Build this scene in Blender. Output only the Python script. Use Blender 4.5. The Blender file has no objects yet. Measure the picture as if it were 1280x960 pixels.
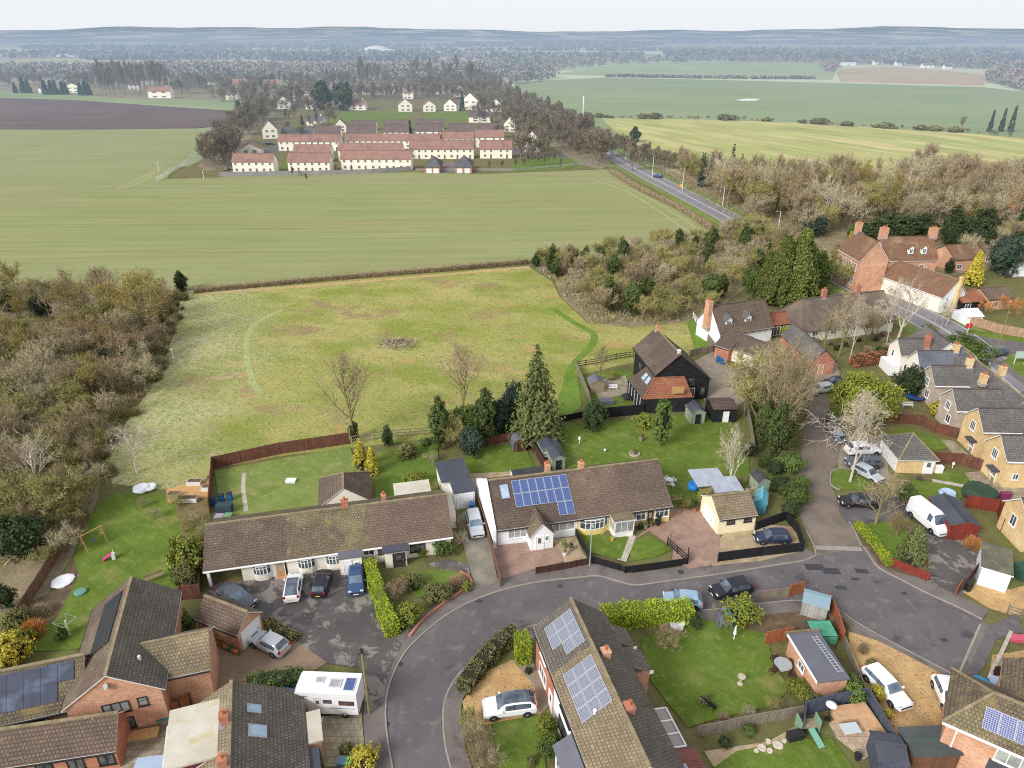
import bpy, math, random
from mathutils import Vector, Matrix
V = Vector
SC = bpy.context.scene
COL = SC.collection
R = math.radians
# camera model: pixel of the 1280x960 photo -> point in the world
FPX, CAMH, PITCH = 888.0, 52.0, R(26.25)
CP, SP = math.cos(PITCH), math.sin(PITCH)
def P(u, v, z=0.0):
 x = (u-640)/FPX; y = -(v-480)/FPX
 dy = CP + y*SP; dz = -SP + y*CP
 t = (z-CAMH)/dz
 return V((x*t, dy*t, z))
def ztop(u, vb, vt):
 """height of something standing at ground pixel (u,vb) whose top shows at row vt"""
 b = P(u, vb); d = b.y; y = -(vt-480)/FPX
 return CAMH + d*(-SP+y*CP)/(CP+y*SP)
def ppm(v):
 b = P(640, v); return FPX/(b.y*CP+CAMH*SP)
cam_d = bpy.data.cameras.new('camera'); cam = bpy.data.objects.new('camera', cam_d); COL.objects.link(cam)
cam.location = (0, 0, CAMH); cam.rotation_euler = (math.pi/2-PITCH, 0, 0)
cam_d.sensor_fit = 'HORIZONTAL'; cam_d.sensor_width = 36; cam_d.lens = 36*FPX/1280
cam_d.clip_start = 0.5; cam_d.clip_end = 40000
SC.camera = cam
# materials
def srgb(r, g, b, k=1.0):
 def f(c):
  c /= 255.0
  return c/12.92 if c <= .04045 else ((c+.055)/1.055)**2.4
 return (f(r)*k, f(g)*k, f(b)*k, 1.0)
HAZE_PAINT = bpy.data.node_groups.new('painted_haze', 'ShaderNodeTree')  # haze painted into the materials: pale emission mixed in with distance, no volume
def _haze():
 g = HAZE_PAINT; g.interface.new_socket('Shader', in_out='INPUT', socket_type='NodeSocketShader')
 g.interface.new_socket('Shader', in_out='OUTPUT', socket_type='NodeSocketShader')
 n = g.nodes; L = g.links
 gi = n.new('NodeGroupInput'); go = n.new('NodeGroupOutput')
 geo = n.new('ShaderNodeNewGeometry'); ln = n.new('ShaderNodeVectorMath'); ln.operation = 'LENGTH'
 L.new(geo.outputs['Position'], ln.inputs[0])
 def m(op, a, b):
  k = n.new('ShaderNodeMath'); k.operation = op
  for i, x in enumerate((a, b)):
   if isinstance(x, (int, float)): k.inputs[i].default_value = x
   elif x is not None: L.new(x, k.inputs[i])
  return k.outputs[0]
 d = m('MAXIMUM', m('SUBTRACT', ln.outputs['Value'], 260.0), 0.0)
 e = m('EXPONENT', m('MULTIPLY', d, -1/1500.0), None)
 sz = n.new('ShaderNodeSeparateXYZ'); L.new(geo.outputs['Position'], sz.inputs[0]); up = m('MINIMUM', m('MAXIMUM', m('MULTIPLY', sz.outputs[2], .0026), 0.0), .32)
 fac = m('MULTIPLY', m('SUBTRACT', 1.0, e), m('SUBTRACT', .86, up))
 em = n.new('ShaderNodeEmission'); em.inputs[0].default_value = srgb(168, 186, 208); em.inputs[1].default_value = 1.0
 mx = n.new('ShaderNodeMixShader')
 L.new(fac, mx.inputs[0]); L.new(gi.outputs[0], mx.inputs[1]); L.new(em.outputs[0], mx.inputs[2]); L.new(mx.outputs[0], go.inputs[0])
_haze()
class Nt:
 def __init__(s, name):
  s.m = bpy.data.materials.new(name); s.m.use_nodes = True
  s.n = s.m.node_tree.nodes; s.L = s.m.node_tree.links; s.n.clear()
  s.m.cycles.emission_sampling = 'NONE'
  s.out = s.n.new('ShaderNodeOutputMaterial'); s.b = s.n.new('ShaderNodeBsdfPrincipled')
  h = s.n.new('ShaderNodeGroup'); h.node_tree = HAZE_PAINT
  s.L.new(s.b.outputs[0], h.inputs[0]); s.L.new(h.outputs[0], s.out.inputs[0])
  s._pos = None
 def pos(s):
  if s._pos is None: s._pos = s.n.new('ShaderNodeNewGeometry').outputs['Position']
  return s._pos
 def uv(s): return s.n.new('ShaderNodeUVMap').outputs[0]
 def obj(s): return s.n.new('ShaderNodeTexCoord').outputs['Object']
 def rnd(s): return s.n.new('ShaderNodeObjectInfo').outputs['Random']
 def put(s, sock, x):
  if x is None: return
  if hasattr(x, 'is_linked'): s.L.new(x, sock)
  else: sock.default_value = x
 def math(s, op, a, b=None, c=None):
  k = s.n.new('ShaderNodeMath'); k.operation = op
  for i, x in enumerate((a, b, c)): s.put(k.inputs[i], x)
  return k.outputs[0]
 def vm(s, op, a, b=None):
  k = s.n.new('ShaderNodeVectorMath'); k.operation = op
  s.put(k.inputs[0], a); s.put(k.inputs[1], b); return k.outputs[0]
 def rot(s, vec, ang, scale=(1, 1, 1)):
  k = s.n.new('ShaderNodeMapping'); s.L.new(vec, k.inputs[0]); k.inputs['Rotation'].default_value = (0, 0, ang)
  return s.vm('MULTIPLY', k.outputs[0], scale)
 def noise(s, vec, scale, detail=4, rough=.55, dist=0):
  k = s.n.new('ShaderNodeTexNoise'); s.L.new(vec, k.inputs['Vector']); k.inputs['Scale'].default_value = scale
  k.inputs['Detail'].default_value = detail; k.inputs['Roughness'].default_value = rough; k.inputs['Distortion'].default_value = dist
  return k.outputs[0]
 def ramp(s, f, a, b):
  k = s.n.new('ShaderNodeMapRange'); k.clamp = True; s.L.new(f, k.inputs[0])
  k.inputs[1].default_value = a; k.inputs[2].default_value = b
  return k.outputs[0]
 def mix(s, f, a, b, mode='MIX'):
  k = s.n.new('ShaderNodeMix'); k.data_type = 'RGBA'; k.blend_type = mode; k.clamp_factor = True
  s.put(k.inputs[0], f); s.put(k.inputs[6], a); s.put(k.inputs[7], b); return k.outputs[2]
 def bump(s, h, st, dist=.05):
  k = s.n.new('ShaderNodeBump'); k.inputs['Strength'].default_value = st; k.inputs['Distance'].default_value = dist
  s.L.new(h, k.inputs['Height']); s.L.new(k.outputs[0], s.b.inputs['Normal'])
 def val(s, c, f, lo, hi):
  """multiply colour by a value between lo and hi"""
  k = s.n.new('ShaderNodeMapRange'); s.L.new(f, k.inputs[0]); k.inputs[3].default_value = lo; k.inputs[4].default_value = hi
  cc = s.n.new('ShaderNodeCombineColor')
  for i in range(3): s.L.new(k.outputs[0], cc.inputs[i])
  return s.mix(1.0, c, cc.outputs[0], 'MULTIPLY')
 def fin(s, col, rough=.85, spec=.25, metal=0.0):
  s.put(s.b.inputs['Base Color'], col); s.put(s.b.inputs['Roughness'], rough)
  s.b.inputs['Specular IOR Level'].default_value = spec; s.b.inputs['Metallic'].default_value = metal
  return s.m
MATS = {}
def mk(name, c1, c2=None, scale=.8, lo=.35, hi=.65, rough=.85, spec=.25, metal=0, fine=.2, fscale=9, bump=0, brick=None, speck=None, rnd=0, coord='pos', stain=None, c3=None):
 """a plain surface: two tones by noise, fine grain, optional brick or tile courses (in metres of uv), specks and stains"""
 if name in MATS: return MATS[name]
 t = Nt(name); vec = t.uv() if coord == 'uv' else t.obj() if coord == 'obj' else t.pos()
 n1 = t.noise(vec, scale, 5, .6)
 col = t.mix(t.ramp(n1, lo, hi), c1, c2) if c2 else c1
 if not hasattr(col, 'is_linked'): col = t.mix(0.0, c1, c1)
 if c3: col = t.mix(t.ramp(t.noise(vec, scale*.45+.013, 3), .55, .7), col, c3)
 h = None
 if brick:
  w, hh, mo, lo_, hi_, mcol = brick
  b = t.n.new('ShaderNodeTexBrick'); t.L.new(t.uv(), b.inputs[0]); b.inputs['Scale'].default_value = 1
  b.inputs['Brick Width'].default_value = w; b.inputs['Row Height'].default_value = hh; b.inputs['Mortar Size'].default_value = mo
  b.inputs['Mortar Smooth'].default_value = .3; b.inputs['Bias'].default_value = 0
  b.inputs['Color1'].default_value = (lo_,)*3+(1,); b.inputs['Color2'].default_value = (hi_,)*3+(1,); b.inputs['Mortar'].default_value = mcol
  col = t.mix(1.0, col, b.outputs[0], 'MULTIPLY'); h = b.outputs[0]
 if speck:
  sc, ss, th = speck
  col = t.mix(t.ramp(t.noise(vec, ss, 2, .5), th, th+.04), col, sc)
 if stain:
  sc, ss, th = stain
  col = t.mix(t.math('MULTIPLY', t.ramp(t.noise(vec, ss, 4, .6), th, th+.15), .75), col, sc)
 if fine:
  col = t.val(col, t.noise(vec, fscale, 3, .7), 1-fine*1.6, 1+fine*1.6)
 if rnd: col = t.val(col, t.rnd(), 1-rnd, 1+rnd)
 if bump: t.bump(h if h is not None else t.noise(vec, fscale, 3, .7), bump)
 MATS[name] = t.fin(col, rough, spec, metal); return MATS[name]
# mesh builder
class MB:
 def __init__(s): s.v = []; s.f = []; s.m = []
 def poly(s, pts, m=0):
  i = len(s.v); s.v += [tuple(p) for p in pts]; s.f.append(tuple(range(i, i+len(pts)))); s.m.append(m)
 def box(s, x0, y0, z0, x1, y1, z1, m=0, top=None):
  i = len(s.v)
  s.v += [(x0,y0,z0),(x1,y0,z0),(x1,y1,z0),(x0,y1,z0),(x0,y0,z1),(x1,y0,z1),(x1,y1,z1),(x0,y1,z1)]
  for k, q in enumerate(((0,3,2,1),(4,5,6,7),(0,1,5,4),(1,2,6,5),(2,3,7,6),(3,0,4,7))):
   s.f.append(tuple(i+j for j in q)); s.m.append(top if (k == 1 and top is not None) else m)
  return s
 def bar(s, a, b, w, h=None, m=0):
  """a square bar from a to b"""
  a = V(a); b = V(b); d = (b-a);
  if d.length < 1e-6: return s
  d.normalize(); up = V((0,0,1)) if abs(d.z) < .95 else V((0,1,0))
  x = d.cross(up).normalized()*(w/2); y = x.cross(d).normalized()*((h or w)/2)
  i = len(s.v)
  for p in (a, b):
   for q in (-x-y, x-y, x+y, -x+y): s.v.append(tuple(p+q))
  for q in ((3,2,1,0),(4,5,6,7),(0,1,5,4),(1,2,6,5),(2,3,7,6),(3,0,4,7)): s.f.append(tuple(i+j for j in q)); s.m.append(m)
  return s
 def tube(s, pts, rad, n=6, m=0, cap=True):
  pts = [V(p) for p in pts]; i0 = len(s.v); k = len(pts)
  for j, p in enumerate(pts):
   d = (pts[min(j+1,k-1)]-pts[max(j-1,0)]).normalized()
   up = V((0,0,1)) if abs(d.z) < .9 else V((1,0,0))
   x = d.cross(up).normalized(); y = x.cross(d).normalized(); r = rad[j] if isinstance(rad, (list, tuple)) else rad
   for a in range(n):
    t = 2*math.pi*a/n; s.v.append(tuple(p+x*(r*math.cos(t))+y*(r*math.sin(t))))
  for j in range(k-1):
   for a in range(n):
    b = (a+1) % n
    s.f.append((i0+j*n+a, i0+j*n+b, i0+(j+1)*n+b, i0+(j+1)*n+a)); s.m.append(m)
  if cap:
   s.f.append(tuple(i0+a for a in range(n))[::-1]); s.m.append(m)
   s.f.append(tuple(i0+(k-1)*n+a for a in range(n))); s.m.append(m)
  return s
 def lathe(s, prof, n=12, m=0, c=(0,0,0)):
  i0 = len(s.v)
  for r, z in prof:
   for a in range(n):
    t = 2*math.pi*a/n; s.v.append((c[0]+r*math.cos(t), c[1]+r*math.sin(t), c[2]+z))
  for j in range(len(prof)-1):
   for a in range(n):
    b = (a+1) % n; s.f.append((i0+j*n+a, i0+j*n+b, i0+(j+1)*n+b, i0+(j+1)*n+a)); s.m.append(m)
  k = len(prof)-1
  s.f.append(tuple(i0+k*n+a for a in range(n))); s.m.append(m)
  s.f.append(tuple(i0+a for a in range(n))[::-1]); s.m.append(m)
  return s
 def prism(s, pts, z0, z1, m=0, side=None):
  """a slab over a ground outline (counter-clockwise or not)"""
  pts = [V((p[0], p[1], 0)) for p in pts]
  ar = sum(a.x*b.y-b.x*a.y for a, b in zip(pts, pts[1:]+pts[:1]))
  if ar < 0: pts.reverse()
  s.poly([(p.x, p.y, z1) for p in pts], m)
  for a, b in zip(pts, pts[1:]+pts[:1]): s.poly([(a.x,a.y,z0),(b.x,b.y,z0),(b.x,b.y,z1),(a.x,a.y,z1)], m if side is None else side)
  return s
 def mesh(s, name, mats, smooth=False, uv=True):
  me = bpy.data.meshes.new(name); me.from_pydata(s.v, [], s.f)
  if not isinstance(mats, (list, tuple)): mats = [mats]
  for m in mats: me.materials.append(m)
  if len(mats) > 1: me.polygons.foreach_set('material_index', s.m)
  if smooth: me.polygons.foreach_set('use_smooth', [True]*len(s.f));
  me.update()
  if smooth: me.set_sharp_from_angle(angle=R(38))
  if uv:
   l = me.uv_layers.new(name='UVMap'); data = [0.0]*(2*len(me.loops))
   for p in me.polygons:
    n = p.normal
    if abs(n.z) > .97: t = V((1,0,0)); q = V((0,1,0))
    else:
     t = V((-n.y, n.x, 0)).normalized(); q = n.cross(t)
    for li in p.loop_indices:
     c = me.vertices[me.loops[li].vertex_index].co
     data[2*li] = c.dot(t); data[2*li+1] = c.dot(q)
   l.data.foreach_set('uv', data)
  return me
 def build(s, name, mats, parent=None, smooth=False, uv=True):
  o = bpy.data.objects.new(name, s.mesh(name, mats, smooth, uv)); COL.objects.link(o)
  if parent is not None: o.parent = parent
  return o
def tag(o, label=None, cat=None, group=None, kind=None):
 if label: o['label'] = label
 if cat: o['category'] = cat
 if group: o['group'] = group
 if kind: o['kind'] = kind
 return o
def thing(name, label, cat, loc=(0,0,0), rz=0.0, group=None):
 o = bpy.data.objects.new(name, None); COL.objects.link(o); o.location = loc; o.rotation_euler = (0,0,rz); o.empty_display_size = .5
 return tag(o, label, cat, group)
def link(name, me, parent=None, loc=(0,0,0), rz=0.0, sc=1.0):
 o = bpy.data.objects.new(name, me); COL.objects.link(o)
 if parent is not None: o.parent = parent
 o.location = loc; o.rotation_euler = (0,0,rz); o.scale = sc if isinstance(sc, (tuple, list)) else (sc,)*3
 return o
def copy_tree(o, parent=None):
 c = o.copy(); COL.objects.link(c)
 if parent is not None: c.parent = parent
 for ch in list(o.children): copy_tree(ch, c)
 return c
def smoothline(pts, n=4):
 """Catmull-Rom through world points"""
 out = []
 for i in range(len(pts)-1):
  p0 = pts[max(i-1,0)]; p1 = pts[i]; p2 = pts[i+1]; p3 = pts[min(i+2,len(pts)-1)]
  for k in range(n):
   t = k/n
   out.append(.5*((2*p1)+(p2-p0)*t+(2*p0-5*p1+4*p2-p3)*t*t+(3*p1-p0-3*p2+p3)*t**3))
 out.append(pts[-1]); return out
def offset(pts, w):
 """world polyline moved to its left by w"""
 out = []
 for i, p in enumerate(pts):
  d = (pts[min(i+1,len(pts)-1)]-pts[max(i-1,0)]); d.z = 0; d.normalize()
  out.append(p+V((-d.y, d.x, 0))*w)
 return out
def px(l, z=0): return [P(u, v, z) for u, v in l]
def patch(name, pts, mat, z, label=None, kind='structure', skirt=None):
 NP[0] += 1; z += (NP[0]*7 % 13)*.0011
 o = MB().prism(pts, -.05 if skirt is None else skirt, z).build(name, mat)
 return tag(o, label, kind=kind)
def strip(name, line, w0, w1, z, mat, kind='structure', label=None):
 a = offset(line, w0); b = offset(line, w1); m = MB()
 for i in range(len(line)-1):
  m.poly([(b[i].x,b[i].y,z),(a[i].x,a[i].y,z),(a[i+1].x,a[i+1].y,z),(b[i+1].x,b[i+1].y,z)])
  m.poly([(a[i].x,a[i].y,-.05),(a[i+1].x,a[i+1].y,-.05),(a[i+1].x,a[i+1].y,z),(a[i].x,a[i].y,z)])
  m.poly([(b[i+1].x,b[i+1].y,-.05),(b[i].x,b[i].y,-.05),(b[i].x,b[i].y,z),(b[i+1].x,b[i+1].y,z)])
 me = m.build(name, mat); return tag(me, label, kind=kind)
def inside(p, poly):
 c = False; j = len(poly)-1
 for i in range(len(poly)):
  a = poly[i]; b = poly[j]
  if (a.y > p.y) != (b.y > p.y) and p.x < (b.x-a.x)*(p.y-a.y)/(b.y-a.y)+a.x: c = not c
  j = i
 return c
def scatter(poly, n, rng, mind=0.0):
 x0 = min(p.x for p in poly); x1 = max(p.x for p in poly); y0 = min(p.y for p in poly); y1 = max(p.y for p in poly)
 out = []; tries = 0
 while len(out) < n and tries < n*60:
  tries += 1
  p = V((rng.uniform(x0,x1), rng.uniform(y0,y1), 0))
  if inside(p, poly) and (mind == 0 or all((p-q).length_squared > mind*mind for q in out)): out.append(p)
 return out
# colours of the place
c = srgb
asphalt = None
def road_mat(name, base, patchy, wet=None):
 t = Nt(name); p = t.pos()
 col = t.mix(t.ramp(t.noise(p, .16, 5, .65, .4), .38, .62), base, patchy)
 col = t.mix(t.math('MULTIPLY', t.ramp(t.noise(p, .7, 4, .6), .56, .66), .55), col, c(128,122,120))
 col = t.mix(t.math('MULTIPLY', t.ramp(t.noise(p, .33, 3, .5), .62, .70), .8), col, c(72,69,72))
 if wet is not None:
  col = t.mix(t.math('MULTIPLY', t.ramp(t.noise(t.vm('ADD', p, (31,7,0)), .42, 5, .65, .6), .53, .57), .8), col, wet)
 col = t.val(col, t.noise(p, 14, 3, .8), .66, 1.34); col = t.val(col, t.noise(p, 1.7, 5, .7), .82, 1.18)
 MATS[name] = t.fin(col, .8, .3); return MATS[name]
asphalt = road_mat('asphalt', c(97,92,95), c(112,106,107))
asphalt_drive = road_mat('asphalt_drive', c(86,82,82), c(98,93,91), c(146,138,130))
pavement_m = mk('pavement', c(112,104,102), c(128,120,115), scale=.5, fine=.15, fscale=12, stain=(c(88,82,82), .35, .55))
kerb_m = mk('kerb', c(168,160,148), c(150,142,132), scale=2, fine=.15)
paver_lane = mk('lane_pavers', c(136,124,114), c(118,106,98), scale=.35, fine=.18, fscale=6, stain=(c(98,90,84), .2, .55))
road_far = mk('main_road_asphalt', c(128,124,128), c(142,138,140), scale=.2, fine=.1)
paint_w = mk('road_paint', c(225,225,222), fine=.08)
gravel = mk('gravel', c(206,172,122), c(184,148,102), scale=.7, fine=.42, fscale=8, c3=c(170,142,106), speck=(c(122,98,72), 5, .64))
gravel2 = mk('pale_gravel', c(190,170,140), c(160,140,112), scale=.8, fine=.3, fscale=9)
redpave = mk('red_pavers', c(176,146,130), c(156,128,114), scale=.7, fine=.18, brick=(.2,.1,.012,.85,1.1,(.7,.7,.7,1)), stain=(c(205,165,148), .3, .6))
patio_m = mk('patio_slabs', c(178,166,146), c(150,138,118), scale=.9, fine=.15, brick=(.6,.6,.035,.9,1.1,(.62,.6,.5,1)), stain=(c(128,118,86), .5, .52))
slab_m = mk('paving_slab', c(196,188,176), c(172,162,148), scale=1.5, fine=.12)
concrete = mk('concrete', c(160,148,132), c(140,130,116), scale=.5, fine=.15)
soil = mk('soil', c(116,96,76), c(92,78,60), scale=1.2, fine=.3, fscale=7, c3=c(136,118,92))
def grass_mat(name, a, b, d, worn=None, s=.25):
 t = Nt(name); p = t.pos()
 col = t.mix(t.ramp(t.noise(p, s, 5, .6), .35, .65), a, b)
 col = t.mix(t.math('MULTIPLY', t.ramp(t.noise(p, s*4, 5, .7), .5, .68), .8), col, d)
 if worn: col = t.mix(t.math('MULTIPLY', t.ramp(t.noise(t.vm('ADD', p, (9,3,0)), s*.8, 5, .6), .56, .70), .85), col, worn)
 n = t.noise(p, 7, 4, .75); col = t.val(col, n, .45, 1.55); col = t.val(col, t.noise(t.rot(p, .6, (.35, 1.6, 1)), .9, 4, .65), .72, 1.28)
 t.bump(n, .5, .1)
 MATS[name] = t.fin(col, .95, .1); return MATS[name]
lawn = grass_mat('lawn_grass', c(106,126,56), c(94,116,44), c(126,138,76), c(140,138,86))
lawn_pale = grass_mat('pale_lawn_grass', c(130,142,80), c(112,130,60), c(148,156,104), c(158,152,106))
lawn_rich = grass_mat('rich_lawn_grass', c(106,126,54), c(92,112,42), c(128,142,74), c(136,134,80))
verge = grass_mat('verge_grass', c(124,140,78), c(108,124,66), c(146,140,96), c(120,104,78), .15)
rough_gr = grass_mat('rough_ground', c(112,116,72), c(128,112,80), c(96,88,62), c(104,84,66), .2)
def meadow_mat():
 t = Nt('meadow_grass'); p = t.pos()
 q = t.rot(p, .25, (1, 1.6, 1))
 col = t.mix(t.ramp(t.noise(q, .035, 5, .62, .5), .36, .62), c(160,162,92), c(180,172,110))
 col = t.mix(t.math('MULTIPLY', t.ramp(t.noise(q, .07, 5, .65), .44, .60), .85), col, c(136,148,68))
 col = t.mix(t.math('MULTIPLY', t.ramp(t.noise(t.vm('ADD', q, (50,20,0)), .06, 6, .72, .3), .545, .63), .9), col, c(158,138,104))
 col = t.mix(t.math('MULTIPLY', t.ramp(t.noise(t.vm('ADD', q, (5,90,0)), .11, 6, .7), .585, .64), .85), col, c(186,156,104))
 sx = t.n.new('ShaderNodeSeparateXYZ'); t.L.new(p, sx.inputs[0])
 w = t.math('ADD', sx.outputs[0], t.math('MULTIPLY', t.noise(p, .08, 4, .6), 44.0))
 w2 = t.math('ADD', w, t.math('MULTIPLY', sx.outputs[1], .20))
 pale = t.math('SUBTRACT', 1.0, t.ramp(w2, -20.0, 4.0))
 col = t.mix(t.math('MULTIPLY', pale, t.math('ADD', .2, t.ramp(t.noise(p, 1.1, 6, .8), .46, .56))), col, c(190,190,152))
 n = t.noise(t.rot(p, .3, (1, 1.8, 1)), 1.6, 6, .8); col = t.val(col, n, .3, 1.7)
 n2 = t.noise(p, 7, 3, .7); col = t.val(col, n2, .8, 1.2)
 t.bump(n, .8, .25)
 return t.fin(col, .95, .08)
meadow_m = meadow_mat()
def field_mat(name, a, b, ang, freq, d=None, amp=.12, sc=.006, bl=.5):
 t = Nt(name); p = t.pos(); q = t.rot(p, ang)
 col = t.mix(t.ramp(t.noise(p, sc, 5, .6, .3), .36, .64), a, b)
 if d: col = t.mix(t.math('MULTIPLY', t.ramp(t.noise(t.rot(p, ang, (.12, 1, 1)), sc*6, 4, .6), .5, .68), bl), col, d)
 st = t.noise(t.rot(p, ang, (.02, freq, 1)), 1.0, 3, .6)
 col = t.val(col, st, 1-amp*2, 1+amp*2)
 col = t.val(col, t.noise(p, .9, 4, .8), .82, 1.18)
 MATS[name] = t.fin(col, .95, .08); return MATS[name]
crop_m = field_mat('crop_field_green', c(149,152,108), c(140,147,98), R(-3), .35, c(156,146,108), .11, .012)
plough_m = field_mat('ploughed_earth', c(112,96,92), c(98,84,82), R(-4), .5, c(124,108,100), .1, .01)
stripe_m = field_mat('striped_grass_field', c(182,176,118), c(160,168,100), R(64), .10, c(204,188,136), .24, .012, .9)
far_green = field_mat('far_green_field', c(132,148,106), c(144,156,116), R(15), .08, c(152,156,120), .05, .008)
far_green2 = field_mat('far_pale_field', c(146,160,120), c(162,170,134), R(5), .05, None, .05, .004)
stubble_m = field_mat('stubble_field', c(176,156,128), c(188,168,138), R(25), .05, c(160,142,118), .1, .01)
straw_far = field_mat('far_straw_field', c(190,178,140), c(170,164,124), R(0), .02, None, .08, .003)
def country_mat(name='countryside', a=c(168,182,142), b=c(190,198,164), wd=c(104,110,98), th=.56):
 t = Nt(name); p = t.pos()
 k = t.n.new('ShaderNodeTexVoronoi'); t.L.new(t.rot(p, .35, (1, .75, 1)), k.inputs['Vector']); k.inputs['Scale'].default_value = .0028; k.inputs['Randomness'].default_value = .9
 sp = t.n.new('ShaderNodeSeparateColor'); t.L.new(k.outputs['Color'], sp.inputs[0])
 col = t.mix(t.ramp(sp.outputs[0], .2, .3), a, b)
 col = t.mix(t.ramp(sp.outputs[1], .62, .66), col, c(170,156,134))
 col = t.mix(t.ramp(sp.outputs[2], .70, .74), col, c(196,188,156))
 col = t.mix(t.ramp(t.noise(p, .0016, 5, .7, .6), th, th+.03), col, wd)
 col = t.val(col, t.noise(p, .02, 5, .8), .75, 1.25)
 return t.fin(col, .95, .05)
country_m = country_mat()
ground_near = grass_mat('garden_ground', c(108,116,66), c(122,112,78), c(96,92,62), c(112,94,74), .18)
def tile(name, a, b, d, speck=None, rows=.3, fine=.22, lich=None):
 return mk(name, a, b, scale=.55, lo=.3, hi=.7, fine=fine, fscale=11, c3=d, rough=.9, spec=.12, coord='pos', speck=speck, brick=(.28, rows, .045, .86, 1.14, (.58,.56,.54,1)), bump=.35, stain=lich)
roof_brown = tile('brown_roof_tiles', c(124,108,96), c(106,92,84), c(134,120,102), (c(150,140,122), 6, .67))
roof_mossy = tile('mossy_roof_tiles', c(126,114,96), c(106,96,82), c(140,130,100), (c(160,152,128), 6, .65), lich=(c(140,126,84), .8, .54))
roof_red = tile('red_brown_roof_tiles', c(132,112,100), c(116,100,90), c(140,122,108))
roof_dark = tile('dark_roof_tiles', c(120,114,106), c(104,98,92), c(132,124,112), (c(150,145,134), 7, .66), lich=(c(128,122,104), .7, .6))
roof_plain = tile('plain_brown_roof_tiles', c(114,99,90), c(100,88,82), c(122,108,96))
roof_moss2 = tile('lichen_roof_tiles', c(150,136,114), c(130,116,96), c(166,152,122), (c(172,164,138), 6, .66), lich=(c(120,108,80), .7, .54))
roof_orange = tile('orange_roof_tiles', c(168,112,86), c(146,98,78), c(180,130,100))
roof_manor = tile('old_clay_roof_tiles', c(150,112,90), c(128,100,84), c(166,134,106), (c(120,104,84), 1.2, .58))
roof_slate = tile('grey_slate_roof', c(122,118,116), c(106,104,104), c(136,130,122), (c(156,152,142), 6, .66))
roof_bluesl = tile('blue_slate_roof', c(112,118,132), c(126,130,140), c(100,106,120))
roof_estate = mk('estate_roof_tiles', c(158,122,110), c(142,110,100), scale=.4, fine=.2, fscale=2, c3=c(128,104,98))
roof_estate_d = mk('estate_dark_roof_tiles', c(116,98,94), c(100,88,86), scale=.4, fine=.2, fscale=2)
roof_estate_g = mk('estate_grey_roof_tiles', c(104,104,106), c(92,92,96), scale=.4, fine=.15, fscale=2)
thatch = mk('thatched_roof', c(116,104,92), c(98,88,80), scale=.5, fine=.3, fscale=5, c3=c(132,116,98), bump=.4)
ridge_m = mk('ridge_tiles', c(160,146,116), c(132,118,94), scale=1.5, fine=.25, fscale=5)
ridge_d = mk('plain_ridge_tiles', c(104,92,84), c(88,78,72), scale=1.5, fine=.2)
felt = mk('grey_felt_roof', c(112,112,124), c(104,104,114), scale=.6, fine=.06)
felt_d = mk('dark_felt_roof', c(72,76,86), c(84,86,96), scale=.5, fine=.08, rough=.55)
felt_bk = mk('black_felt_roof', c(62,64,68), c(76,76,80), scale=.5, fine=.1)
felt_wh = mk('pale_flat_roof', c(214,208,194), c(196,188,170), scale=.5, fine=.05, stain=(c(196,176,120), .6, .55))
def bricks(name, a, b, d): return mk(name, a, b, scale=.8, fine=.2, fscale=12, c3=d, brick=(.225,.075,.012,.72,1.2,(1.15,1.1,1.05,1)))
brick_o = bricks('orange_brick', c(208,162,134), c(192,146,120), c(214,172,146))
brick_r = bricks('red_brick', c(188,128,106), c(170,114,96), c(196,142,118))
brick_y = bricks('yellow_brick', c(226,198,150), c(210,180,134), c(232,208,164))
stone_w = mk('pale_stone', c(198,184,166), c(176,162,146), scale=.9, fine=.2, fscale=7)
rend_w = mk('white_render', c(246,247,248), c(238,240,243), scale=.5, fine=.03)
rend_c = mk('cream_render', c(246,240,226), c(238,230,214), scale=.4, fine=.04)
rend_y = mk('yellow_render', c(238,214,140), c(228,202,126), scale=.5, fine=.05)
rend_e = mk('estate_cream_render', c(249,243,226), c(242,235,216), scale=.3, fine=.05, fscale=2)
clad_bk = mk('black_boarding', c(40,40,44), c(52,52,56), scale=1, fine=.15, brick=(9,.2,.03,.85,1.1,(.4,.4,.4,1)), bump=.3)
upvc = mk('white_plastic', c(246,246,246), fine=.02, rough=.4)
fascia = mk('white_fascia', c(228,226,222), c(210,206,200), fine=.05)
fascia_br = mk('dark_fascia', c(70,60,56), fine=.1)
gutter_bk = mk('black_gutter', c(52,50,50), fine=.1, rough=.5)
terracotta = mk('terracotta', c(196,120,80), c(176,104,70), scale=3, fine=.15)
lead = mk('lead_flashing', c(176,180,188), c(150,154,164), scale=3, fine=.1)
def glass_mat(name, a, b, sc=1.2):
 t = Nt(name); n = t.noise(t.vm('ADD', t.pos(), t.rnd()), sc, 3)
 return t.fin(t.mix(t.ramp(n, .4, .6), a, b), .08, .5)
glass = glass_mat('window_glass', c(62,66,72), c(112,116,118)); glass_l = glass_mat('curtained_glass', c(176,178,172), c(140,142,142))
glass_f = mk('far_window_glass', c(96,94,98), c(120,116,116), fine=.05, rough=.3)
skyl = mk('skylight_glass', c(176,196,214), c(150,172,194), scale=1, fine=.02, rough=.1, spec=.5)
def solar_mat(name, a, b, line, cell=.158, lw=.012):
 t = Nt(name)
 k = t.n.new('ShaderNodeTexBrick'); t.L.new(t.uv(), k.inputs[0]); k.offset = 0; k.inputs['Scale'].default_value = 1
 for nm, x in (('Brick Width', cell), ('Row Height', cell), ('Mortar Size', lw), ('Mortar Smooth', 0), ('Bias', 0), ('Color1', a), ('Color2', b), ('Mortar', line)): k.inputs[nm].default_value = x
 MATS[name] = t.fin(k.outputs[0], .12, .5); return MATS[name]
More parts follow.
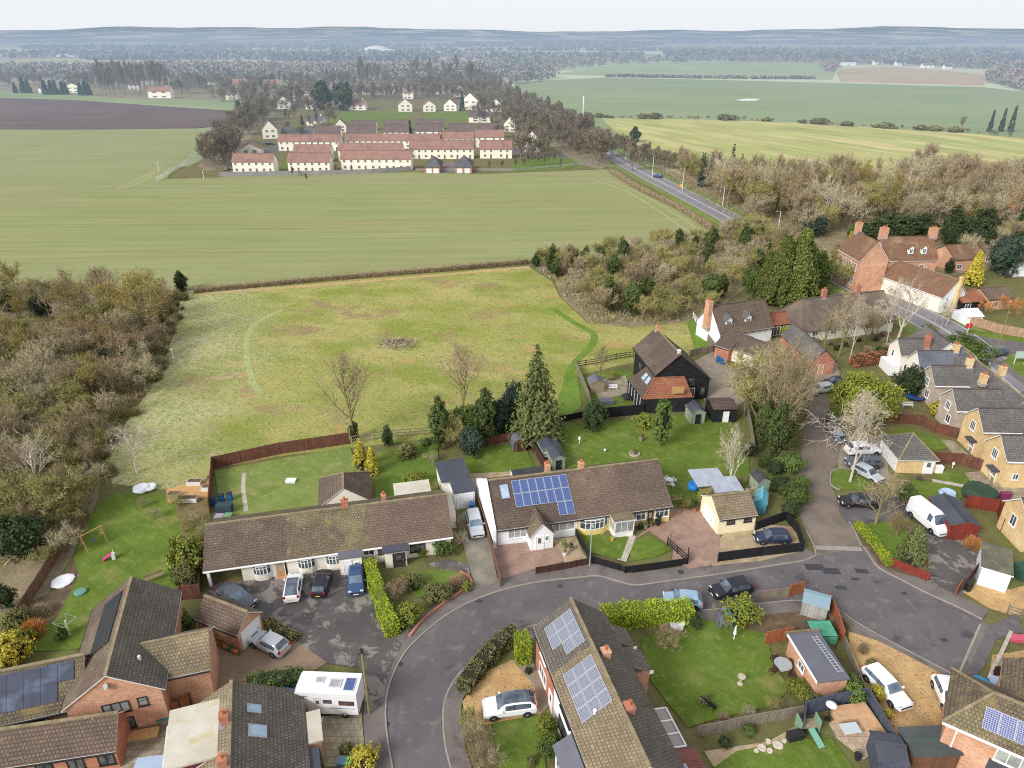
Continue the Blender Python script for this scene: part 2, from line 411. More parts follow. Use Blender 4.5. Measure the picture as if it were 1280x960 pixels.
solar_b = solar_mat('blue_solar_cells', c(72,90,138), c(80,98,146), c(108,126,166), .26, .01)
solar_g = solar_mat('grey_solar_cells', c(112,116,130), c(122,126,140), c(168,172,182), .2, .013)
solar_k = mk('black_solar_glass', c(74,80,98), c(66,70,84), scale=1.2, fine=.08, rough=.15, spec=.5, c3=c(96,104,124))
solar_d = mk('dark_solar_glass', c(52,54,62), c(44,46,54), scale=1, fine=.05, rough=.2, spec=.4)
alu = mk('aluminium', c(206,210,216), fine=.03, rough=.35, metal=.3)
steel = mk('galvanised_steel', c(176,180,182), c(160,164,168), scale=3, fine=.05, rough=.45)
steel_far = mk('pale_steel', c(226,228,230), fine=.03)
wood_f = lambda n, a, b: mk(n, a, b, scale=1.2, fine=.2, fscale=8, brick=(.12,5,.012,.8,1.15,(.55,.5,.5,1)), bump=.2)
fence_red = wood_f('red_brown_fence', c(126,84,70), c(106,72,60)); fence_br = wood_f('brown_fence', c(132,100,80), c(110,84,68)); fence_dk = wood_f('dark_brown_fence', c(88,62,54), c(74,54,50))
fence_gr = wood_f('weathered_fence', c(150,140,124), c(128,120,106)); fence_bk = wood_f('black_fence', c(44,42,46), c(36,35,40)); fence_sl = wood_f('slate_grey_fence', c(92,98,114), c(80,86,102))
fence_or = wood_f('orange_fence', c(176,108,74), c(156,94,64)); fence_far = mk('grey_board_fence', c(150,150,148), c(134,134,132), scale=.5, fine=.1, fscale=2)
shed_green = wood_f('pale_green_boards', c(164,178,156), c(148,164,142)); shed_br = wood_f('brown_shed_boards', c(130,92,72), c(112,80,64)); shed_red = wood_f('red_shed_boards', c(146,64,52), c(128,56,46)); shed_gr = wood_f('grey_shed_boards', c(186,184,178), c(166,164,158))
timber = mk('new_timber', c(206,164,112), c(186,146,98), scale=3, fine=.15); timber_o = mk('weathered_timber', c(168,150,126), c(144,126,104), scale=3, fine=.2)
plastic = lambda n, a, r=.4: mk(n, a, fine=.04, rough=r)
blue_p = plastic('blue_plastic', c(52,110,176)); green_p = plastic('green_plastic', c(64,140,96)); dkgreen_p = plastic('dark_green_plastic', c(52,84,72)); black_p = plastic('black_plastic', c(46,46,50)); white_p = plastic('white_plastic_sheet', c(232,234,238)); pink_p = plastic('pink_plastic', c(220,64,150)); red_p = plastic('red_plastic', c(196,60,72)); teal_p = plastic('teal_plastic', c(60,128,120)); lilac_p = plastic('pale_blue_plastic', c(176,196,222))
yellow_p = plastic('yellow_plastic', c(236,176,70));
corrug = mk('corrugated_sheet', c(186,194,206), c(168,176,190), scale=.8, fine=.08, brick=(.15,8,.03,.9,1.08,(.75,.75,.8,1)), rough=.4)
corrug_r = mk('red_corrugated_sheet', c(156,104,96), c(140,92,86), scale=.8, fine=.12, brick=(.16,8,.04,.85,1.1,(.6,.55,.55,1)))
def paint(n, col, metal=.0): return mk('car_paint_'+n, col, fine=.02, rough=.22, spec=.5, metal=metal)
car_white = paint('white', c(240,240,242)); car_black = paint('black', c(40,40,48)); car_blue = paint('blue', c(58,80,118)); car_silver = paint('silver', c(196,200,206), .2); car_grey = paint('grey', c(92,96,106)); car_navy = paint('navy', c(46,56,78)); car_pale = paint('pale_blue', c(150,176,196)); car_lblue = paint('bright_blue', c(66,92,150))
car_glass = mk('car_glass', c(60,68,80), c(108,120,134), scale=1.2, fine=.02, rough=.06, spec=.6); car_glass_l = mk('bright_car_glass', c(122,142,160), c(86,100,116), scale=1.1, fine=.02, rough=.06, spec=.6)  # glass colours lightened to stand in for reflections
tyre_m = mk('tyre_rubber', c(40,40,42), fine=.1); rim_m = mk('alloy_rim', c(176,178,182), fine=.05, rough=.3, metal=.5); lamp_m = mk('headlamp', c(226,230,236), fine=.02, rough=.1); tail_m = mk('tail_lamp', c(172,30,34), fine=.05, rough=.2); plate_y = mk('yellow_number_plate', c(236,196,50), fine=.05); plate_w = mk('white_number_plate', c(236,236,232), fine=.05); trim_m = mk('black_trim', c(44,44,48), fine=.05)
def veg(name, a, b, d=None, sc=.6, rough=.8, rnd=.18, lo=.35, hi=.65):
 t = Nt(name); p = t.pos()
 col = t.mix(t.ramp(t.noise(p, sc, 3, .6), lo, hi), a, b)
 if d: col = t.mix(t.ramp(t.noise(p, sc*3.3, 3, .7), .5, .66), col, d)
 col = t.val(col, t.noise(p, sc*9, 2, .6), .55, 1.45); col = t.val(col, t.rnd(), 1-rnd, 1+rnd)
 MATS[name] = t.fin(col, rough, .15); return MATS[name]
tw_brown = veg('brown_twigs', c(174,156,124), c(146,130,106), c(198,181,148)); tw_olive = veg('olive_twigs', c(169,160,104), c(139,137,86), c(194,184,126)); tw_red = veg('reddish_twigs', c(169,144,116), c(144,125,101), c(186,161,134)); tw_far = veg('far_twigs', c(142,128,108), c(118,108,92), c(162,146,122), .1)
tw_grey = veg('grey_twigs', c(186,174,142), c(158,148,120), c(208,196,164)); tw_pale = veg('pale_twigs', c(200,186,164), c(176,162,142), c(214,200,180)); tw_yel = veg('yellowish_twigs', c(163,147,91), c(138,126,79), c(182,168,110)); tw_gold = veg('orange_twigs', c(206,146,84), c(184,128,76), c(220,164,104))
bark = mk('bark', c(138,124,105), c(112,101,87), scale=2, fine=.25, fscale=6); bark_p = mk('pale_bark', c(220,213,197), c(190,177,161), scale=2, fine=.2, fscale=5); bark_o = mk('mossy_bark', c(151,140,98), c(126,114,85), scale=2, fine=.2, fscale=5)
lf_dark = veg('dark_green_leaves', c(68,83,52), c(55,68,46), c(85,101,63)); lf_mid = veg('green_leaves', c(96,116,59), c(79,99,50), c(118,136,72)); lf_yel = veg('yellow_green_leaves', c(134,142,58), c(108,122,46), c(164,164,80)); lf_gold = veg('golden_leaves', c(190,176,70), c(162,154,60), c(214,200,90)); lf_olive = veg('olive_leaves', c(121,123,74), c(103,105,66), c(140,140,90)); lf_bright = veg('bright_hedge_leaves', c(165,182,48), c(140,162,44), c(187,198,70))
lf_cyp = veg('cypress_sprays', c(100,110,56), c(70,84,44), c(138,140,72), .9); lf_con = veg('conifer_needles', c(105,114,68), c(83,94,57), c(134,134,83)); lf_ivy = veg('ivy_leaves', c(94,107,61), c(74,88,50), c(118,127,79)); lf_beech = veg('dead_beech_leaves', c(182,118,85), c(160,101,72), c(198,136,101)); lf_hedge = veg('dull_hedge_leaves', c(123,123,77), c(107,103,68), c(145,138,92)); lf_blue = veg('blue_green_needles', c(68,85,72), c(57,72,63), c(85,103,85))
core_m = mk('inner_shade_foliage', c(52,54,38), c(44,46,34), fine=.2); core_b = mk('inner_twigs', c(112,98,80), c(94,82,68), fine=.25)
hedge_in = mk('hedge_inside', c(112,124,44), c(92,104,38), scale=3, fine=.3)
under_m = mk('undergrowth', c(150,136,108), c(128,116,92), scale=.3, fine=.35, fscale=3, c3=c(128,126,84), bump=.5)
# plants: prototypes whose meshes the copies share
def rdir(rng, up=0.0):
 while True:
  d = V((rng.uniform(-1,1), rng.uniform(-1,1), rng.uniform(-1,1)))
  if .05 < d.length < 1: break
 d.normalize(); d.z += up; return d.normalized()
def leafq(m, p, n, s, rng, asp=1.5, mi=0):
 t = n.cross(rdir(rng))
 if t.length < 1e-3: return
 t.normalize(); b = n.cross(t)
 t = t*(s*asp*.5); b = b*(s*.5)
 i = len(m.v); m.v += [tuple(p-t), tuple(p+b), tuple(p+t), tuple(p-b)]; m.f.append((i,i+1,i+2,i+3)); m.m.append(mi)
def twig(m, p, q, w, rng, mi=0):
 d = q-p; x = d.cross(rdir(rng))
 if x.length < 1e-4: return
 x = x.normalized()*(w/2); i = len(m.v)
 m.v += [tuple(p-x), tuple(p+x), tuple(q)]; m.f.append((i,i+1,i+2)); m.m.append(mi)
def bare_proto(seed, h=10.0, kind='round', n=(9,6,6,5), tw=.045, rad=.2, fork=.22, low=.18, dens=1.0):
 """a leafless tree: tapered trunk and limbs (one mesh), a crown of fine twigs (another)"""
 rng = random.Random(seed); tr = MB(); cr = MB()
 spread = {'round': .95, 'tall': .45, 'scrub': 1.15, 'birch': .6}[kind]
 def limb(p, d, ln, r, segs, lev, curl):
  pts = [p];
  for k in range(segs):
   d = (d+rdir(rng)*curl+V((0,0,.10 if kind != 'birch' or lev < 2 else -.14))).normalized(); p = p+d*(ln/segs); pts.append(p)
  return pts
 def at(pts, t):
  k = t*(len(pts)-1); i = min(int(k), len(pts)-2); return pts[i].lerp(pts[i+1], k-i), (pts[i+1]-pts[i]).normalized()
 def kids(pts, ln, r, lev):
  cnt = n[lev]
  for k in range(cnt):
   t = low+(1-low)*((k+rng.random())/cnt) if lev == 0 else .25+.75*((k+rng.random())/cnt)
   p, d = at(pts, t)
   a = rng.uniform(0, 2*math.pi)
   perp = d.cross(rdir(rng)).normalized()
   if lev == 0: perp = V((math.cos(a+k*2.4), math.sin(a+k*2.4), 0))
   dd = (d*(.75 if kind != 'tall' else 1.2)+perp*rng.uniform(.5,1.0)*spread+V((0,0,.25 if kind != 'birch' else .05))).normalized()
   if lev == 0: l2 = h*(.30+.16*rng.random())*(1.15-.75*t)*1.15
   else: l2 = ln*rng.uniform(.4,.62)
   r2 = max(r*(.55-.25*t), .006)
   if lev < 2:
    q = limb(p, dd, l2, r2, 4 if lev == 0 else 3, lev+1, .22)
    if lev == 0: tr.tube(q, [r2*(1-.8*j/4) for j in range(5)], 5, 0, False)
    else: tr.tube(q, [max(r2*(1-.7*j/3), .008) for j in range(4)], 3, 0, False)
    kids(q, l2, r2, lev+1)
   else:
    q = limb(p, dd, l2, r2, 2, lev+1, .3)
    twig(cr, q[0], q[1], tw*1.2, rng); twig(cr, q[1]-(q[1]-q[0])*.2, q[2], tw, rng)
    for _ in range(n[3]):
     s, d3 = at(q, rng.uniform(.15,1)); d4 = (d3*.7+rdir(rng)*.8+V((0,0,.2 if kind != 'birch' else -.4))).normalized()
     twig(cr, s, s+d4*l2*rng.uniform(.4,.8), tw*.8, rng)
 if kind == 'scrub':
  for k in range(4):
   a = k*1.57+rng.random(); d = V((math.cos(a)*.5, math.sin(a)*.5, 1)).normalized()
   q = limb(V((math.cos(a)*.15, math.sin(a)*.15, -.1)), d, h*.6, rad*.6, 4, 0, .2)
   tr.tube(q, [rad*.6*(1-.2*j) for j in range(5)], 5, 0, False)
   nn = n; n = (max(3, n[0]//3),)+tuple(n[1:]); kids(q, h*.6, rad*.6, 0); n = nn
 else:
  H = h*(.72 if kind == 'round' else .9)
  q = limb(V((0,0,-.1)), V((0,0,1)), H, rad, 6, 0, .07)
  tr.tube(q, [rad*(1.15 if j == 0 else 1)*(1-.13*j) for j in range(7)], 7, 0, False)
  kids(q, H, rad, 0)
 return tr, cr
def bush_pts(rng, rx, ry, rz, z0, k):
 c = []
 for _ in range(k):
  d = rdir(rng, .25); s = rng.uniform(.55, 1.0)
  c.append(V((d.x*rx*s, d.y*ry*s, z0+d.z*rz*s)))
 return c
def leaf_crown(seed, rx, rz, z0, clumps, per, ls, shape='round', cr=None, mi=0, clump_r=None):
 """clumps of small leaf faces spread through a crown's volume, leaving gaps"""
 rng = random.Random(seed); m = MB() if cr is None else cr
 for i in range(clumps):
  if shape == 'cone':
   t = rng.random()**.8; a = rng.uniform(0, 6.283); rr = rx*(1-t)**.85*rng.uniform(.65,1.08)+.06; c_ = V((math.cos(a)*rr, math.sin(a)*rr, z0+t*rz*2)); out = V((math.cos(a), math.sin(a), .25))
  elif shape == 'column':
   t = rng.random(); a = rng.uniform(0, 6.283); rr = rx*math.sin(math.pi*(.12+.8*t))**.6*rng.uniform(.7,1.05); c_ = V((math.cos(a)*rr, math.sin(a)*rr, z0+t*rz*2)); out = V((math.cos(a), math.sin(a), .4))
  else:
   d = rdir(rng, .2); s = rng.uniform(.6, 1.02)*(1+.16*math.sin(d.x*4+seed)+.14*math.sin(d.y*5+seed*2)+.1*math.sin(d.z*7)); c_ = V((d.x*rx*s, d.y*rx*s, z0+d.z*rz*s)); out = d
  out = out.normalized(); k = clump_r or rx*.22
  for _ in range(per):
   p = c_+rdir(rng)*(k*rng.random()**.6)
   leafq(m, p, (out+rdir(rng)*.9).normalized(), ls*rng.uniform(.6,1.3), rng, 1.6, mi)
 return m
def blob(m, rx, ry, rz, z0, seed, mi=0, n=10, k=6, j=.12):
 rng = random.Random(seed); i0 = len(m.v)
 for a in range(k+1):
  t = math.pi*a/k
  for b in range(n):
   f = 2*math.pi*b/n; s = 1+rng.uniform(-j, j); m.v.append((math.cos(f)*math.sin(t)*rx*s, math.sin(f)*math.sin(t)*ry*s, max(z0-math.cos(t)*rz*s, -.05)))
 for a in range(k):
  for b in range(n):
   c_ = (b+1) % n; m.f.append((i0+a*n+b, i0+a*n+c_, i0+(a+1)*n+c_, i0+(a+1)*n+b)); m.m.append(mi)
def conifer_proto(seed, h, r, leafm, droop=.25, lev=26, per=9, ls=.34):
 rng = random.Random(seed); tr = MB(); cr = MB()
 tr.tube([(0,0,-.1),(0,0,h*.5),(0,0,h*.97)], [r*.1,r*.06,.02], 6, 0, False)
 for i in range(lev):
  t = (i+rng.random()*.6)/lev; z = h*(.05+.93*t); rr = r*(1-t)**.8*(1 if t > .12 else .8)+.12
  for k in range(max(4, int(per*(1.15-t)))):
   a = rng.uniform(0, 6.283); L = rr*rng.uniform(.65,1.12); d = V((math.cos(a), math.sin(a), 0))
   nn = max(3, int(L/ls*1.6))
   for s in range(nn):
    f = (s+.6)/nn; p = d*(L*f)+V((0,0,z-droop*L*f*f+.12*L*f))+rdir(rng)*.1*L
    leafq(cr, p, (V((0,0,.8))+d*.6+rdir(rng)*.6).normalized(), ls*rng.uniform(.7,1.3)*(1.1-.4*t), rng, 2.0)
 return tr.mesh('trunk', bark, True, False), cr.mesh('crown', leafm, False, False)
TREES = {}
def bare(kind, seed, twm, bm, **k):
 tr, cr = bare_proto(seed, kind=kind, **k)
 return tr.mesh('trunk', bm, True, False), cr.mesh('crown', twm, False, False)
def variants(key, kind, twm, bm, seeds, **k):
 TREES[key] = [(bare(kind, s, twm, bm, **k), k.get('h', 10.0)) for s in seeds]
RNG = random.Random(7)
def tree(key, p, h, label, name='bare_tree', group=None, w=1.0, cat='tree', rz=None, pick=None):
 """put one tree with its trunk and crown at world point p"""
 lst = TREES[key]; (me, h0) = lst[RNG.randrange(len(lst)) if pick is None else pick]
 t = thing(name, label, cat, p, RNG.uniform(0, 6.28) if rz is None else rz, group)
 s = h/h0; sc = (s*w, s*w, s)
 for nm, mm in zip(('trunk', 'crown', 'ivy'), me): link(nm, mm, t, sc=sc)
 return t
def treepx(key, u, vb, vt, label, **k):
 """a plant whose outline in the photo runs from row vb (its near edge) up to vt; domes stand a little behind their near edge"""
 nm = k.get('name', ''); rnd = 0
 if k.get('cat') == 'shrub' or nm in ('garden_shrub', 'shrub', 'laurel', 'courtyard_shrub'): rnd = .30
 elif key.startswith(('ev_', 'shrub')): rnd = .16
 elif key == 'cone_green': rnd = .15
 v = vb-(vb-vt)*rnd*.8; h = max(.35, ztop(u, v, vt)*(1-rnd*.75))
 if key.startswith('bush_') and h > 1.5: key = {'bush_brown': 'wood_brown', 'bush_red': 'wood_red', 'bush_olive': 'wood_olive', 'bush_grey': 'wood_grey'}.get(key, key); key = 'wood_grey' if key == 'wood_brown' else key
 return tree(key, P(u, v), h, label, **k)
variants('wood_brown', 'round', tw_brown, bark, (1,2,3), n=(13,6,7,6), tw=.062)
variants('wood_olive', 'scrub', tw_olive, bark_o, (4,5,6), h=8.0, n=(17,7,7,6), tw=.06, rad=.16)
variants('wood_red', 'scrub', tw_red, bark, (7,8), h=8.0, n=(14,6,7,6), tw=.06, rad=.16)
variants('wood_grey', 'scrub', tw_grey, bark, (9,10,19), h=8.0, n=(14,6,7,6), tw=.06, rad=.16)
variants('wood_yel', 'round', tw_yel, bark_o, (11,12), n=(10,7,7,6), tw=.06, low=.12)
variants('pale', 'round', tw_pale, bark_p, (13,14), n=(9,6,5,4), tw=.045)
variants('birch', 'birch', tw_pale, bark_p, (15,16), n=(14,6,6,5), tw=.04, rad=.13, low=.25)
variants('garden', 'round', tw_brown, bark_o, (17,18), n=(11,6,6,5), tw=.038)
variants('tall', 'tall', tw_brown, bark, (21,22), h=14.0, n=(22,5,5,4), tw=.08, low=.15)
variants('orange', 'scrub', tw_gold, bark_o, (23,), h=6.0, n=(14,6,6,5), tw=.06, rad=.12)
def far_variants(key, kind, twm, seeds, **k):
 out = []
 for s in seeds:
  tr, cr = bare_proto(s, kind=kind, **k)
  i = len(cr.v); cr.v += tr.v; cr.f += [tuple(j+i for j in f) for f in tr.f]; cr.m += [1]*len(tr.f)
  out.append(cr.mesh('bare_tree', [twm, bark], False, False))
 TREES[key] = [(m, k.get('h', 10.0)) for m in out]
far_variants('far_brown', 'round', tw_far, (31,32,33), n=(12,6,6,4), tw=.17, rad=.22)
far_variants('far_grey', 'round', tw_far, (34,35,36), n=(12,6,6,4), tw=.17, rad=.22)
far_variants('far_olive', 'scrub', veg('far_olive_twigs', c(140,132,96), c(118,114,84), c(156,148,108), .1), (37,38), h=8.0, n=(12,5,5,4), tw=.15, rad=.16)
far_variants('far_red', 'tall', tw_far, (39,40), h=14.0, n=(20,5,5,3), tw=.2, rad=.2)
def fartree(key, p, h, label, name='bare_tree', group=None, w=1.0, cat='tree'):
 m, h0 = TREES[key][RNG.randrange(len(TREES[key]))]; s = h/h0
 return tag(link(name, m, None, p, RNG.uniform(0, 6.28), (s*w, s*w, s)), label, cat, group)
def leafy(key, leafm, seeds, rx, rz, z0, clumps, per, ls, shape='round', trunk=(.18, bark), core=True, corem=None):
 out = []
 for s in seeds:
  tr = MB(); tr.tube([(0,0,-.1),(0.05,0,z0*.6),(0,0,z0+rz*.4)], [trunk[0],trunk[0]*.8,trunk[0]*.4], 6, 0, False)
  rng = random.Random(s)
  for k in range(5):
   a = k*1.26+rng.random(); tr.tube([(0,0,z0*.7),(math.cos(a)*rx*.35,math.sin(a)*rx*.35,z0+rz*.1),(math.cos(a)*rx*.6,math.sin(a)*rx*.6,z0+rz*.45)], [trunk[0]*.5,trunk[0]*.3,.02], 4, 0, False)
  m = leaf_crown(s, rx, rz, z0, clumps, per, ls, shape)
  if core:
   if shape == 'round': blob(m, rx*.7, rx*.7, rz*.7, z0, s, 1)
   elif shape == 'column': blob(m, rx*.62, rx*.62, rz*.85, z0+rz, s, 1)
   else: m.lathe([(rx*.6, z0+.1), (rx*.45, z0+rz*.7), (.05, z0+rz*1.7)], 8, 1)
  top = z0+rz*(1 if shape == 'round' else 2)
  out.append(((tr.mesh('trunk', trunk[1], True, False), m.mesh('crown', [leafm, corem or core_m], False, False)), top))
 TREES[key] = out
leafy('ev_dark', lf_dark, (1,2), 1.6, 2.2, 2.3, 300, 18, .15)
leafy('ev_blue', lf_blue, (3,4), 1.5, 2.2, 2.2, 300, 18, .15)
leafy('ev_mid', lf_mid, (5,6), 1.8, 1.9, 2.2, 320, 18, .16)
leafy('ev_round', lf_dark, (7,), 1.4, 1.75, 1.75, 330, 18, .13)
leafy('ev_yel', lf_yel, (8,9), 4.2, 3.2, 4.2, 620, 26, .24, trunk=(.3, bark))
leafy('cyp', lf_cyp, (31,32,33), 2.3, 3.2, .2, 520, 26, .2, 'cone', (.2, bark))
leafy('col', lf_mid, (10,), .75, 1.9, .7, 120, 16, .2, 'column', (.1, bark))
leafy('col_dark', lf_blue, (11,12), 1.1, 3.4, .5, 300, 16, .2, 'column', (.15, bark))
leafy('cone_gold', lf_gold, (13,), 1.2, 2.3, .3, 300, 14, .15, 'cone', (.1, bark))
leafy('cone_green', lf_con, (14,), 1.7, 2.0, .2, 320, 14, .16, 'cone', (.1, bark))
leafy('ivy_tree', lf_ivy, (15,16,17), 1.7, 3.6, 4.0, 420, 22, .17, trunk=(.25, bark))
leafy('shrub_dark', lf_dark, (20,21), .9, .8, .75, 190, 14, .085)
leafy('shrub_mid', lf_mid, (22,23), .9, .8, .75, 190, 14, .085)
leafy('shrub_yel', lf_yel, (24,25), .9, .8, .75, 190, 14, .085)
leafy('shrub_gold', lf_gold, (26,), .9, .8, .75, 190, 14, .085)
leafy('shrub_olive', lf_olive, (27,28), .9, .8, .75, 190, 14, .085)
leafy('shrub_beech', lf_beech, (29,), .9, .8, .75, 190, 14, .085, corem=core_b)
def twigbush(key, twm, seed):
 rng = random.Random(seed); cr = MB()
 for _ in range(2600):
  d = rdir(rng, .5); d.z = abs(d.z); a = V((rng.uniform(-.3,.3), rng.uniform(-.3,.3), 0)); s = rng.uniform(.55,1.0)
  q = a+V((d.x*1.0, d.y*1.0, d.z*1.55+.1))*s; p = a.lerp(q, rng.uniform(.35,.7)); twig(cr, p, q+rdir(rng)*.1, .03, rng)
 blob(cr, .5, .5, .45, .4, seed, 1)
 tr = MB()
 for k in range(7):
  a = k*.9; tr.tube([(0,0,-.05),(math.cos(a)*.4,math.sin(a)*.4,.9)], [.03,.01], 4, 0, False)
 TREES.setdefault(key, []).append(((tr.mesh('trunk', bark, True, False), cr.mesh('crown', [twm, core_b], False, False)), 1.6))
twigbush('bush_brown', tw_brown, 1); twigbush('bush_brown', tw_brown, 2); twigbush('bush_red', tw_red, 3); twigbush('bush_olive', tw_olive, 4); twigbush('bush_grey', tw_grey, 5); twigbush('bush_gold', tw_gold, 6)
def fc(key, seed, h, r, m, **k): TREES.setdefault(key, []).append((conifer_proto(seed, h, r, m, **k), h))
fc('spruce', 1, 12, 4.2, lf_con, lev=60, per=19, ls=.32, droop=.5); fc('pine_dark', 2, 10, 2.2, lf_blue, lev=20, per=9, ls=.5)
m_ = leaf_crown(3, 2.2, 5, .5, 120, 8, .8, 'cone'); m_.tube([(0,0,-.1),(0,0,3)], .2, 5, 1)
TREES['far_conifer'] = [(m_.mesh('conifer_tree', [lf_blue, bark], False, False), 10.5)]
m_ = leaf_crown(4, 4, 4, 4.2, 140, 8, 1.0, 'round'); m_.tube([(0,0,-.1),(0,0,3)], .3, 5, 1)
TREES['far_ever'] = [(m_.mesh('evergreen_tree', [lf_dark, bark], False, False), 8.2)]
m_ = leaf_crown(5, 1.6, 1.2, 1.0, 70, 8, .5, 'round'); blob(m_, 1.1, 1.1, .8, .8, 1, 1)
TREES['far_bush'] = [(m_.mesh('hedge_bush', [lf_hedge, core_b], False, False), 2.2)]
def hedge(line, w, h, leafm, label, name='hedge', ls=.095, dens=95, core=None, jit=.07, group=None):
 """a clipped or shaggy hedge along a world polyline: dark inside, leaf faces all over"""
 rng = random.Random(int(line[0].x*31+line[0].y*17)); m = MB()
 a = offset(line, w/2*.8); b = offset(line, -w/2*.8)
 for i in range(len(line)-1):
  hh = h*.9; q = [(b[i],0),(b[i+1],0),(b[i+1],hh),(b[i],hh),(a[i],0),(a[i+1],0),(a[i+1],hh),(a[i],hh)]
  vs = [(p.x,p.y,z) for p, z in q]; k = len(m.v); m.v += vs
  for f in ((0,1,2,3),(5,4,7,6),(3,2,6,7),(4,0,3,7),(1,5,6,2)): m.f.append(tuple(k+j for j in f)); m.m.append(1)
  d = line[i+1]-line[i]; L = d.length; d.normalize(); nrm = V((-d.y, d.x, 0))
  for _ in range(int(L*(2*h+w)*dens)):
   t = rng.uniform(-.02, 1.02); r = rng.random()*(2*h+w); base = line[i].lerp(line[i+1], t)
   wob = 1+.1*math.sin((base.x+base.y)*2.1)+.07*math.sin(base.x*5.3)
   if r < h: p = base+nrm*(w/2)*wob+V((0,0,r)); n = nrm
   elif r < h+w: p = base+nrm*(r-h-w/2)+V((0,0,h*wob)); n = V((0,0,1))
   else: p = base-nrm*(w/2)*wob+V((0,0,r-h-w)); n = -nrm
   leafq(m, p+rdir(rng)*jit, (n+rdir(rng)*.8).normalized(), ls*rng.uniform(.6,1.3), rng)
  if i in (0, len(line)-2):
   e = line[0] if i == 0 else line[-1]; n = -d if i == 0 else d
   for _ in range(int(h*w*dens)): leafq(m, e+nrm*rng.uniform(-w/2,w/2)+V((0,0,rng.random()*h))+n*.05+rdir(rng)*jit, (n+rdir(rng)*.8).normalized(), ls*rng.uniform(.6,1.3), rng)
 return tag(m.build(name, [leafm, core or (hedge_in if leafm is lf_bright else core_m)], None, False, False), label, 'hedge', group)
def twig_hedge(line, w, h, twm, label, name='hedge', dens=60, tw=.05, core=None):
 rng = random.Random(int(line[0].x*13+line[0].y*7)); m = MB(); a = offset(line, w/2*.7); b = offset(line, -w/2*.5); a = offset(line, w/2*.5)
 for i in range(len(line)-1):
  hh = h*.5; vs = [(p.x,p.y,z) for p, z in [(b[i],0),(b[i+1],0),(b[i+1],hh),(b[i],hh),(a[i],0),(a[i+1],0),(a[i+1],hh),(a[i],hh)]]; k = len(m.v); m.v += vs
  for f in ((0,1,2,3),(5,4,7,6),(3,2,6,7),(4,0,3,7),(1,5,6,2)): m.f.append(tuple(k+j for j in f)); m.m.append(1)
  L = (line[i+1]-line[i]).length; d = (line[i+1]-line[i]).normalized(); nrm = V((-d.y, d.x, 0))
  for _ in range(int(L*dens*2.2)):
   p = line[i].lerp(line[i+1], rng.random())+nrm*rng.uniform(-w/2,w/2)*.8; z = rng.uniform(.1,.75)*h; p = V((p.x,p.y,z))
   twig(m, p, p+(rdir(rng, .9)*rng.uniform(.25,.5)*h), tw, rng)
 return tag(m.build(name, [twm, core or core_b], None, False, False), label, 'hedge')
# light and sky
W = bpy.data.worlds.new('World'); SC.world = W; W.use_nodes = True
wn = W.node_tree.nodes; wl = W.node_tree.links; wn.clear()
sky = wn.new('ShaderNodeTexSky'); sky.sky_type = 'NISHITA'; sky.sun_disc = False
SUN_EL, SUN_ROT = R(34), R(226)      # rotation from north (+Y), clockwise: high behind the viewer's left shoulder
sky.sun_elevation = SUN_EL; sky.sun_rotation = SUN_ROT; sky.air_density = 1.0; sky.dust_density = 5.0; sky.ozone_density = 1.0; sky.altitude = 50
hs = wn.new('ShaderNodeHueSaturation'); hs.inputs['Saturation'].default_value = .28
ov = wn.new('ShaderNodeMix'); ov.data_type = 'RGBA'; ov.inputs[0].default_value = .72; ov.inputs[7].default_value = (7.9, 8.25, 8.6, 1)
bg = wn.new('ShaderNodeBackground'); bg.inputs['Strength'].default_value = .148
wo = wn.new('ShaderNodeOutputWorld')
tc = wn.new('ShaderNodeTexCoord'); sx = wn.new('ShaderNodeSeparateXYZ'); mr = wn.new('ShaderNodeMapRange'); mr.inputs[1].default_value = .04; mr.inputs[2].default_value = .45
gc = wn.new('ShaderNodeMix'); gc.data_type = 'RGBA'; gc.inputs[6].default_value = (7.9, 8.25, 8.6, 1); gc.inputs[7].default_value = (5.1, 5.3, 5.6, 1)
wl.new(tc.outputs['Generated'], sx.inputs[0]); wl.new(sx.outputs[2], mr.inputs[0]); wl.new(mr.outputs[0], gc.inputs[0]); wl.new(gc.outputs[2], ov.inputs[7])
wl.new(sky.outputs[0], hs.inputs['Color']); wl.new(hs.outputs[0], ov.inputs[6]); wl.new(ov.outputs[2], bg.inputs[0]); wl.new(bg.outputs[0], wo.inputs[0])
sl = bpy.data.lights.new('sun', 'SUN'); sl.energy = 2.9; sl.angle = R(20); sl.color = (1, .975, .94)
so = bpy.data.objects.new('sun', sl); COL.objects.link(so)
sdir = V((math.sin(SUN_ROT)*math.cos(SUN_EL), math.cos(SUN_ROT)*math.cos(SUN_EL), math.sin(SUN_EL)))
so.rotation_euler = (-sdir).to_track_quat('-Z', 'Y').to_euler(); so.location = (0, 0, 120)
SC.view_settings.view_transform = 'Standard'; SC.view_settings.look = 'None'; SC.view_settings.exposure = 0
SC.cycles.use_denoising = False; SC.cycles.filter_width = 1.1; SC.cycles.max_bounces = 5; SC.cycles.diffuse_bounces = 3; SC.cycles.glossy_bounces = 2; SC.cycles.transparent_max_bounces = 4
SC.cycles.use_adaptive_sampling = True; SC.cycles.adaptive_threshold = .008
SC.cycles.sample_clamp_indirect = 4
NP = [0]
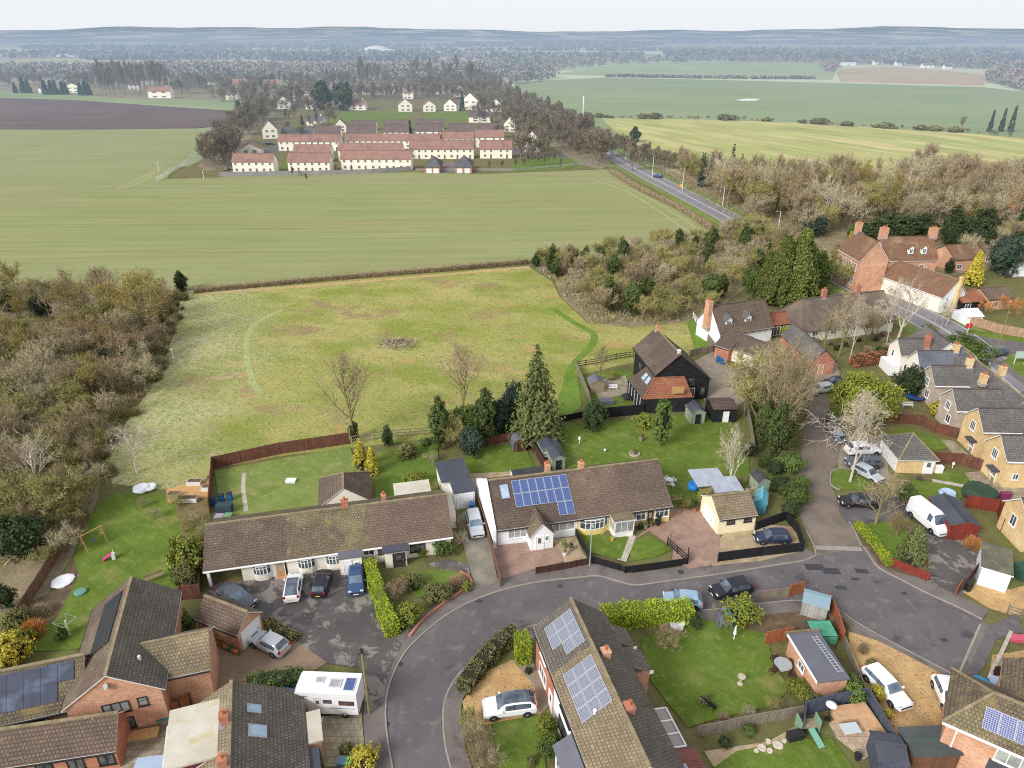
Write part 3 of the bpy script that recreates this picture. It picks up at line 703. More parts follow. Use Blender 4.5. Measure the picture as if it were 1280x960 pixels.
# ground, fields, hills
g = MB(); xs = [-9000,-3000,-900,-300,-120,0,120,300,900,3000,9000]; ys = [-60,60,130,200,320,700,1500,4000,9500]
for i in range(len(xs)-1):
 for j in range(len(ys)-1): g.poly([(xs[i],ys[j],0),(xs[i+1],ys[j],0),(xs[i+1],ys[j+1],0),(xs[i],ys[j+1],0)], 0 if ys[j] < 300 else 2 if ys[j] < 700 else 1)
tag(g.build('ground', [ground_near, country_m, far_green]), kind='structure')
hills_m = country_mat('hills_country', c(112,128,128), c(134,146,140), c(78,92,100), .47)
def hills(name, y0, y1, zt, x0, x1, seed, mat, n=90, rows=10):
 rng = random.Random(seed); ph = [rng.uniform(0, 6.28) for _ in range(8)]; m = MB(); vs = []
 for j in range(rows+1):
  t = j/rows; y = y0+(y1-y0)*t
  for i in range(n+1):
   x = x0+(x1-x0)*i/n
   prof = .72+.16*math.sin(x*.0007+ph[0])+.09*math.sin(x*.0017+ph[1])+.05*math.sin(x*.004+ph[2])+.02*math.sin(x*.011+ph[3])
   e = math.sin(t*math.pi/2)**1.4
   vs.append((x, y, -1+zt(x)*e*prof))
 m.v = vs
 for j in range(rows):
  for i in range(n): a = j*(n+1)+i; m.f.append((a, a+1, a+n+2, a+n+1)); m.m.append(0)
 return tag(m.build(name, mat, None, True, False), kind='structure')
hills('hills', 4600, 8200, lambda x: 108-12*min(1,max(-1,x/4000))-20*math.exp(-((x-300)/900)**2), -7500, 7500, 3, hills_m)
hills('far_hills', 8300, 11500, lambda x: 142+6*max(0,min(1,(x-1500)/2000))+24*max(0, min(1,(-x-1000)/2500)), -10000, 10000, 5, hills_m, 120, 6)
tram = field_mat('tramline_crop', c(132,138,92), c(142,142,100), 0, .3)
crop = px([(0,163.5),(120,163),(245,161.5),(262,166),(242,186),(214,216),(208,224),(276,222),(292,219.5),(515,215.5),(600,218),(700,214),(757,212),(800,234),(850,257),(893,285),(880,300),(660,326),(420,350),(240,362),(225,366),(0,366)])
crop = [V((-240,146,0)), V((-330,455,0))]+crop[1:-1]
patch('crop_field', crop, crop_m, .05)
pl = [V((-640,452,0)),V((-640,735,0))]+px([(0,119),(110,126.5),(200,133),(292,139),(300,147),(290,156),(246,160.5),(120,162)])
patch('ploughed_field', pl, plough_m, .3)
patch('field_margin', [V((-640,738,0)),V((-640,790,0))]+px([(0,115),(100,117),(140,124),(300,133),(298,138),(200,132),(110,126)]), far_green, .6)
meadow_px = [(228,366),(245,360),(420,349),(660,333),(690,352),(700,372),(735,404),(780,408),(865,400),(880,420),(890,440),(800,452),(770,458),(722,470),(726,508),(705,528),(640,543),(540,548),(440,560),(350,570),(266,586),(255,604),(200,612),(140,605),(132,575),(150,540),(185,490),(206,450),(216,420)]
MEADOW = px(meadow_px); patch('meadow', MEADOW, meadow_m, .04)
strip('mown_path', smoothline(px([(352,388),(330,398),(315,410),(308,430),(310,455),(316,478),(326,494)]), 5), .5, -.5, .05, grass_mat('mown_path_grass', c(172,180,124), c(154,164,104), c(184,190,142)))
mown = grass_mat('mown_grass', c(112,140,58), c(100,128,48), c(128,148,72))
strip('mown_path', smoothline(px([(690,385),(715,402),(742,418),(738,434),(722,450),(712,465),(708,490),(706,520)]), 5), .7, -.7, .055, mown)
patch('mown_margin', px([(858,402),(866,400),(884,428),(888,440),(868,438),(862,415)]), mown, .06)
patch('mown_margin', px([(700,490),(712,462),(722,470),(727,508),(705,526),(690,526)]), mown, .062)
ftr = field_mat('field_track_earth', c(176,166,128), c(160,158,116), 0, .3)
for l in ([(735,222),(775,236),(815,258),(862,292)], [(748,221),(790,237),(832,260),(878,290)], [(143,238),(165,228),(190,215),(205,206)], [(155,236),(178,226),(200,212)]): strip('field_track', smoothline(px(l), 3), .35, -.35, .07, ftr)
for i in range(9): strip('tramline', px([(40+i*3-i*18,178+i*17),(330,180+i*17),(640-i*4,182+i*16.5)]), .4, -.4, .066, tram)
patch('striped_field', px([(752,148),(830,148.5),(905,150),(1000,154),(1100,160),(1200,166),(1285,173),(1330,185),(1330,222),(1230,230),(1100,235),(900,225),(820,200),(785,180),(768,163)]), stripe_m, .06)
patch('green_field', px([(640,104),(700,99.5),(755,97),(900,100),(1048,104),(1230,109),(1300,118),(1330,135),(1330,172),(1200,161),(1000,150),(752,144),(700,135),(664,122)]), far_green, .10)
patch('chalk_patch', px([(920,125.2),(935,123.6),(951,124.2),(945,126),(930,126.2)]), paint_w, .3)
patch('stubble_field', px([(1046,92),(1052,86),(1110,83.5),(1180,88),(1232,94),(1230,107.5),(1130,104.5),(1050,102.5)]), stubble_m, .2)
patch('green_field', px([(690,93),(780,80),(900,77.5),(1028,78.5),(1046,88),(1040,100),(900,97.5),(757,95)]), far_green2, .2)
patch('green_field', px([(600,77),(640,70),(760,66),(830,68),(780,73),(690,80)]), far_green2, .3)
patch('green_field', px([(830,72),(900,66),(1020,63),(1060,70),(1030,76.5),(900,76)]), far_green, .4)
patch('straw_field', px([(-40,77.5),(60,73),(150,70.5),(300,70),(420,71.5),(400,76),(250,78),(100,79)]), straw_far, .3)
patch('straw_field', px([(60,70),(150,67.5),(330,67.5),(400,69.4),(150,70)]), far_green2, .5)
patch('pale_field', px([(620,60),(800,56),(1000,55),(1200,57),(1280,59),(1280,62),(1000,60),(800,61)]), far_green2, .6)
patch('pale_field', px([(850,66),(1000,62),(1290,66),(1290,71),(1080,70),(1000,66)]), far_green, .5)
for q in ([(628,126),(650,130),(700,158),(768,203),(752,212),(725,206),(690,184),(650,158),(634,146)], [(246,208),(268,184),(296,150),(332,133),(345,142),(318,166),(300,190),(288,206),(262,214)], [(-40,106),(60,104),(300,106),(440,108),(420,119),(330,126),(200,124),(130,122),(-40,116)], [(420,96),(620,94),(640,122),(600,118),(420,119)]): patch('leaf_litter', px(q), under_m, .14)
patch('estate_ground', px([(252,200),(300,150),(330,133),(420,118),(560,118),(612,122),(660,150),(700,172),(752,198),(757,211),(700,213),(600,216.5),(516,214.5),(290,218.5),(240,220),(210,222)]), rough_gr, .08)
patch('estate_lawn', px([(405,153),(430,140),(520,138),(510,150),(440,156)]), lawn_rich, .12); patch('estate_lawn', px([(528,150),(530,139),(590,138),(584,152)]), lawn_rich, .12)
patch('estate_lawn', px([(352,206),(362,196),(372,206),(360,216)]), lawn, .13); patch('estate_lawn', px([(640,205),(660,196),(722,197),(750,206),(700,212),(640,215)]), lawn, .12); patch('estate_lawn', px([(268,200),(282,188),(300,184),(296,196)]), lawn, .12)
patch('estate_road', px([(264,200),(300,196),(348,180),(430,176),(600,172),(660,190),(720,196),(722,199),(655,194),(600,182),(430,184),(352,190),(290,206)]), asphalt, .13)
patch('garage_yard', px([(548,216),(551,203),(568,203),(572,216)]), pavement_m, .14)
carr = smoothline(px([(610,94),(619,106),(645,124),(688,149),(740,180),(790,209),(836,233),(884,258),(930,282),(985,310),(1045,343),(1108,376),(1150,396),(1178,411),(1205,430),(1230,452),(1262,482),(1300,515)]), 5)
strip('main_road_verge', carr, 7.5, -7.5, .09, verge); strip('main_road', carr, 4.6, -4.6, .11, road_far)
for k, wx in ((4.2, .12), (.15, .12), (-.25, .12), (-4.2, .12)): strip('road_marking', carr, k+wx, k, .118, paint_w)
strip('layby', px([(815,212),(838,222),(858,232)]), 9.2, 6.2, .12, gravel2)
patch('side_road', px([(1204,424),(1190,412),(1215,420),(1290,428),(1290,440),(1255,444),(1240,447),(1224,440)]), asphalt, .115)
patch('grass_corner', px([(1252,452),(1262,448),(1290,450),(1290,478),(1275,470)]), lawn, .14); patch('grass_corner', px([(1203,415),(1212,413),(1290,424),(1290,430),(1240,424)]), lawn, .14)
strip('pavement', px([(1176,418),(1205,440),(1232,468),(1262,498),(1290,524)]), .8, -.8, .13, pavement_m); strip('pavement', px([(1250,452),(1262,464),(1290,486)]), .7, -.7, .15, pavement_m)
wm = MB()
for a_, b_ in (((1222,458),(1232,464)),((1232,464),(1240,466)),((1240,466),(1248,478)),((1248,478),(1262,487)),((1262,487),(1252,492)),((1262,492),(1276,503)),((1276,503),(1282,500)),((1228,447),(1238,456))):
 p_, q_ = P(*a_), P(*b_); d_ = (q_-p_).normalized(); n_ = V((-d_.y, d_.x, 0))*.13
 wm.poly([tuple(x+V((0,0,.124))) for x in (p_-n_, q_-n_, q_+n_, p_+n_)])
tag(wm.build('road_marking', paint_w), kind='structure')
# the close: carriageway, lane, pavements, kerbs
K1 = smoothline(px([(500,1000),(492,962),(485,920),(483,885),(489,852),(508,815),(540,784),(575,760),(620,741),(670,729),(722,723),(748,721),(770,727),(795,732.5),(830,728),(890,720),(960,709),(1005,701.5),(1021,695)]), 4)
K3 = smoothline(px([(1078,684),(1084,692),(1096,709),(1125,725),(1160,743),(1195,759),(1227,775)]), 4)
K2 = smoothline(px([(1204,853),(1185,840),(1147,820),(1100,795),(1066,775),(1046,761),(1020,752),(985,751),(940,756),(900,761),(850,765),(790,769),(740,772),(690,777),(650,787),(614,806),(587,829),(568,849),(555,876),(553,905),(557,940),(570,985),(578,1010)]), 4)
patch('road', K1+K3+[P(1236,783), P(1204,850)]+K2[1:], asphalt, .012)
L1 = smoothline(px([(1021,695),(1017,680),(1006,660),(999,640),(996,610),(999,580),(1004,550),(1007,520),(1006,500),(1003,485)]), 3)
L2 = smoothline(px([(1078,684),(1066,660),(1052,648),(1046,625),(1038,606),(1038,590),(1047,578),(1050,560),(1045,535),(1036,510),(1034,490),(1044,476),(1040,468)]), 3)
patch('lane', L1+[P(1000,470), P(1020,462)]+L2[::-1], paver_lane, .02)
strip('threshold', [P(1019,684.5), P(1077,686.5)], .35, -.35, .03, kerb_m)
patch('parking_bay', px([(1050,640),(1046,620),(1085,615),(1140,622),(1160,640),(1130,650),(1070,660),(1060,655)]), asphalt, .03)
patch('parking_bay', px([(1047,580),(1052,552),(1075,540),(1105,548),(1112,600),(1085,598),(1050,592)]), concrete, .04)
patch('grass_island', px([(1039,606),(1040,590),(1052,587),(1084,592),(1096,606),(1088,612),(1050,612)]), lawn, .13); strip('kerb', smoothline(px([(1050,613),(1039,607),(1038,598),(1040,589),(1053,586)]), 3), .08, -.08, .14, kerb_m)
strip('pavement', K1, 1.9, .12, .10, pavement_m); strip('pavement', K3, 1.9, .12, .10, pavement_m); strip('pavement', K2, 1.6, .12, .10, pavement_m)
silt = mk('gutter_silt', c(126,118,110), c(104,98,96), scale=1.2, fine=.25, fscale=7)
for k_ in (K1, K2, K3): strip('gutter_silt', k_, -.003, -.34, .0165, silt)
strip('tarmac_seam', offset(K1, -1.9)[10:26], .3, -.3, .018, asphalt_drive); strip('tarmac_seam', offset(K1, -2.6)[34:50], .25, -.25, .018, asphalt_drive)
strip('kerb', K1, .13, 0, .115, kerb_m); strip('kerb', K3, .13, 0, .115, kerb_m); strip('kerb', K2, .13, 0, .115, kerb_m)
strip('kerb', smoothline(px([(1062,653),(1068,662),(1078,684)]), 4), .0, -.14, .115, kerb_m); strip('kerb', smoothline(px([(1021,695),(1017,680),(1008,664)]), 4), .14, .0, .115, kerb_m)
patch('pavement', px([(1227,775),(1236,783),(1204,850),(1196,846),(1222,790)]), pavement_m, .10)
strip('kerb', px([(1225,781),(1197,846)]), .1, -.1, .118, kerb_m)
patch('pavement', px([(1236,783),(1270,768),(1280,790),(1245,800),(1232,830),(1210,860),(1200,852)]), asphalt, .09)
patches_rng = random.Random(4)
for u, v in ((483,905),(500,830),(600,752),(700,733),(900,733),(1130,742),(1010,745),(556,905),(1180,800)): p = P(u, v); patch('drain_cover', [p+V((-.3,-.22,0)), p+V((.3,-.22,0)), p+V((.3,.22,0)), p+V((-.3,.22,0))], felt_bk, .022)
for u, v, w, h_ in ((1018,709,2.0,.9),(1077,714,1.3,.6),(1039,714,1.8,.9),(1054,723,1.2,.35),(1051,735,1.1,.5),(1161,822,1.0,.6),(1069,724,.8,.3)):
 p = P(u, v); patch('tarmac_patch', [p+V((-w/2,-h_/2,0)), p+V((w/2,-h_/2-.1,0)), p+V((w/2+.05,h_/2,0)), p+V((-w/2,h_/2+.08,0))], felt_bk, .02)
# drives, patios, gardens
patch('shared_drive', px([(262,728),(300,728),(400,712),(457,702),(466,722),(480,760),(492,797),(503,806),(492,828),(483,850),(478,884),(455,884),(452,836),(410,830),(385,812),(355,790),(322,772),(300,766),(262,748)]), asphalt_drive, .105)
patch('gravel_drive', px([(255,800),(300,822),(330,790),(360,798),(385,808),(410,828),(395,838),(330,842),(270,865),(244,838)]), mk('earth_drive', c(150,128,108), c(132,112,96), scale=.5, fine=.18, fscale=8), .095)
patch('patio', px([(393,898),(452,892),(456,940),(440,958),(384,960),(380,915)]), patio_m, .12)
patch('patio', px([(150,905),(205,880),(215,900),(208,970),(140,970)]), patio_m, .12)
patch('driveway', px([(570,648),(588,634),(600,632),(612,680),(623,729),(594,736),(584,700)]), mk('worn_drive', c(150,142,128), c(122,118,106), scale=.5, fine=.18, c3=c(98,98,92)), .106)
patch('red_drive', px([(611,682),(650,680),(690,676),(700,690),(706,702),(668,712),(630,724),(624,722)]), redpave, .108)
patch('gravel_garden', px([(684,676),(720,671),(728,690),(734,699),(706,704),(696,690)]), gravel2, .11)
patch('red_drive', px([(786,680),(840,637),(886,634),(900,660),(900,705),(862,712),(840,700),(842,684),(812,664)]), redpave, .107)
patch('lawn', px([(724,671),(745,668),(786,672),(776,700),(740,692),(728,684)]), lawn_rich, .125); patch('lawn', px([(790,676),(812,670),(840,688),(822,696),(786,703)]), lawn_rich, .125)
strip('garden_path', px([(790,670),(777,702)]), .5, -.5, .13, slab_m)
patch('lawn', px([(500,719),(550,712),(574,716),(585,724),(540,744),(520,748)]), lawn, .11)
patch('drive_apron', px([(536,705),(560,700),(586,706),(588,722),(574,716),(550,712)]), asphalt_drive, .112)
patch('back_lawn', px([(268,589),(437,559),(447,585),(440,612),(420,640),(300,660),(276,640)]), lawn_pale, .11)
strip('stepping_path', px([(305,592),(304,610),(308,640)]), .25, -.25, .125, slab_m)
patch('back_lawn', px([(470,566),(520,556),(548,556),(548,615),(500,640),(468,630)]), lawn, .11)
patch('back_lawn', px([(580,570),(600,560),(655,556),(668,584),(640,590),(582,593)]), lawn_rich, .11); patch('rockery', px([(582,593),(668,586),(676,600),(600,612),(580,605)]), gravel2, .10)
patch('garden_lawn', px([(684,560),(698,534),(760,530),(830,522),(880,515),(918,530),(935,560),(938,600),(915,625),(850,630),(700,612)]), lawn_rich, .11)
patch('side_lawn', px([(110,645),(145,618),(212,618),(224,650),(228,700),(222,742),(150,790),(95,812),(40,815),(60,770),(92,700)]), lawn_rich, .10)
patch('side_yard', px([(212,618),(262,606),(264,660),(252,700),(228,690)]), rough_gr, .09)
patch('decking', px([(208,612),(262,600),(262,622),(210,630)]), timber, .13)
patch('bare_soil', px([(20,760),(75,738),(92,700),(100,720),(70,775),(45,790)]), soil, .10)
patch('front_lawn', px([(616,905),(676,894),(682,960),(690,985),(628,985)]), lawn_rich, .12)
patch('gravel_bed', px([(578,878),(612,838),(640,826),(655,840),(668,858),(676,893),(610,906),(584,900)]), gravel, .11)
patch('garden_path', px([(640,826),(664,822),(688,880),(676,894),(668,858)]), concrete, .112)
patch('garden_lawn', px([(800,800),(850,780),(880,775),(958,793),(966,830),(980,850),(984,866),(960,885),(900,898),(860,910),(835,880),(812,850)]), lawn_rich, .11)
patch('garden_bed', px([(880,775),(900,760),(985,752),(1040,760),(1030,790),(960,800)]), soil, .08)
patch('lawn', px([(890,962),(920,940),(1000,924),(1040,925),(1070,965),(1080,990),(890,990)]), lawn_rich, .11)
patch('rubble_bed', px([(880,940),(960,928),(1000,905),(1003,925),(930,945),(892,960)]), gravel2, .10)
patch('gravel_drive', px([(1060,790),(1100,803),(1150,829),(1190,850),(1188,880),(1180,905),(1180,935),(1122,938),(1100,895),(1078,852),(1062,820)]), gravel, .105)
patch('gravel_drive', px([(1204,740),(1225,726),(1262,738),(1290,730),(1290,770),(1262,768),(1236,760)]), gravel, .107); patch('gravel_drive', px([(1240,820),(1290,812),(1290,860),(1236,848)]), gravel, .107)
patch('terrace', px([(1036,905),(1060,890),(1095,885),(1108,930),(1080,950),(1045,922)]), mk('terrace_slabs', c(196,176,154), c(180,160,138), scale=1, fine=.1, brick=(.6,.6,.03,.92,1.05,(.6,.55,.5,1))), .12)
patch('tarmac_drive', px([(1150,668),(1180,660),(1222,676),(1260,690),(1240,702),(1222,722),(1200,746),(1158,728),(1160,700)]), asphalt_drive, .104)
patch('hardstanding', px([(1155,625),(1175,640),(1222,660),(1230,690),(1180,700),(1150,690)]), asphalt_drive, .103)
patch('corner_bed', px([(1066,657),(1100,652),(1140,660),(1160,690),(1158,726),(1120,716),(1098,707)]), soil, .12); patch('corner_grass', px([(1070,658),(1110,652),(1140,668),(1130,700),(1112,705)]), lawn, .13)
for q in ([(1104,545),(1128,535),(1170,548),(1186,560),(1160,566),(1130,572)], [(1160,586),(1205,592),(1218,606),(1180,604)], [(1140,600),(1170,604),(1212,612),(1200,625),(1160,628),(1138,615)]): patch('small_lawn', px(q), lawn_rich, .11)
strip('garden_path', px([(1165,601),(1222,611)]), .3, -.3, .125, slab_m)
patch('patio', px([(1176,550),(1192,552),(1212,570),(1196,574)]), patio_m, .12); patch('patio', px([(1205,592),(1228,590),(1240,605),(1218,608)]), patio_m, .12); patch('patio', px([(1215,610),(1250,606),(1290,612),(1290,640),(1240,630)]), patio_m, .11)
patch('yard', px([(868,452),(890,440),(905,455),(938,468),(934,500),(905,520),(880,500)]), concrete, .09)
patch('barn_garden', px([(724,474),(770,462),(800,470),(800,515),(735,520)]), lawn, .08); patch('barn_patio', px([(735,478),(782,470),(790,492),(750,500)]), patio_m, .10)
patch('courtyard', px([(960,462),(1000,440),(1046,455),(1050,470),(1010,500),(985,490)]), concrete, .085)
patch('gravel_parking', px([(884,690),(905,668),(940,655),(1000,660),(1002,690),(950,702),(890,708)]), gravel2, .10)
patch('wood_floor', [P(-60,420),P(0,385),P(120,372),P(225,368),P(214,420),P(204,452),P(184,490),P(150,530),P(128,580),P(122,625),P(88,700),P(55,750),P(-40,800)], under_m, .03)
patch('thicket_floor', px([(668,335),(694,352),(702,372),(737,404),(790,410),(868,402),(905,380),(960,340),(1000,320),(960,295),(900,290),(800,305),(700,318)]), under_m, .045)
patch('wood_floor', px([(790,185),(830,215),(905,262),(985,300),(1085,350),(1180,345),(1290,330),(1290,225),(1100,238),(900,228),(820,203)]), under_m, .07)
patch('wood_floor', px([(640,118),(690,146),(745,180),(780,200),(752,208),(700,190),(660,160),(625,125)]), under_m, .10)
# building kit (all in the house's own frame: x along the front, y into the house)
ROOT2 = math.sqrt(2)
class Hs:
 def __init__(s, name, label, p0, p1=None, ang=None, cat='house', group=None):
  if p1 is not None: d = p1-p0; ang = math.atan2(d.y, d.x)
  s.ang = ang; s.p0 = V((p0.x, p0.y, 0)); s.root = thing(name, label, cat, s.p0, ang, group)
 def loc(s, p):
  d = p-s.p0; c_, s_ = math.cos(s.ang), math.sin(s.ang); return V((d.x*c_+d.y*s_, -d.x*s_+d.y*c_, p.z))
 def wd(s, x, y, z=0):
  c_, s_ = math.cos(s.ang), math.sin(s.ang); return s.p0+V((x*c_-y*s_, x*s_+y*c_, z))
 def px(s, u, v, z): return s.loc(P(u, v, z))
 def part(s, name, mb, mats, parent=None, **k): return mb.build(name, mats, parent or s.root, **k)
 def gable(s, L, D, ze, zr, wall, roof, x0=0, y0=0, ax='x', ov=.3, vg=.12, yr=None, zeb=None, sect=None, back=None, hl=0, hr=0, ridge=ridge_d, z0=0, fas=fascia, wallname='wall', gut=gutter_bk, walls=True, gl=None, gr=None):
  """walls and a pitched roof; ridge at yr (default the middle), back eave at zeb, hips hl/hr long; sect=[(x_end, material)] splits the front slope"""
  yr = D/2 if yr is None else yr; zeb = ze if zeb is None else zeb
  T = (lambda a, b, z: (x0+a, y0+b, z)) if ax == 'x' else (lambda a, b, z: (x0+D-b, y0+a, z))
  if walls:
   w = MB()
   w.poly([T(0,0,z0),T(L,0,z0),T(L,0,ze),T(0,0,ze)]); w.poly([T(L,D,z0),T(0,D,z0),T(0,D,zeb),T(L,D,zeb)])
   for a, hp, mi in ((0, hl, 1), (L, hr, 2)):
    q = [T(a,0,z0),T(a,D,z0),T(a,D,zeb)]+([] if hp else [T(a,yr,zr-.05)])+[T(a,0,ze)]
    w.poly(q if a else q[::-1], mi if (gl if mi == 1 else gr) else 0)
   s.part(wallname, w, [wall, gl or wall, gr or wall])
  sf = (zr-ze)/yr; sb = (zr-zeb)/(D-yr); t = .13
  mats = [roof]; r = MB(); vl = 0 if hl else vg; vr = 0 if hr else vg
  ef = (-ov, ze-sf*ov+t); eb = (D+ov, zeb-sb*ov+t); zt = zr+t
  xl, xr = -vl-(ov if hl else 0), L+vr+(ov if hr else 0); rl, rr = (hl if hl else -vl), (L-hr if hr else L+vr)
  def strip_(xa, xb, mi, e):
   fa = 0;
   ea = xl if xa is None else xa; ebx = xr if xb is None else xb; ra = rl if xa is None else xa; rb = rr if xb is None else xb
   q = [T(ea,e[0],e[1]),T(ebx,e[0],e[1]),T(rb,yr,zt),T(ra,yr,zt)]; r.poly(q if e is ef else q[::-1], mi)
   q2 = [(a_,b_,z_-t) for a_,b_,z_ in q]; r.poly(q2[::-1] if e is ef else q2, 0)
   f_ = [q2[0],q2[1],q[1],q[0]]; r.poly(f_ if e is ef else f_[::-1], FI)
  mats += [back or roof];
  if sect:
   for _, mm in sect: mats.append(mm)
  mats.append(fas); FI = len(mats)-1
  if sect:
   xa = None
   for i, (xe, _) in enumerate(sect): strip_(xa, xe if i < len(sect)-1 else None, 2+i, ef); xa = xe
  else: strip_(None, None, 0, ef)
  strip_(None, None, 1, eb)
  for hp, xe, xr_, sg in ((hl, xl, rl, 0), (hr, xr, rr, 1)):
   A, B, C_ = T(xe,ef[0],ef[1]), T(xe,eb[0],eb[1]), T(xr_,yr,zt)
   if hp: r.poly([B,A,C_] if sg == 0 else [A,B,C_], 1)
   else:
    for p_, q_ in ((A,C_),(C_,B)):
     f_ = [p_, q_, (q_[0],q_[1],q_[2]-t), (p_[0],p_[1],p_[2]-t)]; r.poly(f_ if sg else f_[::-1], FI)
  ro = s.part('roof', r, mats)
  m = MB(); m.bar(T(rl,yr,zt+.03), T(rr,yr,zt+.03), .26, .12)
  if hl:
   for e in (ef, eb): m.bar(T(rl,yr,zt+.03), T(xl,e[0],e[1]+.03), .2, .1)
  if hr:
   for e in (ef, eb): m.bar(T(rr,yr,zt+.03), T(xr,e[0],e[1]+.03), .2, .1)
  s.part('ridge_tiles', m, ridge, ro)
  if gut:
   gm = MB(); gm.bar(T(xl+.05,ef[0]-.05,ef[1]-.12), T(xr-.05,ef[0]-.05,ef[1]-.12), .11); s.part('gutter', gm, gut, ro)
  s.fr = dict(T=T, L=L, D=D, ze=ze, zr=zr, yr=yr, zeb=zeb, sf=sf, sb=sb, t=t, ov=ov)
  s.roof = ro; return ro
 def slope(s, a, d, side='f', fr=None, lift=.05):
  """point on a roof slope: a along the ridge, d up from the eave (measured on the slope, from the wall line)"""
  f = fr or s.fr; T = f['T']
  if side == 'f': k = math.atan(f['sf']); return V(T(a, d*math.cos(k), f['ze']+d*math.sin(k)+f['t']+lift))
  k = math.atan(f['sb']); return V(T(a, f['D']-d*math.cos(k), f['zeb']+d*math.sin(k)+f['t']+lift))
 def panels(s, cells, a0, d0, pw, ph, mat, side='f', fr=None, frame=alu, gap=.03, name='solar_panel', skew=None):
  o = s.slope(a0, d0, side, fr); ux = (s.slope(a0+1, d0, side, fr)-o).normalized(); uy = (s.slope(a0, d0+1, side, fr)-o).normalized(); un = ux.cross(uy)
  if un.z < 0: un = -un
  rows = MB(); xs_ = [c_[0] for c_ in cells]; ys_ = [c_[1] for c_ in cells]
  for j in range(int(min(ys_)), int(max(ys_))+1):
   aa = [c_[0] for c_ in cells if int(c_[1]) == j]
   if aa:
    for f_ in (.25, .75): rows.bar(o+ux*(min(aa)*pw)+uy*((j+f_)*ph)-un*.02, o+ux*((max(aa)+1)*pw)+uy*((j+f_)*ph)-un*.02, .05)
  arr = s.part('solar_array', rows, alu, s.roof)
  m = MB(); w_, h_ = pw-gap, ph-gap; m.box(0,0,0,w_,h_,.04,0)
  m.poly([(.035,.035,.043),(w_-.035,.035,.043),(w_-.035,h_-.035,.043),(.035,h_-.035,.043)], 1)
  me = m.mesh(name, [frame, mat])
  for i, j in cells:
   p = o+ux*(i*pw)+uy*(j*ph); ob = bpy.data.objects.new(name, me); COL.objects.link(ob); ob.parent = arr
   mm = Matrix((ux, uy, un)).transposed().to_4x4(); mm.translation = p; ob.matrix_local = mm
 def onslope(s, a, d, w, h, name='skylight', mats=None, side='f', fr=None, frame=None):
  o = s.slope(a, d, side, fr); ux = (s.slope(a+1, d, side, fr)-o).normalized(); uy = (s.slope(a, d+1, side, fr)-o).normalized(); un = ux.cross(uy); un = un if un.z > 0 else -un
  mm = Matrix((ux, uy, un)).transposed().to_4x4(); mm.translation = o
  m = MB(); m.box(-.06,-.06,-.02,w+.06,0,.06); m.box(-.06,h,-.02,w+.06,h+.06,.06); m.box(-.06,0,-.02,0,h,.06); m.box(w,0,-.02,w+.06,h,.06)
  f_ = m.build(name, frame or lead, s.roof); f_.matrix_local = mm
  g_ = MB(); g_.poly([(0,0,.03),(w,0,.03),(w,h,.03),(0,h,.03)]); g_.build('pane', mats or skyl, f_)
 def chimney(s, x, y, zb, h, mat=brick_o, w=.7, d=.55, pots=1, parent=None, pot=terracotta):
  m = MB(); m.box(x-w/2,y-d/2,zb-.6,x+w/2,y+d/2,zb+h); m.box(x-w/2-.05,y-d/2-.05,zb+h-.18,x+w/2+.05,y+d/2+.05,zb+h-.02)
  ch = s.part('chimney', m, mat, parent or s.roof)
  for k in range(pots):
   px_ = x+(k-(pots-1)/2)*.3; q = MB(); q.lathe([(.13,0),(.11,.35),(.14,.4)], 8, 0, (px_,y,zb+h)); s.part('chimney_pot', q, pot, ch)
  m = MB(); m.box(x-w/2-.1,y-d/2-.12,zb-.28,x+w/2+.1,y+d/2+.1,zb-.1); s.part('flashing', m, lead, ch)
 def win(s, face, a, z, w, h, nx=2, ny=1, frame=upvc, gl=glass, name='window', off=0.0, sill=True):
  """face 'F','R','B','L' of the main walls or (x,y,angle) of any wall"""
  f = s.fr; L, D = f['L'], f['D']
  if isinstance(face, tuple): ox, oy, an = face
  else: ox, oy, an = {'F': (0,0,0), 'R': (L,0,R(90)), 'B': (L,D,R(180)), 'L': (0,D,R(-90))}[face]
  key = (round(w,2), round(h,2), nx, ny, frame.name, gl.name, sill)
  if key not in WINS:
   m = MB(); b = .07; m.box(-.0,-.07,0,w,0,b); m.box(0,-.07,h-b,w,0,h); m.box(0,-.07,b,b,0,h-b); m.box(w-b,-.07,b,w,0,h-b)
   for i in range(1, nx): x = w*i/nx; m.box(x-.03,-.06,b,x+.03,0,h-b)
   for j in range(1, ny): zz = h*(.62 if ny == 2 else j/ny); m.box(b,-.055,zz-.025,w-b,0,zz+.025)
   if sill: m.box(-.06,-.13,-.06,w+.06,0,-.002)
   g_ = MB(); g_.poly([(b,-.03,b),(w-b,-.03,b),(w-b,-.03,h-b),(b,-.03,h-b)])
   WINS[key] = (m.mesh(name, frame), g_.mesh('pane', gl))
  o = link(name, WINS[key][0], s.root, (ox+math.cos(an)*a+math.sin(an)*off, oy+math.sin(an)*a-math.cos(an)*off, z), an)
  link('pane', WINS[key][1], o); return o
 def door(s, face, a, w, h, mat, z=0, frame=upvc, pane=None, off=0.0, name='door'):
  f = s.fr; L, D = f['L'], f['D']
  ox, oy, an = face if isinstance(face, tuple) else {'F': (0,0,0), 'R': (L,0,R(90)), 'B': (L,D,R(180)), 'L': (0,D,R(-90))}[face]
  m = MB(); m.box(.06,-.05,0,w-.06,0,h-.06,0); m.box(0,-.08,0,.06,0,h,1); m.box(w-.06,-.08,0,w,0,h,1); m.box(.06,-.08,h-.06,w-.06,0,h,1)
  o = m.build(name, [mat, frame], s.root); o.location = (ox+math.cos(an)*a+math.sin(an)*off, oy+math.sin(an)*a-math.cos(an)*off, z); o.rotation_euler = (0,0,an)
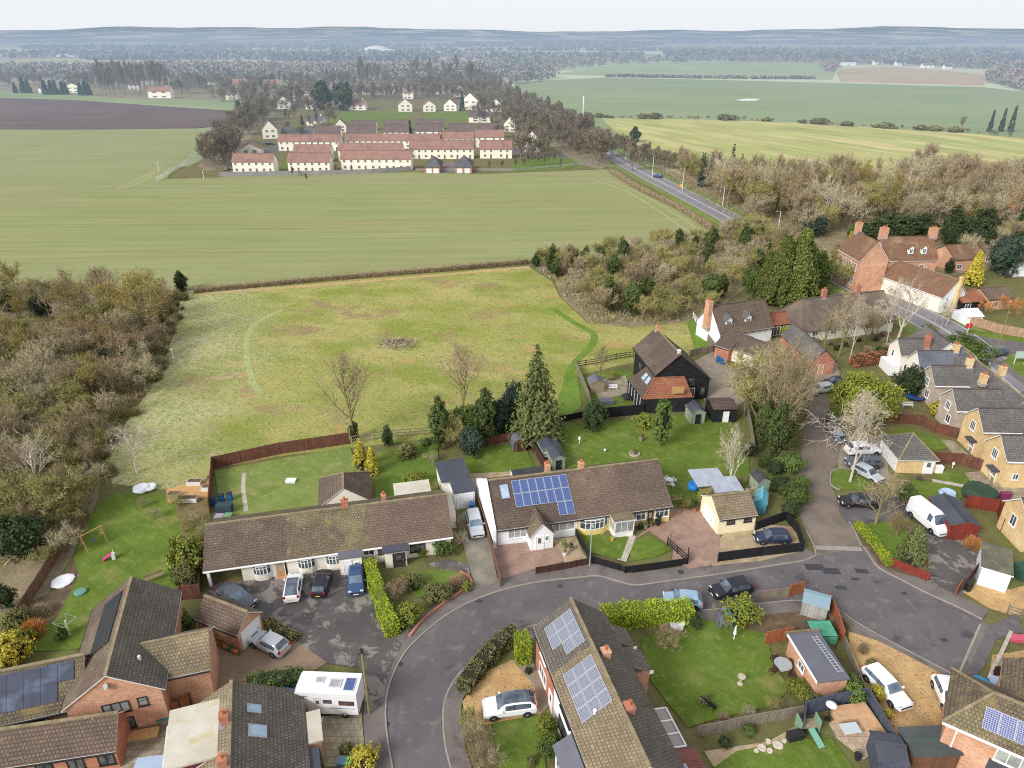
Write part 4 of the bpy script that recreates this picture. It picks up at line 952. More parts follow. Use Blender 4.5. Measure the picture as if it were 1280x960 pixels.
  if pane:
   g_ = MB(); g_.poly([(w*.3,-.056,h*.5),(w*.7,-.056,h*.5),(w*.7,-.056,h*.85),(w*.3,-.056,h*.85)]); g_.build('pane', pane, o)
  k = MB(); k.box(w*.82,-.09,h*.46,w*.88,-.05,h*.52); k.build('handle', steel, o)
  return o
 def bow(s, a, z, w, h, out=.45, base=rend_w, face='F', n=5, gl=glass, skirt=True):
  """a shallow bow window: facets of glass over a rendered base, with a low lead roof"""
  ox, oy, an = (0,0,0)
  pts = []
  for i in range(n+1):
   t = i/n; pts.append((a+w*t, -out*math.sin(math.pi*(.12+.76*t))**.8 if 0 < i < n else -.05))
  pts[0] = (a, -.02); pts[-1] = (a+w, -.02)
  m = MB(); g_ = MB(); b = MB()
  for (x0_,y0_),(x1_,y1_) in zip(pts, pts[1:]):
   m.bar((x0_,y0_,z),(x0_,y0_,z+h),.08); m.bar((x0_,y0_,z+.04),(x1_,y1_,z+.04),.08); m.bar((x0_,y0_,z+h-.04),(x1_,y1_,z+h-.04),.08); m.bar((x0_,y0_,z+h*.66),(x1_,y1_,z+h*.66),.05)
   g_.poly([(x0_,y0_,z+.06),(x1_,y1_,z+.06),(x1_,y1_,z+h-.06),(x0_,y0_,z+h-.06)])
   if skirt: b.poly([(x0_,y0_,0),(x1_,y1_,0),(x1_,y1_,z),(x0_,y0_,z)])
  m.bar((pts[-1][0],pts[-1][1],z),(pts[-1][0],pts[-1][1],z+h),.08)
  lid = MB(); lid.poly([(x_,y_,z+h+.02) for x_,y_ in pts])
  o = s.part('bow_window', m, upvc); s.part('pane', g_, gl, o); s.part('bay_panel', b, [base], o); s.part('bay_roof', lid, lead, o)
 def boxpart(s, name, x0, y0, z0, x1, y1, z1, mat, top=None, parent=None):
  m = MB(); m.box(x0,y0,z0,x1,y1,z1,0,1 if top else None); return s.part(name, m, [mat]+([top] if top else []), parent)
 def roofpoly(s, name, pts_list, mats, parent=None):
  """slopes given as point loops in the house's frame, with a thickness below"""
  m = MB()
  for pts, mi in pts_list:
   m.poly(pts, mi); m.poly([(p[0],p[1],p[2]-.12) for p in pts][::-1], mi)
   for a, b in zip(pts, pts[1:]+pts[:1]): m.poly([a,(a[0],a[1],a[2]-.12),(b[0],b[1],b[2]-.12),b], mi)
  return s.part(name, m, mats, parent)
WINS = {}
def fence(line, h, mat, label, name='fence', post=1.8, pmat=None, t=.05, pw=.1, cat='fence', group=None, ph=None, rail=False):
 """panels along a polyline with a post every few metres, each post a part"""
 t0 = thing(name, label, cat, line[0], 0, group); o = line[0]; m = MB(); posts = []
 for a, b in zip(line, line[1:]):
  d = b-a; L = d.length; d.normalize(); n = V((-d.y, d.x, 0))*t/2; a_ = a-o; b_ = b-o
  if rail:
   for z in (h*.3, h*.62, h*.94): m.bar(a_+V((0,0,z)), b_+V((0,0,z)), .05, .12)
  else:
   for sgn in (1,):
    q = [a_-n, b_-n, b_+n, a_+n]; k = len(m.v); m.v += [(p.x,p.y,.03) for p in q]+[(p.x,p.y,h) for p in q]
    for f in ((0,3,2,1),(4,5,6,7),(0,1,5,4),(1,2,6,5),(2,3,7,6),(3,0,4,7)): m.f.append(tuple(k+j for j in f)); m.m.append(0)
   m.bar(a_+V((0,0,h+.03)), b_+V((0,0,h+.03)), .09, .05)
  cnt = max(1, round(L/post))
  for k in range(cnt): posts.append(a_.lerp(b_, k/cnt))
 posts.append(line[-1]-o)
 m.build('panel', mat, t0)
 q = MB(); q.box(-pw/2,-pw/2,0,pw/2,pw/2,(ph or h+.1)); me = q.mesh('post', pmat or mat)
 for p in posts[:95]: link('post', me, t0, (p.x,p.y,0))
 return t0
def shed(p0, p1, D, ze, zr, wallm, roofm, label, name='garden_shed', ax='y', door=None, win=None, cat='shed', group=None, ov=.12, vg=.1, h1=None):
 """a small pitched shed: walls, roof, door, window"""
 s = Hs(name, label, p0, p1, None, cat, group); L = (p1-p0).length
 if ax == 'y': s.gable(D, L, ze, zr, wallm, roofm, ax='y', ov=ov, vg=vg, gut=None, fas=wallm, ridge=roofm)
 else: s.gable(L, D, ze, zr, wallm, roofm, ov=ov, vg=vg, gut=None, fas=wallm, ridge=roofm)
 s.fr['L'] = L; s.fr['D'] = D
 if door: s.door('F', L*.5-door[0]/2 if len(door) < 4 else door[3], door[0], door[1], door[2], frame=door[2])
 if win: s.win(win[0], win[1], win[2], win[3], win[4], 2, 1, win[5] if len(win) > 5 else upvc)
 return s
# the long white row of bungalows, west
p0 = P(256,713,2.5); p1 = P(564,670,2.5); d_ = (p1-p0).normalized(); n_ = V((-d_.y, d_.x, 0))
H = Hs('bungalow_row', 'long white bungalow row with mottled brown roof and three parked cars before it', p0+n_*.35, p1+n_*.35)
L = 25.5; wl_ = MB()
H.gable(L, 8.5, 2.45, 4.75, rend_c, roof_mossy, ov=.38, vg=.25, sect=[(8.1, roof_brown), (16.7, roof_mossy), (99, roof_red)], ridge=ridge_m, walls=False, gut=upvc)
w = MB(); w.poly([(3.4,0,0),(L,0,0),(L,0,2.5),(3.4,0,2.5)]); w.poly([(3.4,3.5,0),(3.4,0,0),(3.4,0,2.5),(3.4,3.5,3.9)]); w.poly([(0,3.5,0),(3.4,3.5,0),(3.4,3.5,4.2),(0,3.5,4.2)], 1)  # carport back wall coloured dark to stand for the shade inside
w.poly([(0,8.5,0),(0,3.5,0),(0,3.5,4.3),(0,4.25,4.7),(0,8.5,2.45)]); w.poly([(L,0,0),(L,8.5,0),(L,8.5,2.45),(L,4.25,4.7),(L,0,2.45)]); w.poly([(L,8.5,0),(0,8.5,0),(0,8.5,2.45),(L,8.5,2.45)])
H.part('wall', w, [rend_c, fascia_br]); H.boxpart('carport_post', .0,-.1,0,.28,.2,2.4, upvc); H.boxpart('carport_beam', .28,-.08,2.18,3.4,.05,2.45, fascia)
H.win((0,3.5,0), .9, 1.1, 2.0, 1.0, 3);
for a_ in (4.55, 9.1, 12.0): H.bow(a_, .85, 1.75, 1.2, .4, rend_c)
m = MB(); m.box(6.75,-.02,0,7.95,.0,2.25); H.part('door_shade_panel', m, fascia_br); H.door('F', 6.8, .95, 2.1, timber, pane=glass_l, off=.04); H.boxpart('door_step', 6.6,-.5,0,8.1,0,.12, brick_o)  # flat dark panel paints the shade of the recess round the door
H.boxpart('porch', 13.45,-1.35,0,15.75,.0,2.3, rend_c, felt); H.boxpart('porch_roof', 13.35,-1.5,2.3,15.85,-.01,2.42, felt); H.door((13.45,-1.35,0), .35, .9, 2.0, upvc); H.win((13.45,-1.35,0), 1.5, 1.15, .5, .5, 1, 1, upvc)
H.win('F', 15.95, 1.25, 1.2, .85, 2); H.win('F', 17.0+.5, 1.1, 1.0, 1.0, 1, 1, fascia_br)
H.boxpart('entrance_porch', 18.2,-1.2,0,20.5,.0,2.25, rend_c); H.boxpart('porch_roof', 18.0,-1.5,2.25,20.8,-.01,2.4, felt_d); H.door((18.2,-1.2,0), .8, 1.3, 1.9, fascia_br, pane=glass, frame=fascia_br); H.win((18.2,-1.2,0), .85, .9, 1.3, 1.0, 1, 1, gutter_bk)
H.win('F', 20.95, .75, 1.7, 1.5, 3, 2, gutter_bk); H.boxpart('downpipe', 16.9,-.1,0,17.0,-.0,2.4, gutter_bk)
H.chimney(14.4, 4.4, 4.75, .95, brick_r, .75, .6, 1); H.chimney(18.7, 5.6, 4.0, 1.0, brick_o, .5, .5, 1)
rf0 = dict(H.fr)
H.gable(6.0, 5.6, 2.45, 4.5, rend_c, roof_brown, x0=11.4, y0=8.5, ax='y', hr=2.8, ridge=ridge_m, wallname='rear_wall', gut=None)
H.fr = rf0
H.boxpart('conservatory', 20.2,8.5,0,24.2,11.2,2.3, rend_w, felt_wh); H.boxpart('flat_roof', 20.0,8.55,2.3,24.4,11.4,2.42, felt_wh)
H.boxpart('side_extension', 25.5,4.2,0,26.7,8.0,2.3, rend_c, felt_wh)
# the bungalow pair with the solar roof
p0 = P(622.5,662.5,2.5); p1 = P(838.7,632.5,2.5); d_ = (p1-p0).normalized(); n_ = V((-d_.y, d_.x, 0))
H = Hs('bungalow_pair', 'white and yellow bungalow pair with blue solar panels on its brown roof', p0+n_*.3, p1+n_*.3); L = 20.7; D = 9.8
w = MB(); yr = D/2
H.gable(L, D, 2.5, 5.55, rend_w, roof_plain, ov=.32, vg=.2, sect=[(9.3, roof_plain), (15.0, roof_red), (99, roof_brown)], ridge=ridge_m, walls=False, gut=gutter_bk)
w.poly([(0,0,0),(9.3,0,0),(9.3,0,2.5),(0,0,2.5)]); w.poly([(9.3,0,0),(L,0,0),(L,0,2.5),(9.3,0,2.5)], 1); w.poly([(0,D,0),(0,0,0),(0,0,2.5),(0,yr,5.5),(0,D,2.5)]); w.poly([(L,0,0),(L,D,0),(L,D,2.5),(L,yr,5.5),(L,0,2.5)], 1); w.poly([(L,D,0),(0,D,0),(0,D,2.5),(L,D,2.5)])
H.part('wall', w, [rend_w, rend_y])
m = MB(); k_ = (5.55-2.5)/yr
m.poly([(-.62,-.45,0),(-.62,-.45,2.62),(-.62,yr,5.95),(-.62,yr,0)]); m.poly([(-.62,yr,0),(-.62,yr,5.95),(-.62,D+.2,2.7),(-.62,D+.2,0)]); m.poly([(-.22,-.45,2.62),(-.22,yr,5.95),(-.62,yr,5.95),(-.62,-.45,2.62)]); m.poly([(-.22,yr,5.95),(-.22,D+.2,2.7),(-.62,D+.2,2.7),(-.62,yr,5.95)]); m.poly([(-.62,-.45,0),(-.22,-.45,0),(-.22,-.45,2.62),(-.62,-.45,2.62)])
m.poly([(-.22,-.45,2.3),(-.22,yr,5.6),(-.22,yr,5.95),(-.22,-.45,2.62)])
H.part('gable_wall', m, rend_w)
H.panels([(i,j) for i in range(7) for j in (1,2)]+[(5,0),(6,0)], 2.55, .35, .95, 1.66, solar_b)
H.onslope(1.15, 3.3, .85, 1.6)
H.win('F', 1.2, .85, 2.2, 1.25, 3, 2, upvc, glass_l); H.win('F', 6.3, .95, 2.7, 1.3, 3, 1, upvc, glass_l)
H.boxpart('wall_panel', 6.25,-.06,0,9.1,-.002,.9, rend_w)
fr0 = dict(H.fr); rf = H.roof
H.gable(1.7, 2.6, 2.1, 3.55, rend_w, roof_brown, x0=3.4, y0=-1.7, ax='y', ov=.2, vg=.15, gut=None, wallname='porch_wall', ridge=ridge_d)
m = MB(); m.poly([(3.1,-.1,2.2),(4.7,-.1,3.7),(4.7,2.2,3.7),(4.7,1.9,3.7)]); H.fr = fr0; H.roof = rf
rp = H.roofpoly('porch_roof', [([(3.15,-.05,2.06+.1),(4.7,-.05,3.68),(4.7,1.95,3.68),(3.15,-.02,2.1)], 0), ([(4.7,-.05,3.68),(6.25,-.05,2.16),(6.25,-.02,2.1),(4.7,1.95,3.68)], 0)], [roof_brown])
H.door((3.4,-1.7,0), .55, .95, 2.0, upvc, pane=glass); H.win((3.4,-1.7,0), 1.65, 1.2, .4, .7, 1, 1, upvc);
H.bow(9.65, .9, 3.3, 1.35, .6, rend_y, n=6)
H.boxpart('glass_porch', 13.3,-1.6,0,15.6,-.0,.75, upvc); H.boxpart('porch_roof', 13.1,-1.8,2.3,15.8,-.01,2.5, fascia, roof_moss2)
for a_ in (13.3,): H.win((13.3,-1.6,0), 0, .75, 2.3, 1.5, 3, 1, upvc, glass_l, sill=False)
H.win((13.3,0,R(-90)), 0, .75, 1.55, 1.5, 2, 1, upvc, glass_l, sill=False); H.win((15.6,-1.6,R(90)), 0, .75, 1.55, 1.5, 2, 1, upvc, glass_l, sill=False)
H.win('F', 15.95, .9, 1.75, 1.3, 3, 2); H.door('F', 17.85, .85, 2.05, fascia_br, pane=glass_l, frame=timber); H.win('F', 18.85, .9, 1.7, 1.3, 3, 2)
for a_ in (11.2,): H.chimney(a_, yr+.25, 5.55, .9, brick_o, .6, .6, 1, pot=terracotta)
H.chimney(7.4, yr+1.4, 4.7, 1.35, brick_o, .5, .9, 2)
H.boxpart('rear_flat_roof', 4.0,D,0,9,D+1.6,2.4, rend_w, felt_bk)
# the two-storey pair in front, seen from above its ridge
rf_ = P(713,749,7.5); rn_ = P(807,951,7.5); d_ = (rn_-rf_).normalized(); n_ = V((-d_.y, d_.x, 0))
H = Hs('house_pair', 'two storey house pair with lichened brown roof, two grey solar arrays and dark rear slope', rf_-n_*3.05, rf_-n_*3.05+d_); L = 16.3; D = 6.2
H.gable(L, D, 5.05, 7.4, rend_w, roof_moss2, ov=.3, vg=.15, sect=[(5.3, roof_dark), (99, roof_moss2)], back=roof_dark, ridge=ridge_m, gut=gutter_bk, walls=False)
w = MB(); w.poly([(0,0,0),(5.3,0,0),(5.3,0,5.1),(0,0,5.1)], 1); w.poly([(5.3,0,0),(L,0,0),(L,0,5.1),(5.3,0,5.1)]); w.poly([(0,D,0),(0,0,0),(0,0,5.05),(0,D/2,7.35),(0,D,5.05)], 1); w.poly([(L,0,0),(L,D,0),(L,D,5.05),(L,D/2,7.35),(L,0,5.05)]); w.poly([(L,D,0),(0,D,0),(0,D,5.05),(L,D,5.05)], 1)
H.part('wall', w, [rend_w, brick_r]); H.boxpart('party_ridge', 5.22,-.3,5.0,5.4,.1,5.2, ridge_m)
H.panels([(i,j) for j in range(3) for i in range(3) if (i,j) not in ((2,0),)], .9, .55, 1.25, .98, solar_g)
H.panels([(i,j) for i in range(4) for j in range(3)], 6.1, .55, 1.15, .98, solar_g)
for a_, d2 in ((10.6, 1.8),): m = MB(); q_ = H.slope(a_, d2); m.lathe([(.12,-.1),(.12,.25),(.16,.3)], 8, 0, tuple(q_)); H.part('roof_vent', m, white_p, H.roof)
H.win('F', 1.2, .9, 2.0, 1.3, 3, 1); H.win('F', 1.4, 3.4, 1.6, 1.2, 2, 1); H.win('F', 7.0, 3.4, 2.4, 1.25, 3, 1, gutter_bk); H.win('F', 6.8, .8, 2.4, 1.4, 3, 1, gutter_bk); H.door('F', 4.1, .95, 2.05, upvc, pane=glass)
H.roofpoly('porch_canopy', [([(9.7,-1.5,2.5),(14.8,-1.5,2.5),(14.8,-.02,3.4),(9.7,-.02,3.4)], 0)], [felt]); H.boxpart('porch', 9.9,-1.3,0,14.6,-.01,2.5, rend_w); H.win((9.9,-1.3,0), .4, .8, 1.8, 1.3, 3, 1)
H.chimney(6.1, 4.0, 6.6, .9, brick_o, .65, .65, 1); H.chimney(11.6, 3.7, 6.8, .9, brick_r, .7, .65, 1)
H.fr0 = dict(H.fr)
for a_, b_, z_, m_ in ((1.4, 1.6, 4.4, rend_c), (4.0, 2.0, 4.2, brick_o)):
 H.boxpart('outrigger', a_,D,0,a_+2.0,D+b_,z_-.35, m_); H.roofpoly('outrigger_roof', [([(a_-.15,D+b_+.2,z_-.35),(a_+2.15,D+b_+.2,z_-.35),(a_+2.15,D-.3,z_+.9),(a_-.15,D-.3,z_+.9)][::-1], 0)], [roof_dark]); H.boxpart('white_bargeboard', a_+2.16,D+b_-.1,z_-.55,a_+2.2,D+b_+.25,z_-.2, upvc)
m = MB()
cx0, cy0 = 8.6, D
H.boxpart('conservatory', cx0,cy0,0,cx0+3.6,cy0+2.3,2.2, upvc, skyl)
for k in range(4): m.bar((cx0+k*1.2,cy0+.02,2.62),(cx0+k*1.2,cy0+2.4,2.3),.1)
m.bar((cx0,cy0+2.4,2.3),(cx0+3.6,cy0+2.4,2.3),.12); H.roofpoly('conservatory_roof', [([(cx0,cy0,2.56),(cx0,cy0+2.4,2.24),(cx0+3.6,cy0+2.4,2.24),(cx0+3.6,cy0,2.56)], 0)], [mk('twinwall_sheet', c(170,160,158), fine=.04, rough=.3)]); H.part('glazing_bars', m, upvc)
H.boxpart('lean_to', cx0+3.8,cy0,0,cx0+9.6,cy0+2.9,2.0, brick_r); H.roofpoly('lean_to_roof', [([(cx0+3.7,cy0,2.75),(cx0+3.7,cy0+3.1,2.1),(cx0+9.8,cy0+3.1,2.1),(cx0+9.8,cy0,2.75)], 0)], [corrug_r])
H.boxpart('rooflight', cx0+5.2,cy0+.8,2.62,cx0+6.0,cy0+1.5,2.72, skyl)
# brick house, bottom left
rf_ = P(164,722,7); rn_ = P(132,842,7); d_ = (rn_-rf_).normalized(); n_ = V((-d_.y, d_.x, 0)); L = (rn_-rf_).length+.1; D = 6.9
H = Hs('brick_house', 'large brick house with cross gables and a wide dark solar array on one wing', rf_-n_*D/2, rf_-n_*D/2+d_)
H.gable(L, D, 4.4, 6.9, brick_o, roof_brown, ov=.35, vg=.15, back=roof_dark, ridge=ridge_m, gut=gutter_bk)
H.panels([(i,0) for i in range(6)], 1.2, 1.4, 1.05, 2.1, solar_d, frame=solar_d, gap=.0)
H.win('R', 2.4, 2.7, 2.0, 1.15, 3, 1, gutter_bk, glass_l); H.win('R', 5.0, 2.9, .75, .95, 1, 2, gutter_bk, glass_l); H.win('R', 2.4, .8, 2.0, 1.2, 3, 1, gutter_bk)
m = MB(); m.lathe([(.3,0),(.25,.06),(.0,.1)], 10); dsh = H.part('satellite_dish', m, steel); dsh.location = (L+.15, D/2-.2, 5.9); dsh.rotation_euler = (R(60), 0, R(40))
q_ = H.slope(L-2.3, 2.0, 'b'); m = MB(); m.lathe([(.13,-.2),(.13,.3)], 8); v_ = H.part('soil_vent', m, white_p, H.roof); v_.location = q_
mainfr = dict(H.fr); mainroof = H.roof
wl0 = H.px(2,901,3.6); wl1 = H.px(82,880,3.6)
wing_a = wl0; yaw = math.atan2((wl1-wl0).y, (wl1-wl0).x)
H.gable(7.1, 5.2, 3.6, 6.0, brick_o, roof_mossy, x0=L-6.3, y0=-6.3, ax='y', ov=.4, vg=.2, ridge=ridge_m, wallname='wing_wall', gut=gutter_bk)
wingfr = dict(H.fr)
H.panels([(i,j) for i in range(4) for j in range(2)], .55, .3, 1.2, 1.45, solar_k, 'f', frame=solar_k, gap=.02); H.panels([(4,1)], .55, .3, 1.2, 1.45, solar_k, 'f', frame=solar_k, gap=.02)
H.win((L-1.1,-6.3,R(90)), 1.9, 1.6, 2.2, 1.1, 3, 1, gutter_bk)
H.gable(5.0, 4.6, 4.0, 5.7, brick_o, roof_moss2, x0=L-6.2, y0=D-1.6, ax='y', ov=.3, vg=.2, ridge=ridge_m, wallname='wing_wall', gut=gutter_bk)
H.fr = mainfr; H.roof = mainroof
p0 = P(0,958,2.6); p1 = P(140,937,2.6); d_ = (p1-p0).normalized()
a0 = p1-d_*16; n_ = V((-d_.y, d_.x, 0))
H = Hs('brick_outbuilding', 'low brick range with brown tiled roof below the gable of the brick house', a0+n_*.3, p1+n_*.3); H.gable(16, 3.4, 2.5, 4.1, brick_r, roof_brown, ov=.3, vg=.2, ridge=ridge_m, gut=gutter_bk)
for a_ in (10.2, 12.4, 14.6): H.win('F', a_, .7, 1.2, 1.3, 2, 1, gutter_bk)
rf_ = P(289,854,5.4); rn_ = P(286,960,5.4); d_ = (rn_-rf_).normalized(); n_ = V((-d_.y, d_.x, 0)); D = 9.8
H = Hs('chalet_bungalow', 'chalet bungalow with dark speckled roof, two skylights and a pale flat dormer', rf_-n_*D/2, rf_-n_*D/2+d_)
H.gable(13, D, 2.5, 5.35, brick_o, roof_moss2, ov=.35, vg=.2, back=roof_dark, ridge=ridge_m, gut=fascia)
H.onslope(2.0, 3.3, .7, 1.0, side='b'); H.onslope(3.9, 2.9, 1.0, 1.3, side='b'); fr0 = dict(H.fr)
H.chimney(3.6, D/2-.35, 5.35, .9, brick_r, .6, .6, 1); H.chimney(7.4, D/2-.35, 5.35, .9, brick_r, .6, .6, 1)
H.boxpart('dormer', 1.0,.6,2.4,5.9,D/2-.3,4.75, mk('maroon_cladding', c(110,62,66), fine=.1)); H.boxpart('dormer_roof', .8,.35,4.75,6.1,D/2-.15,4.95, felt_wh)
m = MB(); m.poly([(5.92,.35,2.6),(5.92,.35,3.0),(5.92,D/2-.3,5.35),(5.92,D/2-.3,4.95)]); H.part('bargeboard', m, upvc)
H.boxpart('garage_extension', 2.2,D,0,5.0,D+1.3,2.3, brick_o, felt_wh); H.boxpart('flat_roof', 2.1,D+.4,2.3,5.1,D+1.5,2.45, felt_wh); H.boxpart('bay', 5.4,D,0,8.2,D+1.1,2.2, rend_w, felt_d); H.win((8.2,D+1.1,R(180)), .1, .8, 2.6, 1.3, 4, 1, gutter_bk)
p0 = P(245,771,2.4); p1 = P(296.5,791.5,2.4)
H = Hs('brick_garage', 'small brick garage with brown tiled roof and white door beside a silver hatchback', p0, p1); L = (p1-p0).length; H.gable(L, 3.0, 2.3, 3.6, brick_o, roof_brown, ov=.2, vg=.12, ridge=ridge_m, gut=gutter_bk)
H.door('R', .3, 2.4, 2.1, upvc)
p0 = P(569,637); p1 = P(594,633)
H = Hs('garage', 'black flat roofed garage with white door at the end of the drive', p0, p1, cat='garage'); L = (p1-p0).length
H.boxpart('wall', 0,0,0,L,7.2,2.35, rend_w); H.boxpart('wall', -1.0,3.0,0,-.01,7.2,2.3, rend_c); H.boxpart('roof', -1.15,2.6,2.36,L+.12,7.4,2.5, felt_d); H.boxpart('roof', -.12,-.15,2.36,L+.12,2.59,2.5, felt_d); H.fr = dict(L=L, D=7.2); H.door('F', .2, L-.4, 2.1, upvc)
# black barn
p0 = P(792,434,5); p1 = P(819,467.5,5); d_ = (p1-p0).normalized(); n_ = V((-d_.y, d_.x, 0))
H = Hs('black_barn', 'black boarded barn house with brown roof and orange tiled lean-to wing', p0+n_*.3, p1+n_*.3, cat='barn'); L = (p1-p0).length
H.gable(L, 8.8, 5.0, 8.0, clad_bk, roof_plain, ov=.35, vg=.25, yr=3.4, zeb=3.5, ridge=ridge_m, fas=fascia_br)
H.chimney(.5, 3.4, 8.0, .8, brick_o, .6, .6, 2); H.chimney(L-.5, 3.4, 8.0, .6, rend_w, .35, .35, 0)
H.win('R', 4.7, 2.4, 1.7, 1.5, 3, 1, gutter_bk); H.win('R', 5.6, .5, .9, 1.6, 2, 1, upvc); H.win('R', 7.4, .6, .8, 1.5, 1, 1, gutter_bk)
for a_ in (2.5, 6.0): H.win('F', a_, 2.2, 1.3, 1.3, 2, 1, gutter_bk)
A_, B_ = H.px(804,499,2.5), H.px(866,496,2.5); C_, D_ = H.px(856,471,4.6), H.px(819,472.5,4.6); E_ = H.px(785,475,2.5); F_ = H.px(808,458,4.6)
H.roofpoly('wing_roof', [([A_,B_,C_,D_], 0), ([E_,A_,D_,F_], 1)], [roof_orange, roof_plain])
ed = MB(); ed.bar(A_+V((0,0,.06)), D_+V((0,0,.06)), .22, .1); ed.bar(D_+V((0,0,.06)), C_+V((0,0,.06)), .2, .1); H.part('ridge_tiles', ed, roof_orange)
w = MB()
for a_, b_ in ((A_,B_),(E_,A_),(B_,V((C_.x,C_.y,2.5)))): w.poly([(a_.x,a_.y,0),(b_.x,b_.y,0),(b_.x,b_.y,2.45),(a_.x,a_.y,2.45)])
w.poly([(B_.x,B_.y,2.4),(C_.x,C_.y,2.4),(C_.x,C_.y,4.5)]); H.part('wing_wall', w, clad_bk)
fn = (B_-A_).normalized(); m = MB(); q_ = A_.lerp(B_, .56); m.bar(q_+V((0,0,1.3))-V((-fn.y,fn.x,0))*.05, q_+fn*1.9+V((0,0,1.3))-V((-fn.y,fn.x,0))*.05, .06, 1.1); H.part('boarded_window', m, timber)
k_ = (D_-A_); k2 = (F_-E_)
def onq(s_, t_): return E_.lerp(A_, s_).lerp(F_.lerp(D_, s_), t_)
for s_ in (.32, .6):
 m = MB(); q = [onq(s_,.5), onq(s_+.2,.5), onq(s_+.2,.82), onq(s_,.82)]; m.poly([(p.x,p.y,p.z+.08) for p in q]); m.poly([(p.x,p.y,p.z-.02) for p in q][::-1]); H.part('rooflight', m, skyl)
m = MB();
for s_ in (.12,.3,.48,.66,.84): q_ = E_.lerp(A_, s_); m.bar((q_.x,q_.y,.1),(q_.x,q_.y,2.3),.1)
H.part('glazing_bars', m, upvc)
# cottages and the old houses up the lane
p0 = P(900,418,2.9); p1 = P(966,408,2.9); H = Hs('cottage', 'white cottage with two dormers and a tall brick chimney on its gable', p0, p1); L = (p1-p0).length
H.gable(L, 7.4, 3.0, 7.0, rend_w, roof_brown, ov=.3, vg=.15, ridge=ridge_d)
H.chimney(-.45, 3.7, 3.2, 5.0, brick_o, .9, 1.3, 2)
for a_ in (2.4, 6.6):
 q_ = H.slope(a_, 1.5); H.boxpart('dormer', a_-.7,q_.y,3.6,a_+.7,q_.y+2.2,5.0, rend_w); H.roofpoly('dormer_roof', [([(a_-.95,q_.y-.25,4.9),(a_,q_.y-.25,6.0),(a_,q_.y+3.2,6.0),(a_-.95,q_.y+2.4,4.9)], 0), ([(a_,q_.y-.25,6.0),(a_+.95,q_.y-.25,4.9),(a_+.95,q_.y+2.4,4.9),(a_,q_.y+3.2,6.0)], 0)], [roof_slate]); H.win((a_-.5,q_.y,0), 0, 3.85, 1.0, .95, 2, 1); m = MB(); m.poly([(a_-.7,q_.y-.01,5.0),(a_+.7,q_.y-.01,5.0),(a_,q_.y-.01,5.8)]); H.part('dormer_gable', m, rend_w)
H.win('L', 3.6, 4.4, .7, 1.0, 2, 1)
H = Hs('barn_extension', 'low open-fronted barn with orange clay roof between the cottage and the thatched house', P(965,407,2.4), P(1003,403,2.4), cat='barn'); L = 6.4; H.gable(L, 5.6, 2.4, 3.7, clad_bk, roof_orange, ov=.2, vg=.1, ridge=roof_orange, fas=fascia_br, gut=None)
for a_ in (.5, 2.4, 4.3): H.win('F', a_, .3, 1.5, 1.8, 2, 1, upvc, sill=False)
p0 = P(1005,412,2.6); p1 = P(1118,399,2.6); H = Hs('thatched_house', 'long low thatched house with two brick chimneys behind bare trees', p0, p1); L = (p1-p0).length
H.gable(L, 9.0, 2.7, 6.8, rend_c, thatch, ov=.5, vg=.3, hl=2.0, ridge=thatch, gut=None, fas=thatch)
for a_ in (2.0, 6.0, 10.5, 14): H.win('F', a_, 1.0, 1.3, 1.1, 2, 1)
H.chimney(6.6, 4.5, 6.8, 1.6, brick_r, .9, .7, 2); H.chimney(14.2, 4.5, 6.8, 1.6, brick_r, .9, .7, 2)
p0 = P(1011,469); p1 = P(1040,468); H = Hs('brick_outhouse', 'brick outhouse with plain gable end facing the lane courtyard', p0, p1, cat='outhouse'); L = (p1-p0).length; H.gable(12, L, 2.6, 4.5, brick_r, roof_slate, ax='y', ov=.25, vg=.15, ridge=ridge_d, fas=fascia_br); H.fr['L'] = L; H.door('F', 1.4, .9, 1.9, brick_o)
p0 = P(892,447); p1 = P(909,453); H = Hs('brick_stable', 'small brick stable with brown roof beside the barn yard gate', p0, p1, cat='stable'); L = (p1-p0).length; H.gable(L, 8, 2.5, 4.3, brick_r, roof_plain, ov=.25, vg=.15, hr=0, ridge=ridge_d, gl=brick_o); H.gable(7.5, 4.4, 2.5, 4.2, rend_c, roof_plain, x0=L, y0=1.2, ov=.25, ridge=ridge_d, wallname='wing_wall')
p0 = P(1106,325,7); p1 = P(1172,324,7); H = Hs('manor_house', 'large old brick house with clay tiled roof, dormers and three tall chimneys', p0, p1); L = (p1-p0).length
H.gable(L, 7, 7.0, 11.2, brick_o, roof_manor, ov=.3, vg=.15, ridge=roof_manor, gut=None)
fr0 = dict(H.fr); rf0 = H.roof
for a_ in (6.0, 9.0):
 q_ = H.slope(a_, 1.2); H.boxpart('dormer', a_-.6,q_.y,7.6,a_+.6,q_.y+1.6,9.3, upvc); H.roofpoly('dormer_roof', [([(a_-.8,q_.y-.2,9.2),(a_,q_.y-.2,10.2),(a_,q_.y+2.2,10.2),(a_-.8,q_.y+2.0,9.2)], 0), ([(a_,q_.y-.2,10.2),(a_+.8,q_.y-.2,9.2),(a_+.8,q_.y+2.0,9.2),(a_,q_.y+2.2,10.2)], 0)], [roof_manor]); H.win((a_-.4,q_.y,0), 0, 8.2, .8, 1.0, 2, 1); m = MB(); m.poly([(a_-.6,q_.y-.01,9.3),(a_+.6,q_.y-.01,9.3),(a_,q_.y-.01,10.1)]); H.part('dormer_gable', m, upvc)
for a_ in (2, 5, 8.2): H.win('F', a_, 1.0, 1.1, 1.7, 2, 2); H.win('F', a_, 4.2, 1.1, 1.6, 2, 2)
